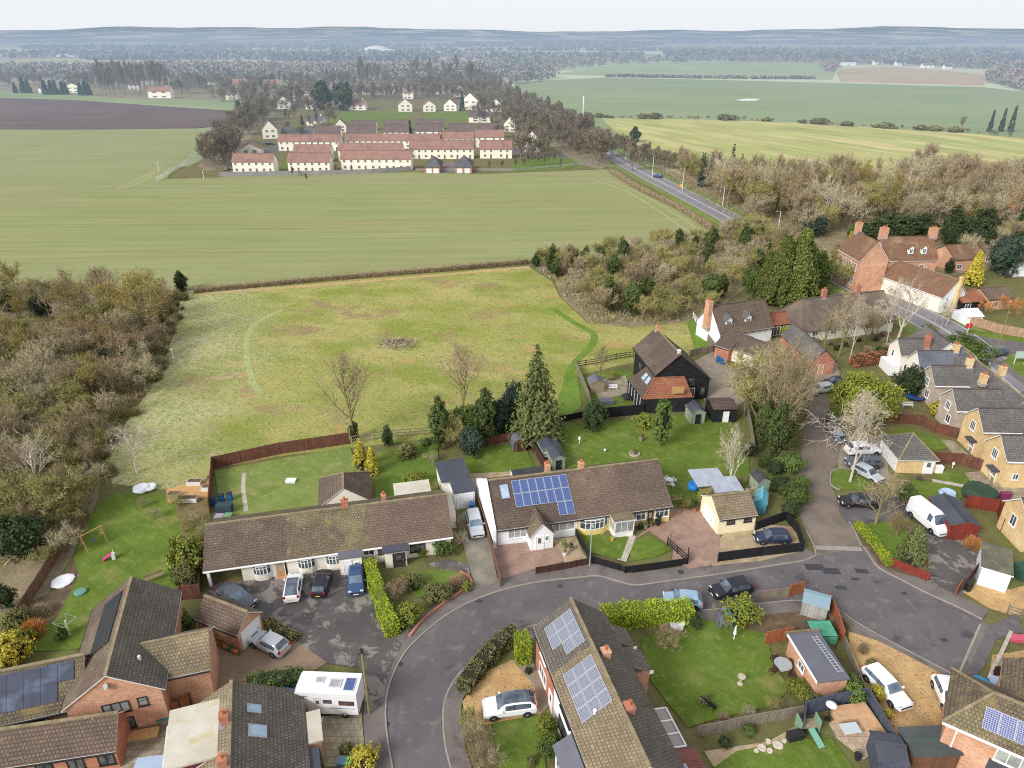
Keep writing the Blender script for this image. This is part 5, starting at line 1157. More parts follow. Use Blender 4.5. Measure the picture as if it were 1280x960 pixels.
H.chimney(0.4, 3.5, 11.2, 2.2, brick_o, 1.7, 1.0, 4); H.chimney(L-.3, 3.5, 11.2, 2.0, brick_o, 1.7, 1.0, 4)
H.gable(10, 6.2, 7.2, 11.2, brick_o, roof_manor, x0=-6.0, y0=-1.0, ax='y', ov=.3, vg=.15, ridge=roof_manor, wallname='wing_wall', gut=None, fas=upvc)
for k in range(4): H.win((-6.0,9.0,R(-90)), .7+2.3*k, 4.4, 1.1, 1.7, 2, 2); H.win((-6.0,9.0,R(-90)), .7+2.3*k, 1.2, 1.1, 1.8, 2, 2)
H.chimney(-2.9, 8.4, 11.2, 2.2, brick_o, 1.3, 1.0, 3); H.fr = fr0; H.roof = rf0
gb = P(1173,392); gr_ = P(1201,387); H = Hs('long_barn_house', 'long clay roofed house with white gable and brick chimney breast facing the road', gb, gr_); L = (gr_-gb).length
H.gable(24, L, 3.6, 6.8, rend_c, roof_manor, ax='y', ov=.3, vg=.2, ridge=ridge_m, fas=upvc, gl=rend_w, gut=None); H.fr['L'] = L
H.chimney(L/2+.3, -.35, .6, 7.0, brick_y, .7, .6, 1); H.win('F', 1.0, 2.6, .8, 1.0, 2, 1); H.win('F', 1.0, .7, .9, 1.0, 2, 1)
H.roofpoly('side_roof', [([(L+.2,3,3.4),(L+4.5,3,2.4),(L+4.5,14,2.4),(L+.2,14,3.4)], 0)], [roof_orange]); H.boxpart('side_wall', L+.05,3.2,0,L+4.2,13.8,2.3, brick_o)
for nm, lb, a_, b_, D_, zz, wm_, rm_ in (('tiled_shed', 'open shed with bright orange tiles beside the white gable', (1199,391), (1228,388), 6, (2.2,3.6), clad_bk, roof_orange), ('tiled_shed', 'red brown roofed shed behind the orange willow', (1232,388), (1262,386), 6, (2.4,3.8), brick_o, roof_red), ('tiled_barn', 'small tiled barn half hidden by conifers east of the manor', (1190,340), (1216,338), 8, (3,5.4), brick_o, roof_manor), ('tiled_barn', 'brown roofed barn beside the dark cypress', (1226,330), (1252,328), 7, (3,5), brick_o, roof_red)):
 q0, q1 = P(*a_), P(*b_); s_ = Hs(nm, lb, q0, q1, cat='shed' if 'shed' in nm else 'barn'); s_.gable((q1-q0).length, D_, zz[0], zz[1], wm_, rm_, ov=.25, ridge=rm_, gut=None, fas=fascia_br); s_.win('F', 1.0, .6, 1.4, 1.2, 2)
for q, lb in (([(1266,346),(1290,345)], 'pale roofed greenhouse at the edge beside the dark cypress'), ([(1206,407),(1226,406)], 'low white roofed shelter behind the board fence')):
 q0, q1 = P(*q[0]), P(*q[1]); s_ = Hs('shelter', lb, q0, q1, cat='shelter'); s_.gable((q1-q0).length, 4, 1.8, 2.6, rend_w, white_p, ov=.2, gut=None, ridge=white_p)
def rowhouse(name, label, corner, L, D, ze, zr, wall, roof, tall=True, porch=True, barge=upvc, east=None, group=None):
 H = Hs(name, label, corner, ang=R(-2))
 H.gable(L, D, ze, zr, wall, roof, ov=.25, vg=.2, ridge=ridge_d, fas=barge, gut=fascia)
 H.win('L', D*.36, ze-1.2, 1.1, 1.35, 3, 1); H.win('L', D*.55, .9, 1.1, 1.3, 2, 1)
 if porch:
  H.boxpart('porch_roof', -.9,D*.12,2.0,-.01,D*.45,2.2, felt_d); H.door('L', D*.62, .85, 1.95, timber_o)
 H.win('F', 1.3, 1.3, .75, .9, 2, 1)
 if east:
  fr0 = dict(H.fr); rf0 = H.roof; H.gable(east[0], east[1], ze, zr+.2, wall, roof, x0=L-.8, y0=(D-east[0])/2+east[2], ax='y', ov=.25, vg=.15, ridge=ridge_m, wallname='front_wall', gut=None, fas=barge); H.fr = fr0; H.roof = rf0
 return H
HA = rowhouse('yellow_brick_house', 'yellow brick house with white bargeboards, second from the van yard', P(1219,572), 7.0, 4.7, 4.2, 6.35, brick_y, roof_slate, east=(8, 5.5, 1.0))
HB = rowhouse('yellow_brick_house', 'yellow brick house with white bargeboards nearest the red fence', P(1247,610), 7.0, 4.7, 4.2, 6.35, brick_y, roof_slate, east=(8, 5.5, 1.0))
HS = rowhouse('stone_cottage', 'pale stone cottage with grey roof north of the yellow brick houses', P(1197,513,3.7), 6.5, 4.6, 3.8, 5.9, stone_w, roof_slate, porch=False, east=(8, 5, .5)); HS.chimney(5.6, 5.0, 5.9, 1.2, brick_y, .7, 1.0, 2)
HG = rowhouse('stone_cottage', 'grey stone cottage with brick chimneys and an oval gable window', P(1169,481.5,3.7), 6.0, 4.4, 3.8, 5.9, stone_w, roof_slate, porch=False, east=(9, 5, .5)); HG.chimney(5.6, 2.3, 5.9, 1.3, brick_y, .9, .7, 2); HG.chimney(9.0, -.4, 5.9, 1.3, brick_y, .9, .7, 2)
HC = rowhouse('slate_cottage', 'cottage with bluish slate roof and glazed gable', P(1151,461,3.6), 6.2, 4.2, 3.7, 5.8, rend_c, roof_bluesl, porch=False, east=(6, 4.5, .5)); HC.win('L', .8, .8, 2.6, 1.6, 3, 2, upvc); HC.chimney(6.0, 2.2, 5.8, 1.2, brick_y, .8, .7, 2)
H = Hs('cream_house', 'cream house with grey roof, brick chimney and white lean-to behind the orange hedge', P(1126,448,3.0), ang=R(-2)); H.gable(5.5, 4.6, 3.6, 5.6, rend_y if False else rend_c, roof_slate, ov=.2, vg=.15, ridge=ridge_d, gut=None); H.chimney(4.3, 1.2, 4.6, 2.0, brick_r, .8, .7, 2); H.win('L', 1.4, 2.2, .8, 1.2, 1, 2); H.win('F', .8, .9, 1.0, 1.1, 2, 1)
H.boxpart('lean_to', -1.6,-.6,0,-.02,3.4,1.9, upvc, white_p); fr0 = dict(H.fr); rf0 = H.roof; H.gable(8, 5.2, 3.8, 6.2, rend_c, roof_slate, x0=4.4, y0=-.8, ax='y', ov=.2, vg=.15, ridge=ridge_d, wallname='front_wall', gut=None); H.win((5.2,-.8,0), .5, 3.1, .8, .8, 2, 1); H.win((5.2,-.8,0), 2.6, 3.1, .8, .8, 2, 1)
H = Hs('yellow_brick_cottage', 'small yellow brick gable house at the edge behind the white garage', P(1275,690), ang=R(-2)); H.gable(6, 4.6, 3.6, 5.5, brick_y, roof_dark, ov=.2, vg=.2, ridge=ridge_d, fas=upvc); H.win('L', 1.6, 1.8, 1.0, 1.4, 2, 1)
p0 = P(1120,591); p1 = P(1166,592); H = Hs('hipped_garage', 'yellow brick double garage with grey hipped roof and white side doors', p0, p1, cat='garage'); L = (p1-p0).length
H.gable(L, 5.6, 2.2, 4.4, brick_y, roof_slate, ov=.25, hl=2.5, hr=2.4, ridge=ridge_m, gut=None); H.door('F', L-1.5, 1.3, 2.0, upvc, pane=glass); H.door('L', .3, 2.3, 2.0, upvc); H.door('L', 2.9, 2.3, 2.0, upvc)
p0 = P(1183,675); p1 = P(1219,676.5); H = Hs('red_timber_garage', 'red timber garage with dark felt roof beside the white van', p0, p1, cat='garage'); L = (p1-p0).length; H.gable(5.4, L, 2.0, 2.55, shed_red, felt_d, ax='y', ov=.12, vg=.12, gut=None, fas=shed_red, ridge=felt_bk); H.fr['L'] = L; H.door('F', .45, L-.9, 1.75, shed_red, frame=shed_red)
p0 = P(1220,731); p1 = P(1256,742); H = Hs('white_garage', 'white garage with mossy dark flat roof on the gravel drive', p0, p1, cat='garage'); L = (p1-p0).length; H.boxpart('wall', 0,0,0,L,4.6,2.3, rend_w); H.boxpart('roof', -.15,-.15,2.31,L+.15,4.7,2.45, upvc, mk('mossy_felt_roof', c(96,96,88), c(120,116,92), scale=1, fine=.2, stain=(c(140,140,90), .8, .55))); H.fr = dict(L=L, D=4.6); H.door('F', .12, L-.24, 2.1, upvc)
p0 = P(1022,852,2.55); p1 = P(1062,848,2.55); H = Hs('flat_roof_garage', 'brick garage with flat grey roof and a ladder lying on it', p0, p1, cat='garage'); L = (p1-p0).length
H.boxpart('wall', .08,.08,0,L-.08,5.2,2.4, brick_o); H.boxpart('roof', -.05,-.05,2.41,L+.05,5.35,2.56, felt); H.boxpart('fascia', -.13,-.05,2.38,-.051,5.35,2.6, upvc); H.boxpart('parapet', -.2,5.36,2.3,L+.1,5.6,2.7, roof_moss2)
H.fr = dict(L=L, D=5.2); H.win('L', 2.2, 1.2, 1.0, .8, 2)
ld = thing('ladder', 'pale ladder lying along the flat grey garage roof', 'ladder', H.wd(2.2, .6, 2.6), H.ang); m = MB(); m.bar((0,0,.05),(-.25,4.2,.05),.07); m.bar((.45,0,.05),(.2,4.2,.05),.07)
rails = m.build('rail', steel, ld); m = MB()
for k in range(14): m.bar((.0-.25*k/14,.15+k*.3,.05),(.45-.25*k/14,.15+k*.3,.05),.06)
m.build('rung', steel, ld)
A_ = P(1182,897,4.8); B_ = P(1290,944,4.8); H = Hs('corner_house', 'brick house with hipped mossy roof and a row of blue-grey solar panels', A_+ (B_-A_).normalized()*.2, B_); L = (B_-A_).length+5
H.gable(L, 5.6, 4.7, 6.4, brick_o, roof_mossy, ov=.35, hl=2.4, ridge=ridge_m, gut=upvc); H.panels([(i,0) for i in range(4)], 2.1, .35, 1.05, 1.7, solar_mat('violet_solar_cells', c(88,92,136), c(98,102,146), c(186,190,210), .16, .014)); H.win('F', 3.4, 2.9, 2.4, 1.3, 3, 1, upvc, glass_l); H.boxpart('cladding_panel', 3.2,-.04,1.2,6.2,-.002,2.85, felt_d); H.win('F', 3.4, .2, 2.4, .9, 3, 1)
H.gable(5, 5.5, 4.4, 6.2, brick_o, roof_mossy, x0=3.4, y0=4.8, ax='y', ov=.3, ridge=ridge_m, wallname='wing_wall', gut=None)
H.boxpart('downpipe', .7,-.1,.5,.8,0,4.6, upvc)
H = Hs('flat_roof_store', 'dark flat roofed timber store between gravel drive and grey fence', P(1136,968), P(1192,966), cat='store'); H.boxpart('wall', 0,0,0,3.6,2.4,2.1, shed_br); H.boxpart('roof', -.1,-.1,2.11,3.7,2.5,2.25, mk('green_grey_felt', c(84,92,92), c(76,84,84), fine=.06, brick=(9,.5,.03,.95,1.05,(.8,.8,.8,1))))
# woods and trees
rg = random.Random(11)
def wood(name, pts, keys, hr, label, group, wr=(.85, 1.2), far=False, cat='tree'):
 for p in pts:
  k = rg.choice(keys); h = rg.uniform(*hr); lab = label[k] if isinstance(label, dict) else label
  (fartree if far else tree)(k, p, h, lab, name=name, group=group, w=rg.uniform(*wr), cat=cat)
def pxpoly(l): return px(l)
g1 = 'trees of the wood west of the meadow'
LW = {'garden': 'slender limbed leafless tree in the wood west of the meadow', 'tall': 'upright leafless tree in the wood west of the meadow', 'wood_brown': 'brown leafless tree in the wood west of the meadow', 'wood_olive': 'olive mossy thicket tree in the wood west of the meadow', 'wood_grey': 'grey twiggy tree in the wood west of the meadow', 'wood_red': 'reddish brown thicket tree in the wood west of the meadow', 'wood_yel': 'yellowish leafless tree in the wood west of the meadow'}
wood('woodland_tree', scatter(px([(-30,372),(60,372),(130,376),(205,376),(214,410),(196,440),(150,436),(60,412),(-30,420)]), 46, rg, 3.0), ['wood_olive','wood_brown','wood_yel','wood_grey','garden'], (4.5, 9.8), LW, g1)
wood('woodland_tree', scatter(px([(45,432),(130,440),(196,446),(180,488),(146,530),(60,520),(-10,500),(-40,470)]), 62, rg, 2.5), ['wood_grey','wood_red','wood_olive','wood_grey','wood_yel','garden','wood_olive'], (4.4, 9.6), LW, g1)
wood('woodland_tree', scatter(px([(-50,530),(60,540),(140,540),(124,575),(106,612),(80,650),(40,680),(-10,690),(-60,640)]), 66, rg, 2.2), ['wood_grey','wood_olive','wood_brown','wood_olive','garden'], (3.6, 8.2), LW, g1)
for u, vb, vt, k, lb in ((228,368,337,'ev_dark','dark evergreen standing alone at the west end of the long hedge'),(30,700,645,'shrub_dark','ivy green bush at the foot of the west wood'),(140,480,435,'ev_dark','dark ivy covered tree inside the west wood'),(165,470,425,'ev_mid','green ivy clad tree at the meadow edge of the wood'),(55,400,362,'ev_blue','bluish evergreen at the back of the west wood'),(10,395,355,'ev_blue','dark evergreen near the frame edge in the west wood')):
 treepx(k, u, vb, vt, lb, name='evergreen_tree')
treepx('wood_yel', 182, 428, 337, 'big yellowish oak at the top corner of the meadow', name='oak_tree', w=1.25); treepx('wood_yel', 150, 412, 345, 'smaller yellowish oak behind the big one by the wood', name='oak_tree', w=1.2); treepx('wood_yel', 90, 400, 350, 'mossy limbed oak at the back of the west wood', name='oak_tree', w=1.2)
treepx('pale', 172, 592, 528, 'pale yellow limbed ash standing in the tufted corner of the meadow'); treepx('pale', 55, 620, 540, 'pale limbed tree leaning over the west garden', name='bare_tree', w=1.2)
for i, (u, v, s) in enumerate(((98,655,6.2),(84,690,5),(112,630,5.6),(120,610,5),(70,640,7),(40,660,6.2),(60,705,3.6))): tree('wood_grey' if i % 2 else 'wood_olive', P(u,v), s*.8, 'grey green leaning tree at the edge of the west garden', name='woodland_tree', group='trees along the west garden fence', w=1.2)
eg = smoothline(px([(224,372),(214,400),(208,430),(196,458),(182,488),(164,512),(146,534),(132,566),(130,596)]), 6)
for i in range(70):
 p = rg.choice(eg)+V((rg.uniform(-2.2,1.4), rg.uniform(-1.2,1.2), 0)); tree(rg.choice(['bush_brown','bush_olive','bush_grey','bush_olive','shrub_olive']), p, rg.uniform(.7,2.0), 'low scrub along the meadow edge of the west wood', name='edge_scrub', group='scrub along the wood edge', cat='shrub', w=rg.uniform(1.0,1.5))
LT = {'wood_brown': 'brown leafless scrub tree in the thicket beyond the meadow', 'wood_olive': 'olive scrub tree in the thicket beyond the meadow', 'wood_grey': 'grey scrub tree in the thicket beyond the meadow', 'wood_red': 'reddish scrub tree in the thicket beyond the meadow', 'ev_dark': 'dark ivy bush in the thicket beyond the meadow', 'ivy_tree': 'ivy green tree in the thicket beyond the meadow'}
wood('scrub_tree', scatter(px([(672,334),(700,352),(716,380),(742,402),(800,406),(868,398),(905,378),(930,345),(960,335),(950,300),(900,290),(820,310),(740,318)]), 120, rg, 2.5), ['wood_olive','wood_brown','wood_olive','wood_brown','wood_grey','wood_olive','ivy_tree'], (3.8, 7.6), LT, 'scrub trees of the thicket', wr=(.95, 1.25))
treepx('ev_dark', 670, 336, 316, 'small dark holly at the meadow gate end of the long hedge', name='evergreen_tree')
for i, (u, vb, vt, w) in enumerate(((940,374,330,.8),(955,378,318,.8),(972,380,300,.85),(993,380,290,.85),(1010,376,302,.8),(960,366,320,.8),(984,366,306,.8),(1020,370,320,.7))): treepx('cyp' if i % 4 else 'ev_mid', u, vb, vt, 'olive green cypress of the dense clump behind the white cottage', name='cypress_tree', group='cypress clump behind the cottage', w=w)
LB = {'wood_brown': 'brown leafless tree in the belt behind the manor', 'wood_olive': 'olive thicket tree in the belt behind the manor', 'wood_grey': 'grey leafless tree in the belt behind the manor', 'wood_red': 'reddish leafless tree in the belt behind the manor', 'pale': 'pale barked tree in the belt behind the manor', 'tall': 'tall slender leafless tree in the belt behind the manor', 'pine_dark': 'dark pine among the leafless trees behind the manor', 'birch': 'white birch in the belt behind the manor', 'ivy_tree': 'ivy clad tree in the belt behind the manor', 'ev_dark': 'dark evergreen in the belt behind the manor', 'wood_yel': 'yellowish leafless tree in the belt behind the manor'}
wood('belt_tree', scatter(px([(880,236),(960,232),(1090,248),(1150,262),(1290,262),(1290,300),(1180,284),(1080,276),(1040,300),(1010,300),(950,285),(910,262)]), 120, rg, 4.0), ['wood_brown','wood_grey','wood_olive','wood_grey','wood_brown','wood_yel','wood_olive','pale','wood_grey','tall'], (9.5, 16), LB, 'trees of the belt behind the manor', wr=(.8,1.1))
wood('belt_tree', scatter(px([(1120,222),(1290,236),(1290,262),(1120,250)]), 34, rg, 5.0), ['wood_brown','wood_grey','wood_brown','wood_grey'], (11, 17), LB, 'trees of the belt behind the manor')
wood('belt_tree', scatter(px([(835,214),(905,222),(960,232),(900,240),(862,230)]), 26, rg, 4.2), ['wood_brown','wood_olive','wood_olive','pine_dark','wood_brown'], (8, 13), LB, 'trees of the belt behind the manor', wr=(.7,1.0))
wood('belt_tree', scatter(px([(905,290),(960,300),(1040,330),(1100,360),(1080,368),(1010,350),(930,325)]), 44, rg, 3.2), ['wood_brown','wood_olive','wood_olive','wood_grey','wood_brown'], (5, 9), LB, 'trees of the belt behind the manor')
wood('belt_tree', scatter(px([(1180,300),(1290,300),(1290,345),(1225,345),(1185,318)]), 16, rg, 4.5), ['wood_brown','ev_dark','wood_grey','wood_olive'], (6, 10), LB, 'trees of the belt behind the manor')
for u, vb, vt, k, lb, w in ((912,232,178,'pine_dark','dark pine rising over the road trees',.8),(895,230,190,'pine_dark','smaller dark pine beside the road lamps',.8),(985,250,196,'wood_grey','tall grey tree with rounded crown above the striped field',1.0),(1040,246,188,'wood_brown','tallest rounded brown tree on the belt skyline',1.15),(1185,254,186,'wood_red','reddish tree with broad rounded crown on the belt skyline',1.15),(1150,250,192,'wood_grey','slender grey tree beside the broad reddish crown',.9),(1215,262,198,'wood_red','reddish round tree right of the broad crown',1.1)): treepx(k, u, vb, vt, lb, name='tall_tree', w=w)
for u, vb, vt in ((1252,268,216),(1272,282,225),(1285,292,236)): treepx('orange', u, vb, vt, 'orange brown beech tree at the right edge of the belt', name='beech_tree', group='orange trees at the right edge', w=.9)
for u, vb, vt, w, k, lb in ((1120,308,266,2.2,'ev_dark','dark spreading yew behind the manor roof'),(1096,312,272,1.9,'ev_dark','dark yew beside the manor chimney'),(1150,305,268,1.9,'ev_dark','dark evergreen behind the manor between its chimneys'),(1015,300,262,1.5,'ev_blue','dark evergreen west of the manor'),(1065,300,278,.9,'ev_mid','green conifer at the manor gate'),(1130,345,306,.8,'ev_dark','dark conifer in front of the manor wall'),(1102,345,318,1.2,'ev_mid','green bush before the manor facade'),(1250,352,288,1.0,'ev_blue','tall dark cypress at the east edge'),(1200,320,285,.9,'ev_blue','dark conifer behind the tiled barn'),(1232,300,262,1.0,'ev_dark','dark conifer among the eastern trees'),(1185,345,322,.9,'ev_dark','dark bush behind the clay roofed house')): treepx(k, u, vb, vt, lb, name='evergreen_tree', w=w)
treepx('cone_gold', 1214, 357, 316, 'golden conifer glowing beside the dark cypress', name='golden_conifer', w=1.1); treepx('cone_gold', 1058, 320, 290, 'slim yellow green conifer left of the manor facade', name='golden_conifer', w=.6); treepx('orange', 1256, 396, 362, 'orange willow in the garden beside the tiled sheds', name='willow_tree', w=1.0); treepx('orange', 1228, 392, 372, 'small orange stemmed shrub by the sheds', name='willow_tree', w=1.0)
for u, vb, vt, k, lb, w in ((1048,446,362,'garden','leafless ash before the thatched house',.9),(1062,450,372,'birch','slim white birch leaning before the thatched house',.7),(1030,438,385,'garden','bare apple tree beside the orange barn roof',1.0),(1122,425,345,'pale','white barked spreading tree by the thatched house end',1.0),(1108,430,355,'birch','white limbed tree behind the cream house',.8),(1182,408,372,'pale','small pale tree on the verge by the white gable',.7),(1176,412,380,'birch','thin pale tree at the roadside',.7),(1080,430,385,'garden','bare brown tree over the courtyard shrubs',.9),(1090,425,378,'wood_grey','grey bare tree west of the white limbed one',.8)): treepx(k, u, vb, vt, lb, w=w)
for u, vb, vt, w, k, lb in ((1201,462,418,1.5,'ev_mid','green rounded tree beside the main road junction'),(1136,497,458,1.5,'ev_round','round dark holm oak in the cottage garden'),(1160,420,405,1.3,'shrub_mid','green bush on the road verge near the white gable'),(1225,478,462,1.0,'shrub_mid','low green shrubs along the cottage road side')): treepx(k, u, vb, vt, lb, name='round_tree', w=w)
treepx('ev_yel', 1071, 540, 466, 'broad yellow green tree at the top of the lane', name='round_tree', w=.98, pick=0)
treepx('birch', 1062, 603, 492, 'white birch on the grass island by the parked cars', name='birch_tree', w=.95); treepx('garden', 1094, 656, 588, 'multi stemmed leafless tree by the parking bay', w=1.15); treepx('wood_yel', 1120, 672, 640, 'low twiggy tree behind the corner hedge', w=1.2)
treepx('cone_green', 1138, 707, 655, 'bright green conifer inside the red corner fence', name='conifer_tree', w=.95); treepx('bush_red', 1120, 672, 640, 'reddish bare shrub left of the green conifer', name='shrub', cat='shrub');
for i, (u, vb, vt, w) in enumerate(((930,520,444,.75),(985,560,436,.75),(1000,545,462,.65),(955,552,424,.8),(972,570,440,.7))): treepx('garden', u, vb, vt, 'straw coloured leafless crown among the ivy trees by the lane', group='straw coloured crowns by the lane', w=w)
for i, (u, vb, vt, w, k) in enumerate(((938,505,438,.8,'garden'),(952,530,420,.9,'wood_olive'),(972,520,416,.9,'garden'),(990,520,430,.8,'garden'))): treepx(k, u, vb, vt, 'leafless crown rising from the ivy trees west of the lane', group='bare crowns above the ivy west of the lane', w=w)
for i, (u, vb, vt, w) in enumerate(((945,520,462,.75),(962,548,468,.85),(982,545,470,.8),(935,500,462,.7),(990,520,474,.7),(968,575,505,.85),(950,560,500,.65))): treepx('ivy_tree', u, vb, vt, 'ivy smothered tree in the dense row west of the lane', name='ivy_tree', group='ivy trees west of the lane', w=w)
for i, (u, vb, vt, w) in enumerate(((985,600,560,1.2),(975,625,590,1.2),(992,640,600,1.2),(985,655,622,1.2),(1000,622,590,.9),(968,600,572,1.2),(955,590,565,1.0))): treepx('ev_dark' if i % 2 else 'ev_mid', u, vb, vt, 'dark green laurel in the tall shrubbery beside the lane', name='laurel', group='laurels beside the lane', cat='shrub', w=w)
treepx('garden', 443, 550, 428, 'tall leafless tree with ivy round its trunk at the meadow fence', w=.85);
ivy = MB(); leaf_crown(5, .55, 1.4, 1.5, 40, 16, .2, 'round', ivy, 0, .3); tag(ivy.build('ivy', lf_dark, None, False, False), 'dark ivy wrapped round the tall tree trunk at the fence', 'ivy').location = P(443,550)
treepx('garden', 578, 520, 420, 'bare tree rising above the dark evergreens behind the bungalows', w=.95)
treepx('spruce', 670, 548, 427, 'tall feathery conifer with drooping branches behind the bungalow pair', name='conifer_tree', w=.9)
for i, (u, vb, vt, k, lb, w) in enumerate(((551,562,498,'ivy_tree','dark upright evergreen at the left of the garden clump',.75),(572,560,512,'wood_olive','olive twiggy tree in the garden clump',.8),(583,556,500,'ev_mid','green holly beneath the bare tree',.8),(606,552,488,'ivy_tree','dark evergreen in the middle of the garden clump',.9),(626,548,494,'ev_blue','bluish dark evergreen left of the tall conifer',.9),(643,542,470,'ev_blue','tall narrow dark evergreen touching the tall conifer',.65),(590,575,530,'ev_blue','low blue green juniper in front of the garden clump',1.0),(485,562,532,'ev_dark','small dark holly by the meadow fence',.8),(510,578,550,'shrub_olive','grey green garden shrub on the middle lawn',1.2),(537,586,560,'bush_brown','brown rounded shrub on the middle lawn',1.3),(532,560,545,'shrub_mid','green bush against the meadow fence',1.2),(520,615,585,'shrub_yel','yellow green shrub behind the long bungalow roof',1.0),(743,541,500,'ev_round','round dark clipped evergreen on the big lawn',1.05),(805,540,514,'shrub_yel','pale yellow green bush beside the columnar tree',1.2))): treepx(k, u, vb, vt, lb, name='garden_shrub' if k.startswith(('shrub','bush')) else 'evergreen_tree', cat='shrub' if k.startswith(('shrub','bush')) else 'tree', w=w)
treepx('col', 825, 558, 502, 'narrow columnar evergreen standing on the big lawn', name='columnar_tree', w=1.0)
treepx('pale', 910, 612, 530, 'silvery leafless tree with cut limbs on the big lawn edge', name='bare_tree', w=.75); treepx('garden', 750, 475, 428, 'small bare tree in the barn garden', w=.8); treepx('shrub_yel', 765, 478, 462, 'light shrub inside the barn garden', name='garden_shrub', cat='shrub')
for u, vb, vt, lb in ((452,586,550,'yellow golden conifer at the corner of the back lawn'),(466,592,560,'second golden conifer right beside the back lawn corner')): treepx('cone_gold', u, vb, vt, lb, name='golden_conifer', w=1.0)
treepx('bush_brown', 458, 620, 576, 'bushy brown bare shrub below the golden conifers', name='garden_shrub', cat='shrub', w=.8)
for i, (u, vb, vt, k, lb, w) in enumerate(((495,758,715,'bush_red','domed reddish brown shrub in the front garden',1.2),(515,740,715,'shrub_olive','olive shrub behind the domed one',1.3),(545,755,728,'shrub_olive','dull green mound shrub by the bend',1.5),(572,738,715,'bush_red','pinkish brown rounded shrub near the drive mouth',1.3),(583,742,726,'shrub_yel','little yellow shrub at the drive mouth',1.0),(510,784,752,'shrub_yel','yellow green bush at the end of the hedge',1.2),(555,700,672,'shrub_mid','upright green bush against the white end wall',1.0),(528,698,682,'shrub_yel','clipped yellow green bush below the black window',1.0),(575,690,655,'bush_brown','brown climbing shrub beside the drive',1.0),(578,668,640,'bush_red','rusty shrub at the bungalow corner',1.0),(498,692,680,'shrub_dark','small dark bush at the dark porch',1.0),(538,690,676,'shrub_dark','low dark bush under the white end wall',1.2))): treepx(k, u, vb, vt, lb, name='garden_shrub', cat='shrub', w=w)
for i, (u, vb, vt, k, lb, w) in enumerate(((243,690,630,'bush_olive','brown shrub in the tangle left of the long bungalow',.9),(240,735,660,'shrub_yel','yellow green tall shrub against the west boundary',.7),(238,742,690,'shrub_olive','olive shrub at the foot of the west boundary',.8),(225,640,610,'bush_olive','straw coloured bush below the decking',1.2),(250,660,630,'bush_brown','tangled brown shrub by the water butts',1.1),(180,640,615,'bush_grey','small bare apple tree on the side lawn',1.0),(195,655,630,'bush_grey','second small bare apple tree on the side lawn',.9),(232,800,765,'shrub_mid','green bush beside the brick house corner',.9),(235,820,790,'shrub_dark','dark bush along the brick house path',1.0),(250,838,808,'shrub_yel','lime green shrub by the white sacks',1.1),(238,872,830,'shrub_mid','large green shrub before the pale dormer',1.1),(255,870,848,'shrub_mid','green shrub at the drive edge',1.0),(225,785,760,'shrub_yel','variegated bush close to the brick house',.9),(245,812,790,'shrub_dark','round dark shrub near the garage pots',.9),(205,890,855,'bush_olive','wispy shrub against the brick gable',.8))): treepx(k, u, vb, vt, lb, name='garden_shrub', cat='shrub', w=w)
for i, (u, vb, vt, k, lb, w) in enumerate(((12,770,725,'ev_dark','dark evergreen bush at the left edge by the side lawn',.9),(15,840,790,'shrub_gold','bright golden bush at the left edge',1.1),(42,800,770,'bush_gold','orange yellow shrub beside the lawn edge',1.2),(30,815,785,'shrub_yel','yellow green shrub between the golden ones',1.1),(5,860,822,'shrub_gold','golden green bush against the solar wing',1.0),(50,775,752,'bush_brown','brown shrub on the bare soil bank',1.4),(20,790,760,'shrub_olive','olive bush below the dark evergreen',1.2),(78,805,780,'shrub_mid','low green shrub at the lawn corner',.7))): treepx(k, u, vb, vt, lb, name='garden_shrub', cat='shrub', w=w)
for i, (u, vb, vt, k, lb, w) in enumerate(((838,818,776,'bush_red','wide reddish brown bare bush on the east lawn',1.5),(925,785,745,'shrub_yel','rounded yellow green bush behind the pavement wall',1.2),(890,782,748,'garden','pink brown bare tree beside the rose arch',.5),(905,790,765,'bush_brown','brown bare shrub at the lawn corner',1.0),(1000,875,850,'shrub_yel','pale yellow green shrub before the flat roofed garage',1.2),(1012,885,862,'shrub_olive','olive shrub along the grey fence',1.0),(935,905,878,'bush_brown','brown shrub along the weathered fence',1.1),(905,905,890,'bush_red','dark red brown shrub along the weathered fence',1.2),(965,895,865,'bush_olive','tall dry shrub at the terrace corner',1.0),(880,885,868,'shrub_olive','grey green shrub near the lean-to roof',1.0),(1062,882,845,'shrub_mid','dark shrub between garage and gravel drive',1.0),(1088,842,822,'shrub_olive','small shrub on the gravel edge',.8),(1095,880,855,'shrub_gold','yellow green shrub beside the white hatchback',.9),(1107,900,885,'shrub_gold','small golden shrub at the grey fence',1.0),(1050,790,768,'bush_brown','dry brush behind the garden fence',1.2),(1078,820,800,'bush_brown','brown twiggy shrub on the drive edge',.8),(935,922,905,'shrub_mid','green shrub on the rubble bed',.9),(905,938,920,'shrub_dark','round dark shrub on the rubble bed',.9),(868,790,765,'shrub_dark','dark clipped shrub by the white bench',.8))): treepx(k, u, vb, vt, lb, name='garden_shrub', cat='shrub', w=w)
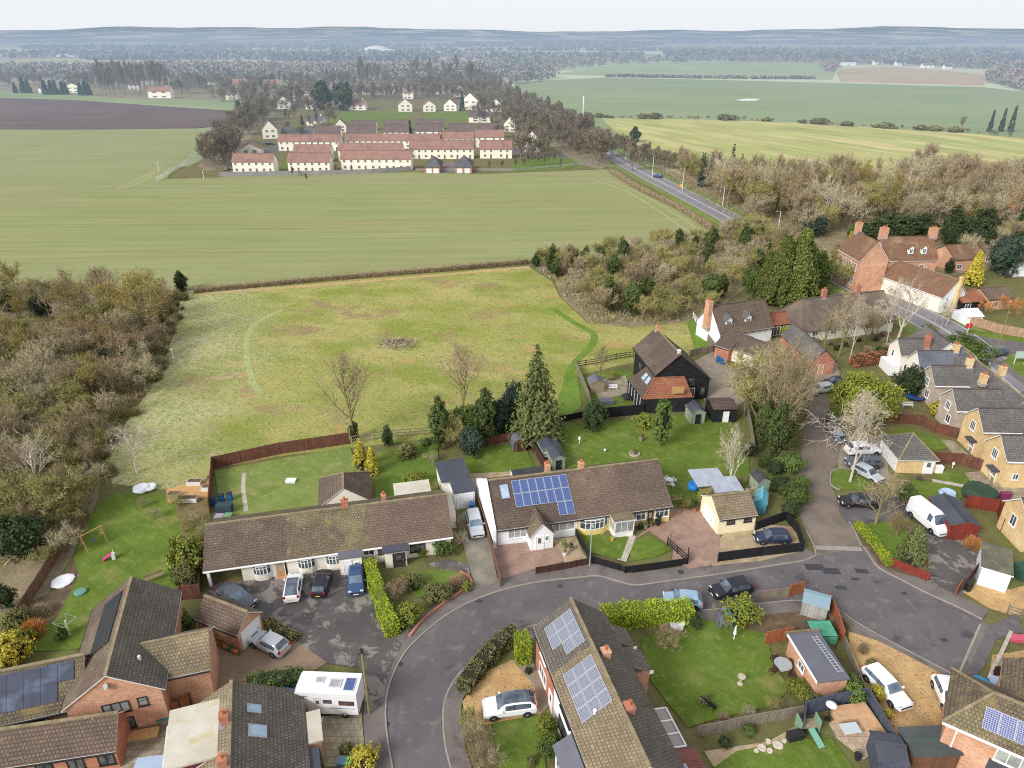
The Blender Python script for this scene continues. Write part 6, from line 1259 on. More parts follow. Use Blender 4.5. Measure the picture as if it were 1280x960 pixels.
for i, (u, vb, vt, k, lb, w) in enumerate(((592,940,895,'bush_brown','big bare brown shrub at the inside of the bend',1.0),(600,965,900,'bush_red','reddish bare shrub below the gravel bed',1.0),(585,918,875,'bush_olive','wiry shrub at the pavement inside the bend',.9),(612,975,925,'bush_brown','brown shrub beside the front lawn',1.0),(684,922,890,'shrub_yel','narrow yellow green bush at the white wall',.7),(688,952,915,'shrub_mid','green shrub against the porch wall',.8),(665,958,945,'shrub_olive','pale shrub at the bottom of the front lawn',1.1),(660,845,832,'shrub_dark','low dark plant beside the clipped conifer',.8),(455,968,932,'shrub_gold','bush with yellow flowers beside the bins',1.1),(433,945,928,'shrub_olive','low grey shrub on the patio',1.0),(400,966,950,'shrub_gold','yellow shrub at the patio corner',1.0))): treepx(k, u, vb, vt, lb, name='garden_shrub', cat='shrub', w=w)
for i, (u, vb, vt, k, lb, w) in enumerate(((1180,470,455,'shrub_beech','orange beech bush at the cottage garden wall',1.0),(1171,525,498,'shrub_gold','golden shrub before the pale stone cottage',1.2),(1148,527,515,'shrub_yel','small round yellow green bush in the cottage garden',1.0),(1150,505,490,'bush_red','reddish shrub on the cottage terrace',1.0),(1112,525,510,'shrub_dark','dark shrub at the end of the red brown fence',1.0),(1128,620,600,'shrub_mid','green shrub on the small lawn',1.2),(1215,690,665,'bush_gold','orange stemmed shrub at the white garage',1.0),(1135,625,605,'bush_brown','brown bare shrub at the path end',1.1),(1232,722,700,'bush_brown','dry shrub against the white garage',.8),(1130,640,600,'ev_mid','dark green laurel behind the parking bay',.8),(1240,620,596,'bush_grey','pale twiggy shrub on the brick terrace',.9),(1150,602,590,'bush_brown','brown heap of twigs on the small lawn',1.4))): treepx(k, u, vb, vt, lb, name='garden_shrub', cat='shrub', w=w)
for i, (u, vb, vt, k, lb, w) in enumerate(((838,690,655,'garden','small red twigged tree on the red drive',.45),(880,640,600,'bush_olive','dry shrub beside the corrugated shelter',1.0),(925,612,590,'bush_red','reddish shrub border at the lawn side',1.2),(940,640,600,'bush_brown','brown shrub border below the ivy',1.2),(935,575,550,'shrub_dark','dark shrub at the lawn end',1.0),(860,640,620,'shrub_olive','potted shrubs beside the yellow bungalow',.8))): treepx(k, u, vb, vt, lb, name='garden_shrub', cat='shrub', w=w)
for i in range(14):
 u, v = rg.uniform(1010,1110), rg.uniform(418,448); treepx(rg.choice(['bush_brown','shrub_olive','bush_grey','shrub_dark','bush_red']), u, v, v-rg.uniform(8,16), 'low winter shrub in the courtyard garden of the thatched house', name='courtyard_shrub', cat='shrub', group='courtyard shrubs', w=1.2)
# hedges
hedge(smoothline(px([(463,712),(470,740),(480,770),(492,797)]), 3), 1.3, 1.6, lf_bright, 'bright yellow green clipped hedge beside the blue car', ls=.1, dens=80)
hedge(px([(645,826),(662,824)]), 1.6, 2.8, lf_bright, 'tall block of yellow green cypress hedge at the house corner', ls=.1, dens=90)
hedge(smoothline(px([(580,868),(592,848),(612,824),(634,804),(646,797)]), 3), 1.5, 1.4, lf_hedge, 'dull olive hedge curving along the inside pavement')
hedge(smoothline(px([(752,782),(790,777),(830,776),(862,774)]), 3), 1.9, 2.0, lf_bright, 'thick lime green hedge behind the east lawn', ls=.11, dens=70)
hedge(smoothline(px([(312,868),(340,862),(380,858)]), 3), 1.6, 1.7, lf_mid, 'dark green hedge between drive and chalet bungalow'); hedge(px([(382,856),(398,850)]), 1.0, 1.0, lf_yel, 'low yellow green hedge end beside the motorhome')
hedge(smoothline(px([(1070,659),(1085,674),(1098,690),(1112,708)]), 3), .9, .9, lf_bright, 'low mossy hedge curving round the corner garden')
hedge(px([(1066,458),(1104,452)]), 2.0, 1.8, lf_beech, 'russet beech hedge behind the cream house'); hedge(px([(971,412),(988,424)]), 2.4, 2.0, lf_bright, 'bright green clipped hedge beside the orange barn')
hedge(smoothline(px([(335,778),(352,790),(372,800)]), 3), 1.0, .5, lf_gold if False else tw_yel, 'low straw coloured bank hedge beside the silver hatchback', name='bank_hedge')
twig_hedge(smoothline(px([(243,366),(330,358),(420,350),(540,340),(660,329)]), 4), 2.2, 1.6, tw_brown, 'long dark winter hedge along the top of the meadow', dens=70, tw=.06)
twig_hedge(smoothline(px([(765,216),(800,238),(850,262),(892,290)]), 4), 3.0, 1.6, tw_brown, 'brown hedge between green field and dual carriageway', dens=60, tw=.1)
grs = strip('dry_grass', smoothline(px([(243,369),(330,362),(420,355),(540,345),(662,334)]), 4), .8, -.8, .09, mk('dry_grass', c(196,170,124), c(170,150,104), scale=.6, fine=.3, fscale=5), kind='stuff')
hp = MB(); r_ = random.Random(3); b0 = P(497,430)
for _ in range(900):
 a = r_.uniform(0,6.28); rr = r_.random()**.5*3.4; p = V((math.cos(a)*rr*1.15, math.sin(a)*rr*.8, r_.uniform(0,1.0)*(1-rr/3.6)+.03)); twig(hp, p, p+rdir(r_, .1)*r_.uniform(.6,1.5), .09, r_)
blob(hp, 2.6, 1.8, .7, .0, 4, 1)
hp_ = tag(hp.build('brush_heap', [tw_grey, core_b], None, False, False), 'low heap of cut brushwood in the middle of the meadow', 'brush heap'); hp_.location = b0
tf = MB(); r_ = random.Random(9); mi_ = 0
tz = scatter(MEADOW, 16000, r_)
for p in tz:
 pale = p.x+.2*p.y < -14+r_.uniform(-16,16); s = r_.uniform(.14,.38); k = 0 if not pale else (1 if r_.random() < .8 else 0)
 if r_.random() < .12: k = 2
 for _ in range(2):
  d = rdir(r_, .1); d.z = abs(d.z)*.6; twig(tf, p+V((0,0,.05)), p+d*s, .16, r_, k)
tag(tf.build('meadow_tussocks', [veg('tussock_green', c(160,156,88), c(142,144,74), c(174,164,104)), veg('tussock_pale', c(180,180,138), c(166,168,120), c(190,188,150)), veg('tussock_brown', c(176,150,112), c(160,136,100), c(190,162,122))], None, False, False), 'rough tussocky grass all over the meadow', kind='stuff')
for nm, poly, n, lab in (('undergrowth', px([(-50,400),(60,395),(200,378),(214,420),(184,490),(140,545),(100,640),(50,700),(-50,720)]), 14000, 'brown bramble undergrowth filling the west wood'), ('undergrowth', px([(675,338),(742,406),(868,400),(930,345),(1010,310),(900,292),(740,320)]), 8000, 'brown bramble undergrowth filling the thicket'), ('undergrowth', px([(800,200),(905,224),(1090,240),(1290,232),(1290,330),(1185,300),(1050,290),(1010,320),(905,268)]), 12000, 'brown undergrowth beneath the belt of trees')):
 m = MB(); r_ = random.Random(n)
 for p in scatter(poly, n, r_):
  s = r_.uniform(.7,1.6); d = rdir(r_, .7); d.z = abs(d.z); twig(m, p, p+d*s, .2, r_, r_.choice((0,0,1,2)))
 tag(m.build(nm, [tw_brown, tw_olive, lf_olive], None, False, False), lab, kind='stuff')
# the estate across the field
rg = random.Random(23)
EST = {}
def estate(name, label, x0, x1, vb, ve, vr, roof=roof_estate, D=6.5, cat='house', group=None, chim=0, rear=False):
 """a terrace seen square on: facade between columns x0 and x1, base row vb, eave row ve, ridge row vr"""
 a = P(x0, vb); b = P(x1, vb); ze = ztop((x0+x1)/2, vb, ve); L = (b-a).length
 q = V((a.x, a.y+D/2, 0)); y = -(vr-480)/FPX; zr = CAMH+(a.y+D/2)*(-SP+y*CP)/(CP+y*SP); zr = max(ze+1.2, min(zr, ze+3.4))
 s = Hs(name, label, a, b, None, cat, group); s.gable(L, D, ze, zr, rend_e, roof, ov=.3, vg=.2, ridge=roof, gut=None, fas=roof)
 n = max(1, round(L/6));
 for i in range(n):
  c0 = L*(i+.5)/n
  for dx in (-1.5, 1.5):
   s.win('F', c0+dx-.5, ze-1.5, 1.0, 1.1, 2, 1, rend_e, glass_f, sill=False)
  s.win('F', c0-1.9, .8, 1.2, 1.2, 2, 1, rend_e, glass_f, sill=False); s.door('F', c0+.9, .9, 2.0, glass_f, frame=rend_e)
  if chim and i % 2 == 0: s.chimney(c0+L/n/2-.3, D/2, zr, .6, rend_c, .6, .6, 0)
 return s
TL = [(292,343,216.5,202,192,'short terrace at the left end of the estate front row'),(361,413,215.5,202,191,'second short terrace of the estate front row beside the bare tree'),(427,514.5,213,198.5,188.5,'long terrace in the centre of the estate front row'),
(512.5,592,199,186,175.5,'long terrace right of the garage court'),(600,640,198.3,186,175.5,'short terrace at the right end of the estate'),(368,414,203,190,181,'short terrace peeping over the second front terrace'),(423.5,503,201.5,187.5,179,'long terrace behind the central front one'),
(349,425.5,189,176.5,168,'long terrace on the left of the third row'),(432,550,186,175.5,167.5,'longest terrace, in the middle of the third row'),(551,592,185,173,165,'terrace continuing the third row to the right'),(594,630,184.5,171,162.5,'short terrace behind the right end one')]
for x0, x1, vb, ve, vr, lb in TL: estate('terrace', lb+', cream walls', x0, x1, vb, ve, vr, cat='terrace')
for x0, x1, vb, ve, vr, rf_, lb in [(395,426,175,166.5,157.5,roof_estate_d,'brown roofed terrace at the left of the rear rows'),(434,470,175,166,156.5,roof_estate_d,'brown roofed terrace beside the white gable house'),(480,511,174,164.5,155,roof_estate_d,'brown roofed rear terrace before the tall cypress'),(520,554,174,163.5,154.5,roof_estate_d,'brown roofed rear terrace right of the cypress'),(562,588,173.5,163.5,154.5,roof_estate_d,'short brown rear terrace with pale gable'),(597,626,173,163,154,roof_estate_d,'short brown rear terrace near the trees'),(438,470,163,156.5,150.5,roof_estate_d,'far brown terrace fronting the left green'),(480,511,163,156,150,roof_estate_d,'far brown terrace in the middle of the greens'),(521,553,162,155.5,149,roof_estate_d,'far brown terrace fronting the right green'),(352,391,171,167,159,roof_estate_g,'dark grey roofed low terrace behind the third row')]:
 estate('terrace', lb, x0, x1, vb, ve, vr, rf_, 6.0, cat='terrace')
def detached(label, u, vb, w, ve, vr, roof=roof_estate, gable=True, ang=0, wall=None, D=None):
 a = P(u-w/2, vb); b = P(u+w/2, vb); L = (b-a).length; ze = ztop(u, vb, ve); zr = max(ze+1.5, ztop(u, vb, vr))
 s = Hs('detached_house', label, a, b if not ang else a+V((math.cos(R(ang)), math.sin(R(ang)), 0)), None, 'house'); wl_ = wall or rend_e
 D = D or 8
 if gable: s.gable(D, L, ze, zr, wl_, roof, ax='y', ov=.3, ridge=roof, gut=None, fas=roof); s.fr['L'] = L; s.fr['D'] = D
 else: s.gable(L, D, ze, zr, wl_, roof, ov=.3, ridge=roof, gut=None, fas=roof); s.chimney(L*.8, D/2, zr, .8, rend_c, .8, .6, 0)
 for f_ in (.2, .6):
  s.win('F', L*f_, ze-1.4, L*.2, 1.1, 2, 1, rend_e, glass_f, sill=False)
  s.win('F', L*f_, .8, L*.2, 1.2, 2, 1, rend_e, glass_f, sill=False)
 return s
for a in [('white gabled house with dark solar roof left of the terraces',338,174,18,162,151,roof_estate_g,True,18),('white gable house between the rear terraces',426,166,14,157,149,roof_estate_d,True,12),('white house with grey roof at the left green',394,157,21,151,145,roof_estate_g,False),('pale gabled house half hidden right of the terraces',638,165,18,156,146,roof_estate,True,-20),('cream gabled house beside the road trees',665,190,18,174,164,roof_estate,True,-15),('white house with brown roof above the right green',600,153.5,28,146,140,roof_estate_d,False),('small white gable house with red roof left of the front row',313,195,26,187,180,roof_estate,True,10),
('white house left of the two dark conifers',355,136.5,17,128,121,roof_estate,True,15),('low cream house against the dark conifers',391,137,17,129,122,roof_estate,False),('cream house under the right dark conifer',447,138,20,131,125,roof_estate,False),('white gable house at the left of the green',507,140,17,131,124,roof_estate,True,10),('white gable house at the middle of the green',537,140,15,132,126,roof_estate,True,8),('cream gable house right of the middle of the green',563,139,16,131,124,roof_estate,True,-8),('white double gabled house at the right of the green',588,137,22,126,116,roof_estate,True,-12),('cream house among trees behind the left green',368,126,12,118,112,roof_estate,True),('pale gabled house behind the left conifer',384,119,14,111,105,roof_estate,True),('small white house behind the middle green',510,124,13,116,111,roof_estate,False),('cream house behind the conifers',454,118,14,112,108,roof_estate,False),('pale house among trees at the rear right',548,118,16,113,109,roof_estate,False),('white house at the far rear right',575,121,14,113,107,roof_estate_g,True),('cream house by the tree belt road',620,140,14,131,124,roof_estate,True),('pale house deep in the trees',487,116,14,111,107,roof_estate_d,False)]: detached(*a)
for a in [('brick and cream house beyond the ploughed field',200,123,28,114,108.5,roof_estate,False),('cream house among the far trees left',300,112,18,105,99,roof_estate,False),('cream house with wide roof among far trees',340,114,22,106,100,roof_estate,False),('low cream house half hidden by trees',290,125,14,118,113,roof_estate,False),('white barn between dark conifers beyond the plough',92,116.5,20,109,104,roof_estate_g,True),('grey shed between dark conifers beyond the plough',55,117,12,110,106,roof_estate_g,False),('pale house at the far tree line',168,112,14,106,102,roof_estate_d,False)]: detached(*a)
for x0, x1, vb, v1, vr, lb in ((205,240,84.5,81.5,79,'long pale industrial shed far beyond the estate'),(448,492,67.5,64,62,'white warehouse far out on the plain'),(70,100,71,69.3,68.3,'long white depot at the far left'),(1052,1070,81.8,79.2,78,'white farm barn behind the far stubble'),(376,405,92,88.5,86,'grey industrial shed among the far trees'),(250,285,84,81.6,80,'pale low shed right of the long one'),(405,440,90,87,85,'flat pale building among the far trees')):
 a, b = P(x0,vb), P(x1,vb); s = Hs('warehouse', lb, a, b, None, 'building'); L = (b-a).length; s.gable(L, L*.35, ztop(x0,vb,v1), ztop(x0,vb,v1)+L*.05, white_p, steel_far, ov=.4, gut=None, ridge=steel_far); s.fr['L'] = L; s.door('F', L*.4, L*.12, ztop(x0,vb,v1)*.7, lead, frame=lead)
dm = thing('dome_building', 'pale domed roof far out on the plain', 'building', P(471,66)); q_ = MB(); q_.lathe([(46,0),(46,3),(42,8),(30,15),(14,19),(0.5,20)], 20); q_.build('roof', white_p, dm); q_ = MB(); q_.lathe([(46.5,0),(46.5,4)], 20); q_.build('wall', rend_e, dm)
for i, (u, v, w, lb) in enumerate(((1126,82,12,'white roofed cottage at the far village edge'),(1160,85,14,'red roofed white house in the far village'),(1185,86.5,9,'white gabled house in the far village'),(1098,81,12,'low white bungalow behind the far stubble'),(1252,90,14,'cream house behind the far copse'),(1000,70,12,'small white farm in the distance'))): detached(lb, u, v, w, v-3.5, v-6, roof_estate if i % 2 else roof_estate_g, False, wall=rend_w)
for u0, u1, lb in ((531,550,'left brick garage block with grey pyramid roof'),(569,590,'right brick garage block with grey pyramid roof')):
 a, b = P(u0,216.5), P(u1,216.5); L = (b-a).length; s = Hs('garage_block', lb, a, b, None, 'garage'); s.gable(L, 14, 2.4, 5.6, brick_r, roof_estate_g, ov=.2, hl=L*.45, hr=L*.45, ridge=roof_estate_g, gut=None, fas=roof_estate_g)
 for k in (.1, .55): s.door('F', L*k, 2.4, 2.0, white_p, frame=brick_r)
fence(px([(275,221),(330,220),(400,219),(465,217),(514,213.5)]), 1.8, fence_far, 'long grey board fence along the front of the estate', post=3.0); fence(px([(197,227),(212,217),(232,206)]), 1.9, steel_far, 'pale palisade fence at the corner of the green field', post=2.5, rail=True)
fence(px([(520,214),(640,214),(745,205)]), 1.1, steel, 'thin post and rail fence along the estate playing field', post=4, rail=True)
LMP = MB(); LMP.tube([(0,0,0),(0,0,8)], [.11,.07], 6); LMPc = LMP.mesh('column', steel_far, False, False)
q_ = MB(); q_.bar((0,0,7.95),(1.3,0,8.15), .07); LMPa = q_.mesh('arm', steel_far, False, False); q_ = MB(); q_.box(1.2,-.14,8.08,1.95,.14,8.24); LMPh = q_.mesh('lantern', steel, False, False)
def lamp(u, vb, vt, label, rz, name='street_lamp'):
 t = thing(name, label, 'street lamp', P(u,vb), rz, 'street lamps'); s = ztop(u,vb,vt)/8
 for n_, m_ in (('column', LMPc), ('arm', LMPa), ('lantern', LMPh)): link(n_, m_, t, sc=(1, 1, s))
for u, vb, vt, rz, lb in ((199,216,202.5,0,'street lamp at the palisade fence corner'),(255,224,212,0,'street lamp before the estate trees'),(782,200,177,3.6,'tall street lamp beside the blue car on the dual carriageway, to its left'),(815,223.5,192.5,3.6,'tall street lamp at the lay-by of the dual carriageway'),(852.5,240,211,3.6,'street lamp with a yellow sign at the dual carriageway'),(903,258,233,3.6,'street lamp where the dual carriageway enters the trees'),(755.5,180,164.5,3.6,'street lamp among trees before the road bend'),(698,148,139.3,3.6,'far street lamp beside the hedge'),(715,158,147,3.6,'street lamp left of the tall mast'),(733.5,162,154.5,3.6,'short looking street lamp right of the mast'),(972,290,264,3.6,'street lamp rising from the belt trees'),(617,110,102,3.6,'distant street lamp at the vanishing road')): lamp(u, vb, vt, lb, rz)
mt = thing('mast', 'tall white telecom mast beside the dual carriageway', 'mast', P(728,163)); zt_ = ztop(728,163,120); q_ = MB(); q_.tube([(0,0,0),(0,0,zt_*.8)], [.35,.28], 8); q_.build('pole', steel_far, mt); q_ = MB(); q_.tube([(0,0,zt_*.78),(0,0,zt_)], .42, 8); q_.build('antenna', white_p, mt)
s_ = thing('road_sign', 'small yellow road sign on the dual carriageway verge', 'sign', P(851,238)); q_ = MB(); q_.box(-.05,-.05,0,.05,.05,2); q_.build('post', steel, s_); q_ = MB(); q_.box(-.6,-.08,1.2,.6,-.04,2.3); q_.build('sign_plate', yellow_p, s_)
s_ = thing('road_sign', 'white triangular road sign beside the dual carriageway', 'sign', P(796,203)); q_ = MB(); q_.box(-.05,-.05,0,.05,.05,3); q_.build('post', steel, s_); q_ = MB(); q_.poly([(-.8,-.08,2.2),(.8,-.08,2.2),(0,-.08,3.9)]); q_.build('sign_plate', white_p, s_)
# trees round the estate and beyond
FK = ['far_brown','far_brown','far_grey','far_red','far_olive']
def belt(name, poly, n, hr, label, group, keys=FK, mind=6, wr=(.85,1.2)): wood(name, scatter(px(poly), n, rg, mind), keys, hr, label, group, wr, True)
belt('roadside_tree', [(628,128),(650,132),(690,152),(730,178),(762,202),(752,210),(730,205),(690,180),(655,158),(634,142)], 120, (9,14), 'leafless roadside tree between the estate and the dual carriageway', 'roadside trees by the estate', mind=3.4)
belt('roadside_tree', [(640,118),(700,150),(760,185),(800,212),(790,214),(740,188),(690,158),(650,130)], 56, (8,12), 'leafless roadside tree between the estate and the dual carriageway', 'roadside trees by the estate', ['far_brown','far_olive','far_red'], 4.5)
belt('roadside_tree', [(735,166),(772,180),(800,192),(850,208),(880,222),(850,215),(800,204),(760,186)], 60, (4,8), 'scrubby tree on the far verge of the dual carriageway', 'trees on the far verge', ['far_brown','far_olive','far_grey'], 3)
belt('roadside_tree', [(600,100),(617,104),(640,120),(652,134),(632,134),(612,116)], 40, (9,14), 'far leafless tree along the road to the horizon', 'far road trees', mind=6)
belt('estate_tree', [(250,206),(268,186),(285,176),(302,190),(290,205),(262,212)], 36, (10,15), 'tall leafless tree left of the estate front row', 'trees left of the estate', ['far_brown','far_grey','far_brown'], 3)
belt('estate_tree', [(285,176),(300,150),(332,134),(345,140),(330,158),(312,172)], 44, (9,14), 'leafless tree at the corner of the plough and the estate', 'trees at the plough corner', mind=3.6)
belt('estate_tree', [(300,134),(380,140),(420,138),(440,120),(560,116),(612,118),(640,150),(610,150),(588,128),(520,122),(450,126),(400,132),(320,128)], 110, (7,13), 'leafless tree scattered between the estate houses', 'trees between the estate houses', mind=5)
for i, (u, v, t_) in enumerate(((660,208,188),(672,208,190),(680,207,189),(692,206,188),(612,214,200),(628,213,199),(645,212,197),(655,211,196),(700,212,196),(366,221,207),(384,228,216),(420,216,204),(440,216,205))): fartree('far_brown' if i % 2 else 'far_grey', P(u,v), ztop(u,v,t_), 'small leafless tree along the estate playing field fence', 'young_tree', 'young trees along the estate front', .7)
for u, vb, vt, lb in ((404,137,104,'left of the pair of big dark conifers above the estate'),(429,138,105,'right of the pair of big dark conifers above the estate')): fartree('far_ever', P(u,vb), ztop(u,vb,vt), lb, 'big_conifer', None, .8)
for u, vb, vt, w, lb in ((513,173,151,.7,'slim dark cypress before the rear terraces'),(578,139,115,.7,'dark cypress beside the double gabled house'),(378,157,144,.9,'dark bush tree beside the grey roofed house'),(465,120,104,.6,'dark narrow tree behind the greens')): fartree('far_conifer', P(u,vb), ztop(u,vb,vt), lb, 'cypress_tree', None, w)
for i, (u, vb, vt) in enumerate(((20,117,103),(31,117,97),(37,117,99),(58,119,100),(66,119,100),(71,119,101),(80,119,102),(84,119,103),(102,120,103),(108,120,102),(113,120,104))): fartree('far_conifer', P(u,vb), ztop(u,vb,vt), 'dark conifer in the row beyond the ploughed field', 'far_conifer', 'row of dark conifers beyond the plough', 1.15)
for u, vb, vt, lb in ((1236,165,138,'left of three dark poplar like conifers on the far hedge'),(1250,165,136,'middle of three dark conifers on the far hedge'),(1262,165.5,133,'right and tallest of three dark conifers on the far hedge')): fartree('far_conifer', P(u,vb), ztop(u,vb,vt), lb, 'hedge_conifer', None, .55)
fartree('far_ever', P(793,178), ztop(793,178,160), 'dark pine beside the striped field', 'pine_tree', None, .8); fartree('far_brown', P(1201,163), ztop(1201,163,143), 'lone bare tree on the far hedge', 'hedge_tree', None, .8)
belt('estate_tree', [(300,128),(420,120),(600,113),(618,118),(600,126),(500,124),(420,130),(330,136)], 60, (10,16), 'leafless tree scattered between the estate houses', 'trees between the estate houses', mind=6)
belt('estate_tree', [(632,150),(660,160),(690,185),(680,204),(648,206),(645,180)], 34, (8,14), 'leafless tree on the east side of the estate', 'trees east of the estate', mind=4)
belt('estate_tree', [(345,142),(420,140),(430,172),(360,178),(340,165)], 16, (6,10), 'leafless garden tree in the estate', 'garden trees of the estate', mind=5)
belt('estate_tree', [(590,140),(625,135),(640,155),(632,182),(600,160)], 16, (7,11), 'leafless garden tree in the estate', 'garden trees of the estate', mind=5)
hl_ = smoothline(px([(690,140),(750,147),(830,148.5),(905,150),(1000,154),(1100,160),(1200,166),(1270,172)]), 6)
for a, b in zip(hl_, hl_[1:]):
 n = int((b-a).length/3)
 for k in range(n):
  if rg.random() < .85:
   p = a.lerp(b, (k+rg.random())/n)+V((0, rg.uniform(-1.5,1.5), 0)); fartree(rg.choice(['far_bush','far_bush','far_olive','far_brown']), p, rg.uniform(1.4,3.8), 'dark bush in the broken hedge between the right hand fields', 'hedge_bush', 'bushes of the far hedge', 1.5)
belt('far_tree', [(-30,103),(60,101),(130,104),(240,106),(300,104),(420,106),(420,118),(330,128),(280,128),(200,112),(120,112),(-30,108)], 190, (9,16), 'far leafless tree beyond the ploughed field', 'far trees beyond the plough', mind=7, wr=(1.0,1.4))
for i in range(34):
 u = rg.uniform(125,215); v = rg.uniform(108,121); fartree('far_red', P(u,v), rg.uniform(18,26), 'tall poplar in the leafless group beyond the ploughed field', 'poplar_tree', 'poplars beyond the plough', .8)
belt('far_tree', [(420,95),(600,92),(620,104),(600,118),(500,112),(420,114)], 110, (9,16), 'far leafless tree behind the estate', 'far trees behind the estate', mind=10, wr=(1.0,1.4))
for u, v in ((455,112),(470,108),(452,104),(520,100),(560,104),(575,98),(540,108),(590,108)):
 for k in range(3): fartree('far_red', P(u+rg.uniform(-5,5),v+rg.uniform(-1.5,1.5)), rg.uniform(18,26), 'tall poplar rising behind the estate', 'poplar_tree', 'poplars behind the estate', .8)
def mass(name, poly, n, hr, cs, mats, label, seed, per=9):
 cs *= .62; per *= 2
 m = MB(); r_ = random.Random(seed)
 for p in scatter(poly, n, r_):
  h = r_.uniform(*hr); mi = r_.choices(range(len(mats)), [4]+[2]*(len(mats)-1))[0]
  for _ in range(per):
   d = rdir(r_, .3); q = V((p.x+d.x*h*.5, p.y+d.y*h*.35, max(.5, h*.55+d.z*h*.45))); leafq(m, q, (d+rdir(r_)*.8).normalized(), cs*r_.uniform(.6,1.3), r_, 1.4, mi)
 return tag(m.build(name, mats, None, False, False), label, kind='stuff')
fwb = mk('far_wood_brown', c(152,144,136), c(138,132,126), scale=.02, fine=.3, fscale=.3); fwg = mk('far_wood_green', c(116,124,108), c(104,114,102), scale=.02, fine=.3, fscale=.3); fwr = mk('far_wood_red', c(160,144,130), c(144,130,118), scale=.02, fine=.3, fscale=.3)
mass('far_woodland', px([(-40,95),(120,93),(250,93),(380,96),(440,95),(600,90),(612,98),(560,108),(420,106),(300,105),(130,105),(-40,104)]), 900, (10,17), 4.5, [fwb, fwr, fwg], 'leafless woodland spreading behind the estate and plough', 1)
mass('far_woodland', px([(-60,90),(160,89),(420,90),(430,95),(200,96),(-60,97)]), 300, (10,16), 5, [fwb, fwr], 'leafless wood behind the far conifers', 2)
mass('far_woodland', [V((-1500,2150,0)),V((-200,2150,0)),V((150,1700,0)),V((100,1500,0)),V((-300,1750,0)),V((-1500,1850,0))], 480, (9,16), 9, [fwb, fwg], 'wood beyond the far straw field', 3)
mass('far_woodland', px([(60,88),(200,86),(380,86),(580,84),(600,88),(420,90),(200,89)]), 220, (9,15), 6, [fwb, fwr], 'wood strip behind the industrial sheds', 14)
mass('far_woodland', px([(1030,80),(1060,76),(1150,77),(1290,84),(1290,92),(1236,88),(1180,84.5),(1110,81.5)]), 420, (10,16), 5.5, [fwb, fwg, fwg], 'trees of the far village beyond the stubble', 4)
mass('far_woodland', px([(1232,103),(1240,96),(1290,100),(1290,118),(1262,110)]), 260, (10,15), 4, [fwb, fwr], 'leafless copse at the right of the stubble', 5)
mass('far_woodland', px([(1026,84),(1040,80),(1048,84),(1044,92),(1030,90)]), 60, (10,14), 4, [fwb, fwr], 'small clump at the corner of the stubble', 6)
mass('far_woodland', px([(600,84),(700,78),(790,77),(900,75),(1030,76),(1030,78.4),(880,77.6),(780,80.5),(690,89),(612,94)]), 420, (8,14), 5, [fwb, fwg], 'tree line behind the far green fields', 7)
mass('far_hedgerow', px([(757,95.6),(900,98),(1018,98.6),(1018,99.4),(900,98.8),(757,96.6)]), 260, (2.5,4), 3, [fwg, fwb], 'straight dark hedge across the far green field', 8)
mass('far_woodland', px([(640,106),(600,98),(606,92),(652,92),(690,95),(700,99),(680,101)]), 200, (9,14), 4, [fwb, fwg], 'trees where the road meets the far fields', 9)
r2 = random.Random(77)
for i in range(22):
 y = 1600*(1.062**i)+r2.uniform(-60,60); x0 = r2.uniform(-.75,.6)*y; w_ = r2.uniform(.12,.5)*y; hgt = r2.uniform(8,14)
 mass('far_hedgerow' if i % 3 else 'far_woodland', [V((x0,y,0)),V((x0+w_,y+w_*r2.uniform(-.08,.08),0)),V((x0+w_,y+y*r2.uniform(.012,.05),0)),V((x0,y+y*r2.uniform(.008,.04),0))], 240, (hgt*.6,hgt*1.2), max(6, y*.006), [fwb, fwg] if i % 2 else [fwg, fwb], 'line of trees far across the plain', 100+i, 5)
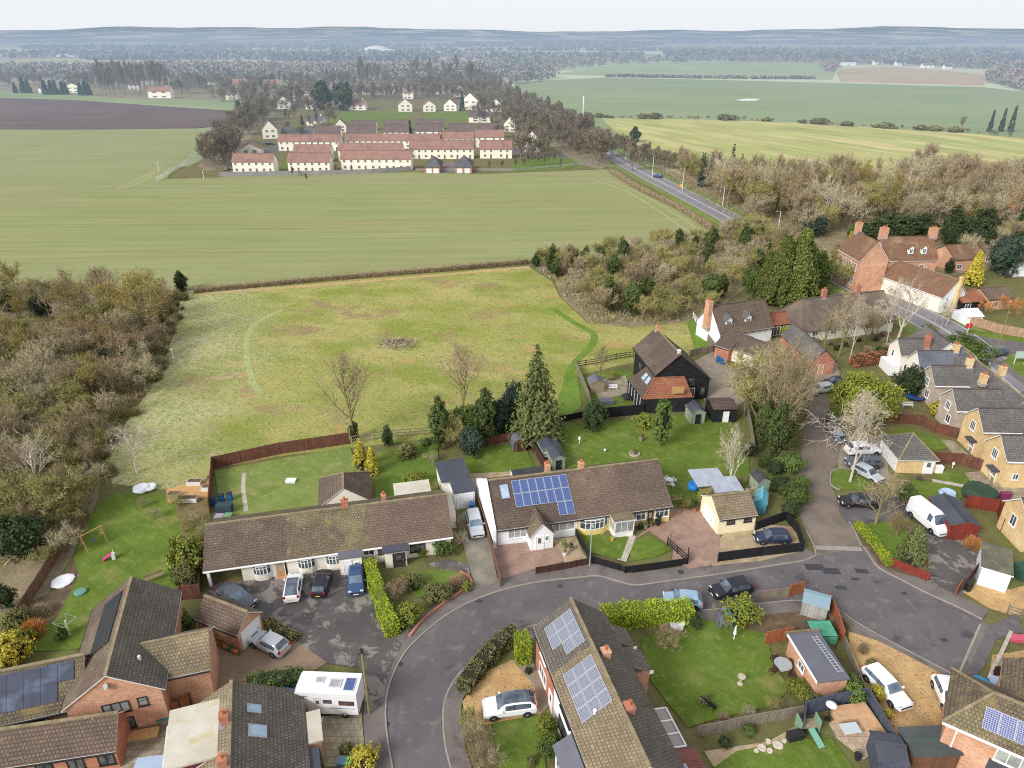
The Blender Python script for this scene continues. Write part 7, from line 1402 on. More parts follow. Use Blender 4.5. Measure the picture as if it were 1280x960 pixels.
# vehicles: one lofted shell each, split into paint and glass
CARS = {'hatch': dict(L=4.0, W=1.74, H=1.48, belt=.92, st=[(0,.42,.50,0),(.03,.60,.66,0),(.10,.70,.78,0),(.24,.80,.90,0),(.27,.82,.95,0),(.42,.92,1.42,1),(.57,.92,1.48,1),(.59,.92,1.48,2),(.80,.94,1.46,1),(.86,.95,1.42,3),(.965,.92,1.02,0),(.99,.78,.86,0),(1,.5,.58,0)]),
 'estate': dict(L=4.6, W=1.78, H=1.47, belt=.92, st=[(0,.42,.50,0),(.03,.60,.66,0),(.10,.70,.78,0),(.25,.80,.90,0),(.28,.82,.95,0),(.41,.92,1.41,1),(.56,.92,1.47,1),(.575,.92,1.47,2),(.76,.94,1.46,1),(.775,.94,1.46,2),(.91,.95,1.40,3),(.98,.92,1.0,0),(.995,.78,.86,0),(1,.5,.58,0)]),
 'saloon': dict(L=4.7, W=1.8, H=1.45, belt=.92, st=[(0,.42,.50,0),(.03,.60,.66,0),(.10,.70,.78,0),(.26,.80,.90,0),(.29,.82,.95,0),(.43,.92,1.40,1),(.54,.92,1.45,1),(.555,.92,1.45,2),(.70,.94,1.40,3),(.84,.92,1.02,0),(.96,.90,.98,0),(.99,.78,.86,0),(1,.5,.58,0)]),
 'suv': dict(L=4.65, W=1.9, H=1.64, belt=1.02, st=[(0,.50,.58,0),(.02,.72,.78,0),(.09,.84,.92,0),(.23,.92,1.02,0),(.26,.94,1.06,0),(.40,1.02,1.56,1),(.56,1.02,1.64,1),(.575,1.02,1.64,2),(.80,1.04,1.60,1),(.87,1.06,1.54,3),(.965,1.02,1.14,0),(.99,.86,.94,0),(1,.55,.62,0)]),
 'van': dict(L=5.3, W=2.0, H=2.35, belt=1.25, st=[(0,.55,.66,0),(.015,.85,.92,0),(.06,1.05,1.12,0),(.13,1.18,1.26,0),(.15,1.22,1.32,0),(.27,1.3,2.2,1),(.36,1.3,2.33,1),(.38,1.3,2.35,2),(.97,1.3,2.33,2),(.995,1.2,2.2,0),(1,.6,.8,0)])}
def car_meshes(kind, paintm, glassm, roofm=None, glassroof=False):
 c_ = CARS[kind]; L, W = c_['L'], c_['W']; st = c_['st']; rows = []
 for f, b, t, k in st:
  x = L*(.5-f); e = min(f, 1-f); w = W/2*(1-.16*max(0, 1-e/.07)**2) ; cab = k > 0
  rw = w*(.74 if cab else .84); zr = t
  base = .24
  prof = [(w*.86, base), (w*.97, base+.14), (w, .55 if b > .55 else (base+b)/2), (w*.985, b*.92), (w*.93, b)]
  if cab: prof += [(rw+.05, zr-.12), (rw-.06, zr-.02), (rw*.5, zr+.012), (0, zr+.02)]
  else: prof += [(w*.90, b+(t-b)*.4), (w*.80, t-.01), (w*.45, t+.005), (0, t+.01)]
  rows.append([(x, y, z) for y, z in prof]+[(x, -y, z) for y, z in prof[-2::-1]])
 n = len(rows[0]); body = MB(); glass_ = {'windscreen': MB(), 'rear_window': MB(), 'side_window': MB()}; M_ = n//2
 for i in range(len(st)-1):
  k0, k1 = st[i][3], st[i+1][3]
  for j in range(n-1):
   q = [rows[i][j], rows[i][j+1], rows[i+1][j+1], rows[i+1][j]]
   side = j in (4, n-6); up = j in (5, 6, 7, n-7, n-8, n-9) ; top = j in (6, 7, n-8, n-9)
   tgt, mi = body, 0
   if k0 == 0 and k1 == 1 and top: tgt = glass_['windscreen']
   elif k0 == 3 and k1 == 0 and top: tgt = glass_['rear_window']
   elif side and k0 in (1,3,2) and k1 in (1,3,2) and not (k0 == 2 and k1 == 2) and not (k0 == 1 and k1 == 2) and kind != 'van': tgt = glass_['side_window']
   elif side and k0 == 1 and k1 == 1: tgt = glass_['side_window']
   elif side and (k0 == 0 and k1 == 1): tgt = glass_['side_window'] if False else body
   elif side and k0 == 1 and k1 == 2: mi = 1
   elif top and k0 and k1 and (roofm or glassroof): mi = 2
   elif j in (0, n-2): mi = 1
   tgt.poly(q, mi if tgt is body else 0)
 for i, rev in ((0, False), (len(rows)-1, True)):
  q = rows[i]; body.poly(q if rev else q[::-1], 0)
 wb = L*.30; wx = (L*.5-L*.185, -L*.5+L*.20); wr = .33 if kind != 'van' else .36
 for x in wx:
  for sg in (-1, 1):
   y = sg*(W/2-.0); k = 14; ring = [(x+math.cos(2*math.pi*a/k)*(wr+.07), y+sg*.006, wr+math.sin(2*math.pi*a/k)*(wr+.07)) for a in range(k) if math.sin(2*math.pi*a/k) > -.75]
   body.poly(ring if sg < 0 else ring[::-1], 1)
 out = {'body': body.mesh('body', [paintm, trim_m, roofm or (glassm if glassroof else paintm)], True, False)}
 for nm, g_ in glass_.items(): out[nm] = g_.mesh(nm, glassm, True, False)
 wm = MB()
 k = 16; pr = [(wr*.66,-.1),(wr*.94,-.1),(wr,-.07),(wr,.07),(wr*.94,.1),(wr*.66,.1)]; i0 = 0
 for r_, y in pr:
  for a in range(k): t = 2*math.pi*a/k; wm.v.append((r_*math.cos(t), y, r_*math.sin(t)))
 for j in range(len(pr)-1):
  for a in range(k): b = (a+1) % k; wm.f.append((j*k+a, j*k+b, (j+1)*k+b, (j+1)*k+a)); wm.m.append(0)
 out['wheel'] = wm.mesh('wheel', tyre_m, True, False)
 rm = MB(); pts = lambda y, r_: [(r_*math.cos(2*math.pi*a/k), y, r_*math.sin(2*math.pi*a/k)) for a in range(k)]
 rm.poly(pts(-.075, wr*.67)); rm.poly(pts(.075, wr*.67)[::-1])
 for a in range(5):
  t = 2*math.pi*a/5
  for y in (-.09, .09): rm.bar((0,y,0), (math.cos(t)*wr*.6,y,math.sin(t)*wr*.6), .05, .02, 1)
 out['rim'] = rm.mesh('rim', [trim_m, rim_m], False, False)
 out['wx'] = wx; out['wr'] = wr; return out
CARM = {}
def car(kind, col, label, u, v, ang, name='parked_car', glassm=None, glassroof=False, roofm=None, cat='car', group=None, plate='both', scale=1.0):
 """ang: the way the nose points, degrees anticlockwise from east"""
 glassm = glassm or car_glass; key = (kind, col.name, glassm.name, glassroof)
 if key not in CARM: CARM[key] = car_meshes(kind, col, glassm, roofm, glassroof)
 m = CARM[key]; d = CARS[kind]; L, W = d['L'], d['W']
 t = thing(name, label, cat, P(u, v)+V((0,0,.11)), R(ang), group); t.scale = (scale,)*3
 body = link('body', m['body'], t)
 for nm in ('windscreen', 'rear_window', 'side_window'):
  if len(m[nm].polygons): link(nm, m[nm], t)
 for x in m['wx']:
  for sg in (-1, 1): w = link('wheel', m['wheel'], t, (x, sg*(W/2-.085), m['wr'])); link('rim', m['rim'], w)
 if 'lamps' not in m:
  z = d['st'][1][1]; m['lamps'] = 1
  q = MB(); q.box(-.06,-.17,-.07,.04,.17,.07); m['headlight'] = q.mesh('headlight', lamp_m, False, False)
  q = MB(); q.box(-.05,-.10,-.14,.05,.12,.14); m['tail_light'] = q.mesh('tail_light', tail_m, False, False)
  q = MB(); q.box(-.012,-.26,-.055,.012,.26,.055); m['fp'] = q.mesh('number_plate', plate_w, False, False); m['rp'] = q.mesh('number_plate', plate_y, False, False)
  q = MB(); q.box(-.09,-.06,-.05,.07,.12,.08); m['mirror'] = q.mesh('mirror', col, False, False)
  q = MB(); q.box(-.02,-W*.33,-.06,.02,W*.33,.08); m['grille'] = q.mesh('grille', trim_m, False, False)
 z = d['st'][1][2]
 for sg in (-1, 1):
  link('headlight', m['headlight'], t, (L*.465, sg*W*.345, z+.02)); link('tail_light', m['tail_light'], t, (-L*.485, sg*W*.39, d['belt']-.08))
  link('mirror', m['mirror'], t, (L*(.5-.33), sg*(W/2+.05), d['belt']+.06))
 link('grille', m['grille'], t, (L*.498, 0, .52)); link('number_plate', m['fp'], t, (L*.503+.012, 0, .40)); link('number_plate', m['rp'], t, (-L*.5-.016, 0, .56 if kind != 'van' else .9))
 return t
car('hatch', car_white, 'white hatchback with black glass roof parked tail outward before the long bungalow', 368, 739, 99, glassroof=True)
car('suv', car_black, 'black boxy car with yellow rear plate in the middle of the three before the bungalow', 403, 734, 92, scale=.86)
car('hatch', car_blue, 'dark blue hatchback facing outward beside the yellow green hedge', 446, 731, -80, glassm=car_glass_l)
car('saloon', car_grey, 'blue grey saloon half hidden behind the brick garage', 297, 752, -33, glassm=car_glass_l)
car('hatch', car_silver, 'silver hatchback parked at the white door of the brick garage', 338, 810, 152)
car('estate', car_silver, 'silver estate on the narrow drive between the bungalows', 594, 660, -79, glassm=car_glass_l)
car('suv', car_white, 'white electric crossover with dark glass roof on the gravel beside the house pair', 637, 889, 188, glassroof=True)
car('suv', car_black, 'black people carrier on the road beside the end of the lime hedge', 913, 742, 196, scale=.95)
car('hatch', car_pale, 'pale blue car mostly hidden behind the lime hedge', 852, 756, 172, glassm=car_glass_l)
car('hatch', car_navy, 'dark blue car inside the black fenced gravel drive', 964, 677, 180)
car('estate', car_white, 'white estate on the gravel drive beside the slate grey fence', 1106, 865, -72, glassm=car_glass_l)
car('hatch', car_white, 'white hatchback nosed against the corner house roof', 1183, 876, -100)
car('saloon', car_black, 'black saloon in the parking bay behind the leafless tree', 1072, 632, 176)
car('hatch', car_navy, 'dark hatchback parked on the lane beside the yellow green tree', 1044, 548, -95, glassm=car_glass_l)
car('hatch', car_black, 'black car behind the dark hatchback under the yellow green tree', 1042, 531, -95)
car('estate', car_silver, 'grey silver car in the courtyard at the top of the lane', 1024, 491, 200)
car('hatch', car_navy, 'dark car partly hidden under the yellow green tree top', 1043, 482, 180)
car('suv', car_white, 'large white car behind the birch on the island', 1077, 567, 5)
car('estate', car_grey, 'dark grey car next to the large white one behind the birch', 1078, 583, 178)
car('hatch', car_silver, 'silver car nearest the grass island behind the birch', 1083, 597, -60)
car('suv', car_grey, 'dark grey estate car turning at the main road junction', 1243, 445, 200, name='moving_car')
car('hatch', car_lblue, 'blue car driving on the dual carriageway', 822, 222, 140, name='moving_car')
car('hatch', car_lblue, 'dark blue car far away on the straight road', 617, 110, 120, name='moving_car')
car('saloon', car_navy, 'blue car parked by the left end of the estate', 338, 181, 0); car('hatch', car_grey, 'grey car beside the end of the front terrace', 284, 213, 90)
car('van', car_white, 'white panel van beside the red timber garage', 1158, 656, -77, name='panel_van', cat='van')
car('estate', car_grey, 'dark car at the corner of the cottage', 982, 400, 150)
M_ = thing('motorhome', 'white motorhome with roof solar panel parked beside the telegraph pole', 'motorhome', P(417, 884)+V((0,0,.11)), R(177))
mh_stripe = mk('blue_grey_stripe', c(120,150,176), fine=.03); cur = mk('brown_window_glass', c(110,84,78), c(84,66,64), scale=2, fine=.05, rough=.1)
b = MB(); W_ = 1.12
side = [(-2.5,.45),(1.75,.45),(1.75,1.2),(2.05,1.95),(2.75,2.2),(2.85,2.55),(2.6,2.85),(-2.5,2.85)]
b.poly([(x,-W_,z) for x, z in side]); b.poly([(x,W_,z) for x, z in side][::-1])
for (x0,z0),(x1,z1) in zip(side, side[1:]+side[:1]): b.poly([(x0,W_,z0),(x1,W_,z1),(x1,-W_,z1),(x0,-W_,z0)])
b.build('body', car_white, M_, uv=False)
cb = MB(); sec = [(3.2,.42,.85,.78),(3.1,.75,.95,.86),(2.6,1.08,1.12,.9),(2.1,1.15,1.85,.94),(1.75,1.2,2.0,.96)]
rows = [[(x,w,.35),(x,w+.04,z0*.8),(x,w,z0),(x,w*.85,z1),(x,0,z1+.02),(x,-w*.85,z1),(x,-w,z0),(x,-w-.04,z0*.8),(x,-w,.35)] for x,z0,z1,w in sec]
gl_ = MB(); sg_ = MB()
for i in range(4):
 for j in range(8):
  q = [rows[i][j],rows[i][j+1],rows[i+1][j+1],rows[i+1][j]]
  (gl_ if i == 2 and j in (3,4) else sg_ if i == 3 and j in (2,5) else cb).poly(q)
cb.poly(rows[0]); cb.build('cab', car_white, M_, True, False); gl_.build('windscreen', car_glass, M_, False, False); sg_.build('side_window', car_glass, M_, False, False)
for x, w, z, h in ((-1.6,1.3,1.55,.5),(.0,.75,1.7,.42),(.85,.3,1.6,.4)):
 for s_ in (-1, 1):
  q = MB(); q.box(x-w/2, s_*W_-.015, z, x+w/2, s_*W_+.02, z+h); f_ = q.build('window', trim_m, M_); q = MB(); q.box(x-w/2+.05, s_*(W_+.012)-.012, z+.05, x+w/2-.05, s_*(W_+.012)+.013, z+h-.05); q.build('pane', cur if x < -1 else glass, f_)
q = MB(); q.box(.85-.32,W_,.55,.85+.32,W_+.02,2.4); q.build('door', fascia, M_)
q = MB(); q.box(-2.3,-W_-.006,1.12,1.7,-W_-.002,1.2); q.build('stripe', mh_stripe, M_); q = MB(); q.box(-2.3,W_+.002,1.12,.5,W_+.006,1.2); q.build('stripe', mh_stripe, M_); q = MB(); q.box(1.6,W_+.002,2.35,2.6,W_+.006,2.5); q.build('stripe', mh_stripe, M_)
q = MB(); q.box(-2.2,-.55,2.86,-1.3,.75,2.92,0); f_ = q.build('solar_panel', alu, M_); q = MB(); q.poly([(-2.15,-.5,2.925),(-1.35,-.5,2.925),(-1.35,.7,2.925),(-2.15,.7,2.925)]); q.build('cell_sheet', solar_b, f_)
for x, y, w in ((-.5,.1,.5),(.9,-.2,.35)): q = MB(); q.box(x-w,y-w*.9,2.86,x+w,y+w*.9,2.96); f_ = q.build('roof_hatch', fascia, M_); q = MB(); q.box(x-w+.1,y-w*.9+.1,2.96,x+w-.1,y+w*.9-.1,2.975); q.build('pane', lead, f_)
cmw = car_meshes('van', car_white, car_glass)
for x in (2.35, -1.35):
 for s_ in (-1, 1): w = link('wheel', cmw['wheel'], M_, (x, s_*(W_-.1), .36)); link('rim', cmw['rim'], w)
for s_ in (-1, 1): link('headlight', CARM[('hatch', car_white.name, car_glass.name, True)]['headlight'], M_, (3.14, s_*.6, .72)); link('mirror', CARM[('hatch', car_white.name, car_glass.name, True)]['mirror'], M_, (2.15, s_*1.1, 1.5))
q = MB(); q.box(-.35,-.25,-.15,.35,.25,.0); st_ = q.build('step', white_p, M_); st_.location = (.85, 1.45, .15)
# fences and walls
F = lambda l, h, m, lab, **k: fence(px(l), h, m, lab, **k)
F([(263,642),(267,586),(350,568),(437,555)], 1.8, fence_red, 'red brown panel fence round the west back lawn')
F([(440,556),(480,549),(530,545),(575,540)], 1.4, fence_gr, 'open weathered fence with concrete posts beside the tall ivy tree', rail=True, pmat=concrete)
F([(600,560),(632,552),(656,550)], 1.2, fence_red, 'low red brown fence behind the rich green small lawn'); F([(656,552),(668,566),(684,594)], 1.5, fence_dk, 'dark brown fence between small lawn and big lawn sheds')
F([(688,528),(705,527),(728,522)], 1.0, fence_bk, 'low black fence at the meadow corner of the big lawn'); F([(733,527),(760,522),(804,518)], 1.7, fence_bk, 'black panel fence before the barn garden')
F([(719,460),(745,456),(770,450),(792,447)], 1.2, fence_bk, 'black post and rail fence behind the barn garden', rail=True); F([(719,460),(727,478),(736,500),(740,524)], 1.4, fence_gr, 'weathered panel fence at the meadow side of the barn garden')
F([(597,630),(606,660),(616,695),(626,734)], 1.3, fence_br, 'brown panel fence beside the narrow drive'); F([(670,718),(702,713),(736,706)], .9, fence_dk, 'low brown fence before the gravel front garden')
F([(719,668),(729,686),(740,703)], .9, fence_bk, 'low black fence between gravel garden and front lawn'); F([(740,704),(757,709),(775,714)], .9, fence_bk, 'low black boarded fence left of the garden gate'); F([(781,717),(820,712),(859,706)], .9, fence_bk, 'low black boarded fence right of the garden gate'); F([(775,714),(781,717)], .8, fence_bk, 'small black slatted garden gate', name='garden_gate', rail=True, cat='gate')
F([(834,682),(846,693),(859,705)], 1.1, fence_bk, 'black railing along the red drive', rail=True); F([(859,706),(860,694)], 1.0, fence_bk, 'short black gate leaf at the red drive mouth', name='gate', rail=True, cat='gate')
F([(897,703),(950,696),(1003,690),(996,668),(982,650)], 1.3, fence_bk, 'black fence round the gravel drive with the dark car'); F([(982,650),(944,664)], 1.3, fence_bk, 'black fence between teal shed and gravel drive')
F([(866,398),(875,412)], 1.3, upvc, 'white field gate at the mown meadow corner', name='field_gate', rail=True, cat='gate'); F([(875,410),(882,424),(890,440)], 1.6, fence_gr, 'pale weathered fence beside the mown corner'); F([(890,440),(876,442),(862,446)], 1.2, fence_gr, 'grey fence at the back of the barn yard')
F([(932,512),(938,540),(942,570)], 1.4, fence_gr, 'pale fence beneath the ivy trees')
F([(1108,529),(1150,531),(1168,541),(1195,548)], 1.6, fence_red, 'red brown fence stepping down beside the hipped garage lawn'); F([(1166,578),(1200,580),(1230,590)], 1.6, fence_red, 'red brown fence between the two yellow brick gardens'); F([(1206,634),(1246,640),(1251,664)], 1.7, shed_red, 'bright red fence behind the timber garage'); F([(1248,640),(1272,644),(1295,648)], 1.4, shed_red, 'red fence below the brick terrace')
F([(1113,707),(1136,717),(1160,727)], 1.0, shed_red, 'low red fence enclosing the corner conifer'); F([(1193,746),(1200,735)], 1.1, fence_or, 'short orange fence beside the black bin'); F([(1203,738),(1212,726),(1222,712)], 1.2, fence_dk, 'dark fence between tarmac drive and gravel')
F([(1203,405),(1222,409),(1245,416),(1270,421),(1300,427)], 1.8, wood_f('tan_fence', c(186,156,128), c(168,138,112)), 'tan board fence curving along the grassy road corner')
F([(945,751),(984,746)], 1.2, fence_gr, 'weathered low fence along the southern pavement'); F([(986,746),(1003,741)], 1.5, fence_or, 'orange panel beside the grey blue shed'); F([(1034,757),(1043,777),(1052,804)], 1.6, fence_or, 'orange fence at the netting frame'); F([(956,806),(988,800)], 1.6, fence_or, 'orange fence panels beside the garden table')
F([(872,922),(935,908),(1001,896)], 1.3, fence_gr, 'weathered fence between the two southern lawns'); F([(1001,918),(1003,896),(1040,886),(1081,879),(1098,910),(1126,962)], 1.8, fence_sl, 'slate grey fence round the corner terrace'); F([(1054,806),(1066,835),(1080,874)], 1.0, fence_gr, 'low mossy fence beside the gravel drive')
F([(20,782),(52,732),(78,688),(98,668)], 1.5, fence_br, 'leaning brown fence of the west garden'); F([(98,668),(112,648)], 1.3, fence_br, 'end piece of the leaning west garden fence'); F([(228,750),(252,748)], 1.8, fence_red, 'dark red fence between brick house and garage'); F([(189,905),(228,893),(240,884)], 1.6, fence_or, 'orange fence between brick house and pale dormer', pmat=fence_dk); F([(150,920),(152,898),(189,890)], 1.4, fence_dk, 'dark fence at the corner of the paved yard')
F([(255,705),(252,740)], 1.8, fence_dk, 'dark fence at the end of the carport'); F([(1240,846),(1262,844),(1296,852)], 1.2, fence_dk, 'dark timber fence behind the blue bag'); F([(1258,768),(1275,774),(1296,782)], 1.2, fence_gr, 'grey timber rail at the eastern gravel', rail=True)
for l, lab in (([(1236,848),(1250,820),(1262,794)], 'white low wall along the eastern pavement'),):
 L_ = px(l); t = thing('low_wall', lab, 'wall', L_[0]); m = MB()
 for a, b in zip(L_, L_[1:]): m.bar(a-L_[0]+V((0,0,.25)), b-L_[0]+V((0,0,.25)), .25, .5)
 m.build('wall', upvc, t); m = MB()
 for a, b in zip(L_, L_[1:]): m.bar(a-L_[0]+V((0,0,.53)), b-L_[0]+V((0,0,.53)), .32, .06)
 m.build('coping', slab_m, t)
L_ = smoothline(px([(575,716),(590,730),(560,752),(530,775),(512,797)]), 3); t = thing('garden_wall', 'low brick edging wall along the bend by the shrubs', 'wall', L_[0]); m = MB()
for a, b in zip(L_, L_[1:]): m.bar(a-L_[0]+V((0,0,.15)), b-L_[0]+V((0,0,.15)), .22, .3)
m.build('wall', brick_r, t)
# sheds
shed(P(690,590), P(706,588), 2.6, 1.9, 2.4, shed_green, felt_d, 'pale green shed with black roof and open doorway on the big lawn', door=(.8,1.7,clad_bk)); shed(P(678,577), P(700,574), 2.2, 1.8, 2.2, shed_green, felt_d, 'second pale green shed tucked behind the doorway one', win=('F', .3, .8, .6, .6)); shed(P(672,560), P(690,558), 1.8, 1.6, 2.0, shed_green, felt_bk, 'low green store behind the pale green sheds')
s_ = Hs('playhouse', 'brown arched roof garden store on the small lawn', P(642,566), P(660,564), None, 'shed'); m = MB(); k = 8
arc = [(0,0)]+[(.85-.85*math.cos(math.pi*i/k), 1.25+.75*math.sin(math.pi*i/k)) for i in range(k+1)]+[(1.7,0)]
m.poly([(x,0,z) for x, z in arc]); m.poly([(x,1.9,z) for x, z in arc][::-1]); s_.part('wall', m, shed_br); m = MB()
for (x0,z0),(x1,z1) in zip(arc, arc[1:]): m.poly([(x0,-.1,z0+.02),(x0,2.0,z0+.02),(x1,2.0,z1+.02),(x1,-.1,z1+.02)][::-1])
s_.part('roof', m, felt); s_.fr = dict(L=1.7, D=1.9); s_.door('F', .45, .8, 1.6, fence_dk, frame=shed_br)
shed(P(863,531), P(880,530), 2.6, 1.9, 2.5, shed_green, felt_d, 'pale green shed with dark doorway by the barn yard', door=(.8,1.7,clad_bk)); shed(P(890,529), P(919,528), 3.6, 2.2, 2.7, clad_bk, roof_plain, 'black shed with white framed glass door below the barn yard', ax='x', door=(.9,1.9,upvc,1.5))
p0, p1 = P(884,657), P(942,655); ang_ = P(897,672); s_ = Hs('cream_garage', 'cream garage with mossy tiled roof and white door on the red drive', P(896,669), P(942,663), None, 'garage'); L = (P(942,663)-P(896,669)).length
s_.gable(L, 4.6, 2.3, 3.8, mk('pale_cream_render', c(244,234,200), c(236,224,186), fine=.05), roof_moss2, ov=.2, vg=.1, ridge=ridge_m, gut=gutter_bk); s_.door('L', .9, 2.6, 2.0, upvc); s_.win('F', 1.0, 1.4, 1.0, .55, 3, 1, fascia_br); s_.win('F', 3.1, 1.4, 1.0, .55, 3, 1, fascia_br)
s_ = Hs('lean_to_store', 'white sheet roofed store behind the cream garage', P(893,633), P(928,630), None, 'shed'); L = 3.4; s_.boxpart('wall', 0,0,0,L,2.6,2.0, timber_o); s_.roofpoly('roof', [([(-.1,-.1,2.1),(L+.1,-.1,2.1),(L+.1,2.7,2.4),(-.1,2.7,2.4)], 0)], [corrug])
s_ = Hs('corrugated_shelter', 'open shelter under pale corrugated sheets at the lawn end', P(874,622), P(904,620), None, 'shelter'); L = 3.2
for x in (0, L-.1):
 for y in (0, 2.4): s_.boxpart('post', x,y,0,x+.1,y+.1,2.0, timber_o)
s_.roofpoly('roof', [([(-.5,-.3,1.9),(L+.3,-.3,2.0),(L-.1,2.8,2.4),(-.8,2.8,2.4)], 0)], [corrug]); s_.boxpart('screen', .1,2.3,0,L-.1,2.36,1.7, mk('frosted_sheet', c(190,204,204), fine=.05))
shed(P(895,617), P(907,616), 1.5, 1.4, 1.8, shed_br, corrug_r, 'small brown rabbit hutch beside the corrugated shelter', name='hutch', cat='hutch'); shed(P(941,640), P(956,643), 2.4, 1.5, 2.1, plastic('teal_canvas', c(84,156,176)), plastic('teal_canvas_roof', c(110,180,196)), 'teal canvas tent beside the black fence', name='canvas_tent', cat='tent'); shed(P(946,618), P(960,616), 2, 1.7, 2.2, shed_green, felt_bk, 'green shed beneath the laurels by the lane')
shed(P(1000,769), P(1031,778), 2.0, 1.7, 2.3, shed_gr, plastic('grey_blue_roof', c(132,156,168)), 'pale grey shed with blue grey roof at the southern pavement', ax='x')
s_ = thing('netting_frame', 'green netting fruit cage frame beside the pale grey shed', 'netting', P(1024,800)); m = MB()
for x in (-1.1, 1.1):
 for y in (-1, 1): m.bar((x,y,0),(x,y,1.5), .06)
m.bar((-1.1,-1,1.5),(1.1,-1,1.5), .05); m.bar((-1.1,1,1.5),(1.1,1,1.5), .05); m.build('frame', dkgreen_p, s_); m = MB(); m.poly([(-1.1,-1,1.5),(1.1,-1,1.5),(1.1,1,1.52),(-1.1,1,1.5)]); m.poly([(-1.1,-1,.5),(1.1,-1,.5),(1.1,-1,1.5),(-1.1,-1,1.5)]); m.build('net', mk('green_net', c(96,170,140), c(70,140,112), scale=2, fine=.2, fscale=14), s_)
shed(P(1092,972), P(1128,978), 2.6, 1.9, 2.3, fence_sl, felt_d, 'dark slate coloured summerhouse in the terrace corner', name='summerhouse', cat='summerhouse', ax='x')
# poles
def pole(name, lab, u, vb, h, mat, r=(.13,.09), cross=None, cat='pole'):
 t = thing(name, lab, cat, P(u, vb)); m = MB(); m.tube([(0,0,0),(0,0,h)], list(r), 8); m.build('column', mat, t); return t
t = pole('telegraph_pole', 'wooden telegraph pole beside the motorhome', 462, 893, 7.4, bark_o); m = MB(); m.bar((-.35,0,7.0),(.35,0,7.0), .08); m.lathe([(.12,0),(.16,.25),(.1,.4)], 8, 0, (0,0,7.2)); m.build('pole_top', gutter_bk, t)
t = pole('telegraph_pole', 'wooden telegraph pole at the main road junction', 1241, 451, 9.5, bark_o); m = MB(); m.bar((-.5,0,9.1),(.5,0,9.1), .09); m.build('crossarm', bark, t)
t = pole('lamp_column', 'slim grey lamp column on the pavement before the bungalow pair', 737, 708, 5.6, steel, (.07,.05), cat='street lamp'); m = MB(); m.box(-.12,-.45,5.55,.12,.1,5.68); m.build('lantern', steel, t)
t = pole('lamp_column', 'lamp column beside the thatched house road', 1165, 416, 7, steel, (.08,.06), cat='street lamp'); m = MB(); m.bar((0,0,6.95),(1.2,0,7.1), .06); m.build('arm', steel, t); m = MB(); m.box(1.1,-.12,7.02,1.7,.12,7.16); m.build('lantern', steel_far, t)
t = pole('sale_board', 'red estate agent board on a white post on the grassy corner', 1208, 419, 2.2, upvc, (.05,.05), cat='sign'); m = MB(); m.box(-.65,-.04,1.5,.65,.04,2.4); m.build('board', red_p, t)
t = thing('direction_sign', 'pale green direction sign on white legs at the junction', 'sign', P(1272,456)); m = MB(); m.box(-.8,-.05,0,-.7,.05,2.4); m.box(1.0,-.05,0,1.1,.05,2.4); m.build('post', steel_far, t); m = MB(); m.box(-1.0,-.12,1.3,1.6,-.06,2.6); m.build('sign_plate', mk('sign_face', c(176,200,190), fine=.03), t)
t = thing('marker_post', 'white marker post at the wood edge of the meadow', 'post', P(217,449)); m = MB(); m.box(-.07,-.07,0,.07,.07,1.9); m.build('post', upvc, t); m = MB(); m.box(-.25,-.09,1.75,.25,.09,2.0); m.build('cap', upvc, t)
# garden things
def wheelie(lab, u, v, mat, lidm=None, rz=0, group=None):
 t = thing('wheelie_bin', lab, 'bin', P(u, v)+V((0,0,.1)), rz, group); m = MB(); i = len(m.v)
 m.v = [(-.22,-.25,.05),(.22,-.25,.05),(.22,.22,.05),(-.22,.22,.05),(-.28,-.33,1.0),(.28,-.33,1.0),(.28,.33,1.0),(-.28,.33,1.0)]; m.f = [(0,3,2,1),(0,1,5,4),(1,2,6,5),(2,3,7,6),(3,0,4,7)]; m.m = [0]*5; m.build('body', mat, t)
 m = MB(); m.box(-.3,-.36,1.0,.3,.34,1.08); m.bar((-.25,.37,1.02),(.25,.37,1.02), .05); m.build('lid', lidm or mat, t)
 for x in (-.24,.24): m = MB(); m.tube([(x-.04,.25,.1),(x+.04,.25,.1)], .1, 8); m.build('wheel', tyre_m, t)
wheelie('blue wheelie bin by the white garage door on the narrow drive', 590, 639, blue_p); wheelie('grey blue wheelie bin beside the flowering bush', 428, 962, plastic('slate_plastic', c(84,98,120))); wheelie('green wheelie bin next to the grey blue one', 437, 963, green_p); wheelie('black wheelie bin on the edge of the eastern gravel', 1208, 739, black_p)
for u, v, lab in ((366,876,'blue recycling bin beside the chalet bungalow'),(358,875,'blue bin left of the recycling bin behind the motorhome'),(268,632,'dark blue bin in the row behind the long bungalow'),(278,628,'middle dark blue bin in the row behind the long bungalow'),(288,626,'right dark blue bin in the row behind the long bungalow'),(897,453,'blue bin at the brick stable wall'),(903,456,'second blue bin at the brick stable wall')): wheelie(lab, u, v, blue_p, black_p if 'dark' in lab else None)
def crate(lab, u, v, w, d, h, mat, rz=0, name='storage_box', cat='box', lid=None):
 t = thing(name, lab, cat, P(u, v)+V((0,0,.1)), R(rz)); m = MB(); m.box(-w/2,-d/2,0,w/2,d/2,h); m.build('body', mat, t); m = MB(); m.box(-w/2-.04,-d/2-.04,h+.003,w/2+.04,d/2+.04,h+.07); m.build('lid', lid or mat, t); return t
crate('dark water tank behind the bin row of the long bungalow', 282, 640, 1.8, .9, 1.0, mk('dark_tank', c(56,74,84), fine=.08)); crate('lilac topped box beside the green topped box', 275, 650, .9, .8, .5, plastic('lilac_lid', c(170,160,170))); crate('green topped box behind the long bungalow', 286, 649, .8, .8, .5, green_p, lid=plastic('pale_green_lid', c(120,160,124)))
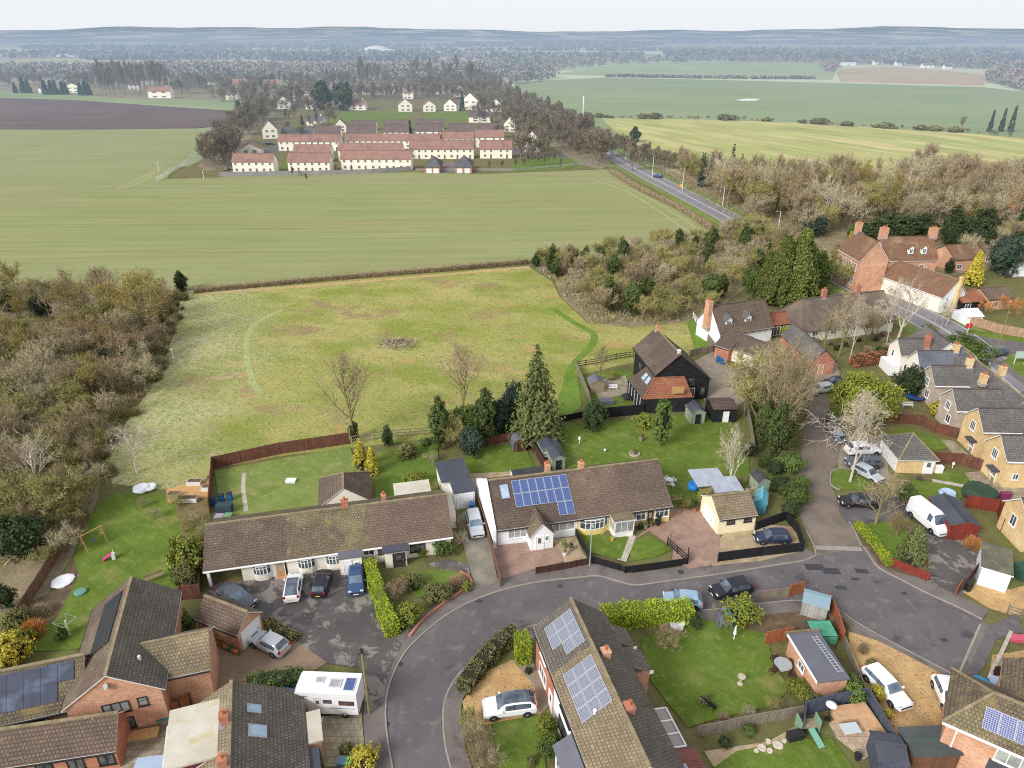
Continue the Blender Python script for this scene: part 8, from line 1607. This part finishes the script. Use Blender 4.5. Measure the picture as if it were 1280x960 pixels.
crate('yellow play box in the terrace corner', 1099, 937, .9, .8, .9, yellow_p, 20); crate('black storage box on the rubble bed', 993, 924, 1.3, .6, .6, black_p, 12); crate('white slab bench in the middle of the pale back lawn', 364, 603, 1.2, .8, .25, white_p); crate('green oil tank behind the white garage', 1281, 722, 2.2, 1.4, 1.4, dkgreen_p, name='oil_tank', cat='tank'); crate('stack of timber in the paved yard', 175, 925, 3.0, .9, .5, timber_o, 12, 'timber_stack', 'timber', timber); crate('teal topped box against the orange fence', 212, 905, 1.5, .7, .8, concrete, 8, lid=teal_p); crate('pale boarded table on the paved yard', 193, 962, 2.4, 1.0, .75, lilac_p, 8, 'yard_table', 'table')
for u, v, w, lab in ((218,622,1.4,'small planter on the left of the orange decking'),(236,627,2.3,'long white trellis fronted planter on the decking'),(244,606,1.8,'white raised bed with dark soil on the decking'),(258,613,.9,'white planter at the decking edge by the dark fence')):
 t = thing('planter', lab, 'planter', P(u, v)+V((0,0,.13))); m = MB(); m.box(-w/2,-.45,0,w/2,.45,.55); m.build('box', fascia if 'white' in lab else timber_o, t); m = MB(); m.box(-w/2+.08,-.37,.552,w/2-.08,.37,.58); m.build('soil', soil, t)
def sack(lab, u, v, r, h, mat, name='builders_bag', cat='bag', seed=1):
 m = MB(); rr = random.Random(seed); i0 = 0
 prof = [(.75,0),(1.0,.3),(1.02,.7),(.85,1.0),(.6,.92),(.0,.8)]; n = 12
 for k, (q, z) in enumerate(prof):
  for a in range(n): t = 6.2832*a/n; s_ = 1+rr.uniform(-.1,.1); m.v.append((math.cos(t)*r*q*s_, math.sin(t)*r*q*s_, z*h))
 for k in range(len(prof)-1):
  for a in range(n): b = (a+1) % n; m.f.append((k*n+a,k*n+b,(k+1)*n+b,(k+1)*n+a)); m.m.append(0)
 o = tag(m.build(name, mat, None, True, False), lab, cat); o.location = P(u, v)+V((0,0,.08)); return o
sack('white builders bag behind the other by the lime shrub', 264, 836, .5, .55, white_p, seed=2); sack('white builders bag nearest the green shrubs', 259, 847, .5, .5, white_p, seed=3); sack('heap of white sheeting at the top of the side lawn', 177, 614, 1.0, .6, white_p, 'sheet_heap', 'sheeting', 4); sack('second white sheet bundle beside the dark barrel', 188, 612, .8, .5, white_p, 'sheet_heap', 'sheeting', 5); sack('white plastic sheet lying on the bare soil bank', 79, 728, 1.1, .25, white_p, 'plastic_sheet', 'sheeting', 6); sack('bright blue bag in the eastern planting bed', 1222, 862, .85, .9, plastic('bright_blue_bag', c(60,160,214)), 'blue_bag', 'bag', 7); sack('pale blue bag behind the corner house', 1244, 856, .6, .5, lilac_p, 'blue_bag', 'bag', 8); sack('blue sheeted round on the lawn edge beside the corrugated shelter', 866, 612, .75, .9, plastic('azure_sheet', c(50,140,220)), 'covered_barbecue', 'cover', 9); sack('dark green tarpaulin dome below the brick terrace', 1222, 622, 2.0, 1.3, mk('dark_tarpaulin', c(62,84,68), c(50,70,56), fine=.1), 'tarpaulin_heap', 'tarpaulin', 10); sack('navy covered pool in the cottage garden', 1144, 498, 1.6, .7, plastic('navy_cover', c(40,70,116)), 'covered_pool', 'cover', 11); sack('white sheet heap by the lime hedge', 846, 783, .8, .5, white_p, 'sheet_heap', 'sheeting', 12); sack('pale blue sheeting beside the red timber garage', 1183, 622, 1.0, .8, lilac_p, 'sheet_heap', 'sheeting', 13)
for i, (u, v, s_) in enumerate(((952,936,.7),(962,940,.5),(972,933,.8),(960,928,.45),(980,928,.4),(945,940,.4))): sack('pale broken rubble piece on the rubble bed', u, v, s_*.5, .16, mk('pale_rubble', c(206,194,178), fine=.15), 'rubble_piece', 'rubble', 20+i)['group'] = 'rubble pieces'
def pot(lab, u, v, s, plant=None, mat=None, group=None, name='flower_pot'):
 t = thing(name, lab, 'pot', P(u, v)+V((0,0,.1)), 0, group); m = MB(); m.lathe([(.16*s,0),(.24*s,.38*s),(.26*s,.4*s),(.2*s,.38*s)], 10); m.build('pot', mat or terracotta, t)
 if plant: q = leaf_crown(int(u), .26*s, .26*s, .6*s, 24, 9, .07*s); q.build('plant', plant, t, False, False)
for i in range(11): pot('terracotta pot in the row along the brick garage wall', 250+i*4.6, 797+i*2.1, .9, None if i % 3 else lf_mid, None if i % 4 else teal_p, 'pots along the brick garage')
for u, v, s_, pl, mt, lab in ((714,689,1.2,lf_dark,timber_o,'square planter in the gravel front garden'),(705,686,1.3,lf_olive,timber_o,'bushy planter in the gravel front garden'),(706,695,1.0,lf_olive,white_p,'pale pot at the front of the gravel garden'),(790,663,1.1,lf_dark,black_p,'dark pot under the right hand bow window'),(800,662,1.1,lf_mid,black_p,'middle dark pot below the yellow wall'),(807,661,1.2,lf_olive,concrete,'pale urn beside the brown front door'),(822,657,1.5,lf_dark,black_p,'black trough at the yellow corner'),(813,659,1.0,lf_olive,concrete,'stone urn right of the brown door'),(801,552,1.4,lf_olive,concrete,'pale urn on the big lawn'),(765,677,.8,lf_gold,yellow_p,'yellow pot before the glass porch'),(855,635,1.0,lf_mid,None,'terracotta pot in the nursery corner'),(848,642,1.2,lf_olive,concrete,'grey trough in the nursery corner'),(868,640,1.1,lf_dark,None,'pot plant beside the nursery trough')): pot(lab, u, v, s_, pl, mt)
t = thing('flower_bed', 'round pale stone flower bed on the big lawn', 'flower bed', P(793,569)+V((0,0,.1))); m = MB(); m.lathe([(.75,0),(.78,.25),(.62,.27),(.6,.1)], 16); m.build('rim', stone_w, t); leaf_crown(8, .42, .4, .5, 60, 12, .09).build('plant', lf_olive, t, False, False)
def table_set(lab, u, v, mat, r=.55, chairs=4, chm=None):
 t = thing('garden_table', lab, 'table', P(u, v)+V((0,0,.12))); m = MB(); m.lathe([(r,.7),(r,.74)], 16); m.build('tabletop', mat, t); m = MB(); m.tube([(0,0,0),(0,0,.7)], .06, 6); m.lathe([(.3,0),(.1,.06)], 8); m.build('leg', mat, t)
 for k in range(chairs):
  a = 6.2832*k/chairs+.4; q = thing('garden_chair', 'chair drawn up to the '+lab, 'chair', P(u, v)+V((math.cos(a)*(r+.35), math.sin(a)*(r+.35), .12)), a+math.pi/2*3, 'chairs of the '+lab)
  m = MB(); m.box(-.22,-.22,.4,.22,.22,.45); m.build('seat', chm or mat, q); m = MB(); m.box(-.22,-.24,.45,.22,-.2,.9); m.build('backrest', chm or mat, q)
  for sx in (-.2,.16):
   for sy in (-.2,.16): m = MB(); m.box(sx,sy,0,sx+.04,sy+.04,.4); m.build('leg', chm or mat, q)
table_set('round grey garden table beside the flat roofed garage', 977, 838, steel, .8, 4, fence_dk); table_set('white garden table at the corner of the yellow bungalow', 836, 606, white_p, .5, 4)
def bench(lab, u, v, rz, mat, w=1.4):
 t = thing('garden_bench', lab, 'bench', P(u, v)+V((0,0,.12)), R(rz)); m = MB()
 for k in range(3): m.box(-w/2,-.2+k*.15,.42,w/2,-.09+k*.15,.46)
 m.build('seat', mat, t); m = MB()
 for k in range(2): m.box(-w/2,.22,.58+k*.16,w/2,.26,.68+k*.16)
 m.build('backrest', mat, t)
 for sx in (-w/2+.05, w/2-.1):
  for sy in (-.18,.2): m = MB(); m.box(sx,sy,0,sx+.05,sy+.05,.42 if sy < 0 else .85); m.build('leg', mat, t)
bench('dark slatted bench on the east lawn', 885, 884, 130, fence_bk); bench('weathered picnic bench at the brick house end of the side lawn', 194, 726, 35, timber_o, 1.8); bench('pale bench in the nursery corner', 846, 628, 10, timber_o, 1.2); bench('white bench in the cottage garden', 1134, 510, 0, upvc, 1.6)
t = thing('bird_bath', 'pale stone bird bath in the middle of the east lawn', 'bird bath', P(925,856)+V((0,0,.12))); m = MB(); m.lathe([(.28,0),(.26,.1),(.1,.2),(.09,.7),(.16,.78)], 10); m.build('pedestal', stone_w, t); m = MB(); m.lathe([(.16,.78),(.36,.86),(.36,.92),(.3,.88)], 12); m.build('basin', stone_w, t)
t = thing('swing_frame', 'wooden A frame swing on the side lawn', 'swing', P(119,682)+V((0,0,.1)), R(55)); m = MB()
for x in (-1.1, 1.1): m.bar((x,-.7,0),(x,0,1.9), .09); m.bar((x,.7,0),(x,0,1.9), .09); m.bar((x,-.35,.95),(x,.35,.95), .07)
m.build('frame', timber, t); m = MB(); m.bar((-1.25,0,1.92),(1.25,0,1.92), .1); m.build('beam', timber, t); m = MB(); m.bar((-.2,0,.5),(-.2,0,1.9), .02); m.bar((.2,0,.5),(.2,0,1.9), .02); m.bar((-.2,0,.5),(.2,0,.5), .2, .04); m.build('seat', blue_p, t)
t = thing('toy_slide', 'pink and white toy slide on the side lawn', 'toy', P(138,700)+V((0,0,.1)), R(200)); m = MB(); m.bar((-.3,0,.75),(.7,0,.1), .42, .08); m.build('slide', pink_p, t); m = MB(); m.box(-.55,-.25,0,-.25,.25,.7); m.bar((-.4,-.25,.7),(-.4,-.25,1.05), .06); m.bar((-.4,.25,.7),(-.4,.25,1.05), .06); m.build('ladder', white_p, t)
t = thing('sandpit', 'round teal sandpit lid lying on the side lawn', 'sandpit', P(101,742)+V((0,0,.1))); m = MB(); m.lathe([(.6,0),(.62,.2),(.5,.26),(.0,.3)], 14); m.build('lid', plastic('dull_teal', c(104,150,136)), t)
for u, v, lab, h in ((88,795,'rotary clothes dryer on the side lawn',1.9),(917,800,'white folded parasol on the east lawn',1.7),(756,566,'white ornament on the big lawn',.5),(724,556,'white bird feeder on the big lawn',1.2),(1190,586,'white statue on the small lawn',.9),(1117,492,'pale green post in the cottage garden',1.6)):
 t = thing('garden_post', lab, 'garden ornament', P(u, v)+V((0,0,.1))); m = MB(); m.tube([(0,0,0),(0,0,h)], .05, 6); m.build('pole', upvc, t); m = MB()
 if 'dryer' in lab:
  for k in range(4): a = k*1.571+.4; m.bar((0,0,h-.5),(math.cos(a)*1.0,math.sin(a)*1.0,h), .03); a2 = a+1.571; m.bar((math.cos(a)*1.0,math.sin(a)*1.0,h),(math.cos(a2)*1.0,math.sin(a2)*1.0,h), .025)
  m.build('arms', steel, t)
 elif 'parasol' in lab: m.lathe([(.05,.5),(.16,.7),(.1,1.3),(.03,h+.05)], 8); m.build('canopy', white_p, t)
 else: m.lathe([(.16,h*.6),(.2,h*.8),(.08,h*1.05)], 8); m.build('top', white_p, t)
t = thing('rose_arch', 'blue metal rose arch under the bare trees by the pavement', 'arch', P(905,785), R(10)); m = MB()
for y in (-.3,.3): m.tube([(-.6,y,0),(-.6,y,1.7),(-.35,y,2.1),(.0,y,2.25),(.35,y,2.1),(.6,y,1.7),(.6,y,0)], .05, 5)
m.build('hoop', plastic('steel_blue', c(92,128,160)), t); m = MB()
for z in (.5,1.0,1.5): m.bar((-.6,-.3,z),(-.6,.3,z), .03); m.bar((.6,-.3,z),(.6,.3,z), .03)
m.build('rung', plastic('steel_blue', c(92,128,160)), t)
t = thing('corner_sofa', 'tan L shaped corner sofa on the terrace', 'sofa', P(1066,908)+V((0,0,.12)), R(8)); sf = mk('tan_rattan', c(206,172,136), c(190,156,122), scale=2, fine=.12)
m = MB(); m.box(-1.3,.3,0,1.5,1.2,.42); m.box(.7,-1.8,0,1.5,.298,.42); m.build('seat', sf, t); m = MB(); m.box(-1.3,1.205,0,1.75,1.4,.85); m.box(1.505,-1.8,0,1.75,1.2,.85); m.build('backrest', sf, t)
t = thing('terrace_table', 'low table with pale glass top before the tan sofa', 'table', P(1061,917)+V((0,0,.12)), R(8)); m = MB(); m.box(-.75,-.5,.5,.75,.5,.56); m.build('tabletop', mk('pale_glass_top', c(196,208,212), fine=.03, rough=.2), t); m = MB(); m.box(-.5,-.3,0,.5,.3,.495); m.build('base', sf, t)
t = thing('play_tower', 'green painted wooden play den with a slide in the fence corner', 'playhouse', P(1010,914)+V((0,0,.1)), R(5))
for x in (-.9,.72): m = MB(); m.box(x,-.3,0,x+.08,.7,1.3); m.build('side_panel', plastic('mint_paint', c(132,168,142)), t)
m = MB(); m.box(-.815,-.2,.5,.715,.7,.56); m.build('floor', timber_o, t); m = MB(); m.bar((0,-.25,.6),(.35,-1.7,.08), .55, .08); m.build('slide', plastic('mint_slide', c(122,176,152)), t)
t = thing('patio_heater', 'white round topped patio heater by the slate fence', 'heater', P(1034,900)+V((0,0,.12))); m = MB(); m.tube([(0,0,0),(0,0,1.7)], .05, 6); m.lathe([(.25,0),(.2,.12)], 8); m.build('stand', black_p, t); m = MB(); m.lathe([(.45,1.72),(.3,1.82),(.02,1.88)], 12); m.build('shade', white_p, t)
t = thing('fire_pit', 'small black fire pit with red glow at the terrace edge', 'fire pit', P(1071,950)+V((0,0,.12))); m = MB(); m.lathe([(.2,0),(.3,.5),(.32,.55),(.25,.5)], 10); m.build('bowl', black_p, t); m = MB(); m.lathe([(.24,.46),(.0,.48)], 10); m.build('embers', red_p, t)
t = thing('trampoline', 'small black trampoline in the barn garden', 'trampoline', P(784,500)+V((0,0,.1))); m = MB(); m.lathe([(1.0,.55),(1.05,.6),(.0,.6)], 16); m.build('mat', black_p, t); m = MB()
for k in range(5): a = k*1.2566; m.bar((math.cos(a),math.sin(a),0),(math.cos(a),math.sin(a),.55), .05)
m.build('frame', steel, t)
shed(P(738,492), P(755,491), 2.2, 1.7, 2.2, timber_o, felt, 'weathered shed with grey roof in the barn garden corner'); crate('grey slatted store on the barn garden lawn', 757, 505, 2.4, 1.2, .6, felt, 5); bench('white bench on the barn patio', 766, 488, 0, upvc, 1.4); bench('pale bench at the back of the barn patio', 764, 476, 0, timber_o, 1.8)
t = thing('manhole_cover', 'dark round manhole in the pavement before the black fence', 'manhole', P(851,716)+V((0,0,.115))); m = MB(); m.lathe([(.34,0),(.34,.012),(.0,.013)], 14); m.build('cover', felt_bk, t)
crate('pink plastic kayak shaped trough at the east edge', 1278, 802, 2.6, .7, .35, plastic('rose_plastic', c(206,92,112)), -8, 'trough', 'trough'); crate('magenta play kitchen on the brick terrace', 1255, 624, 1.2, .6, .8, plastic('plum_plastic', c(130,56,92)), 0, 'play_kitchen', 'toy'); crate('white boiler cabinet at the yellow house wall', 1281, 640, .6, .5, 1.0, upvc, 0, 'cabinet', 'cabinet'); crate('white bin store beside the hipped garage', 1172, 591, .9, .6, .9, upvc, 0, 'bin_store', 'bin store')
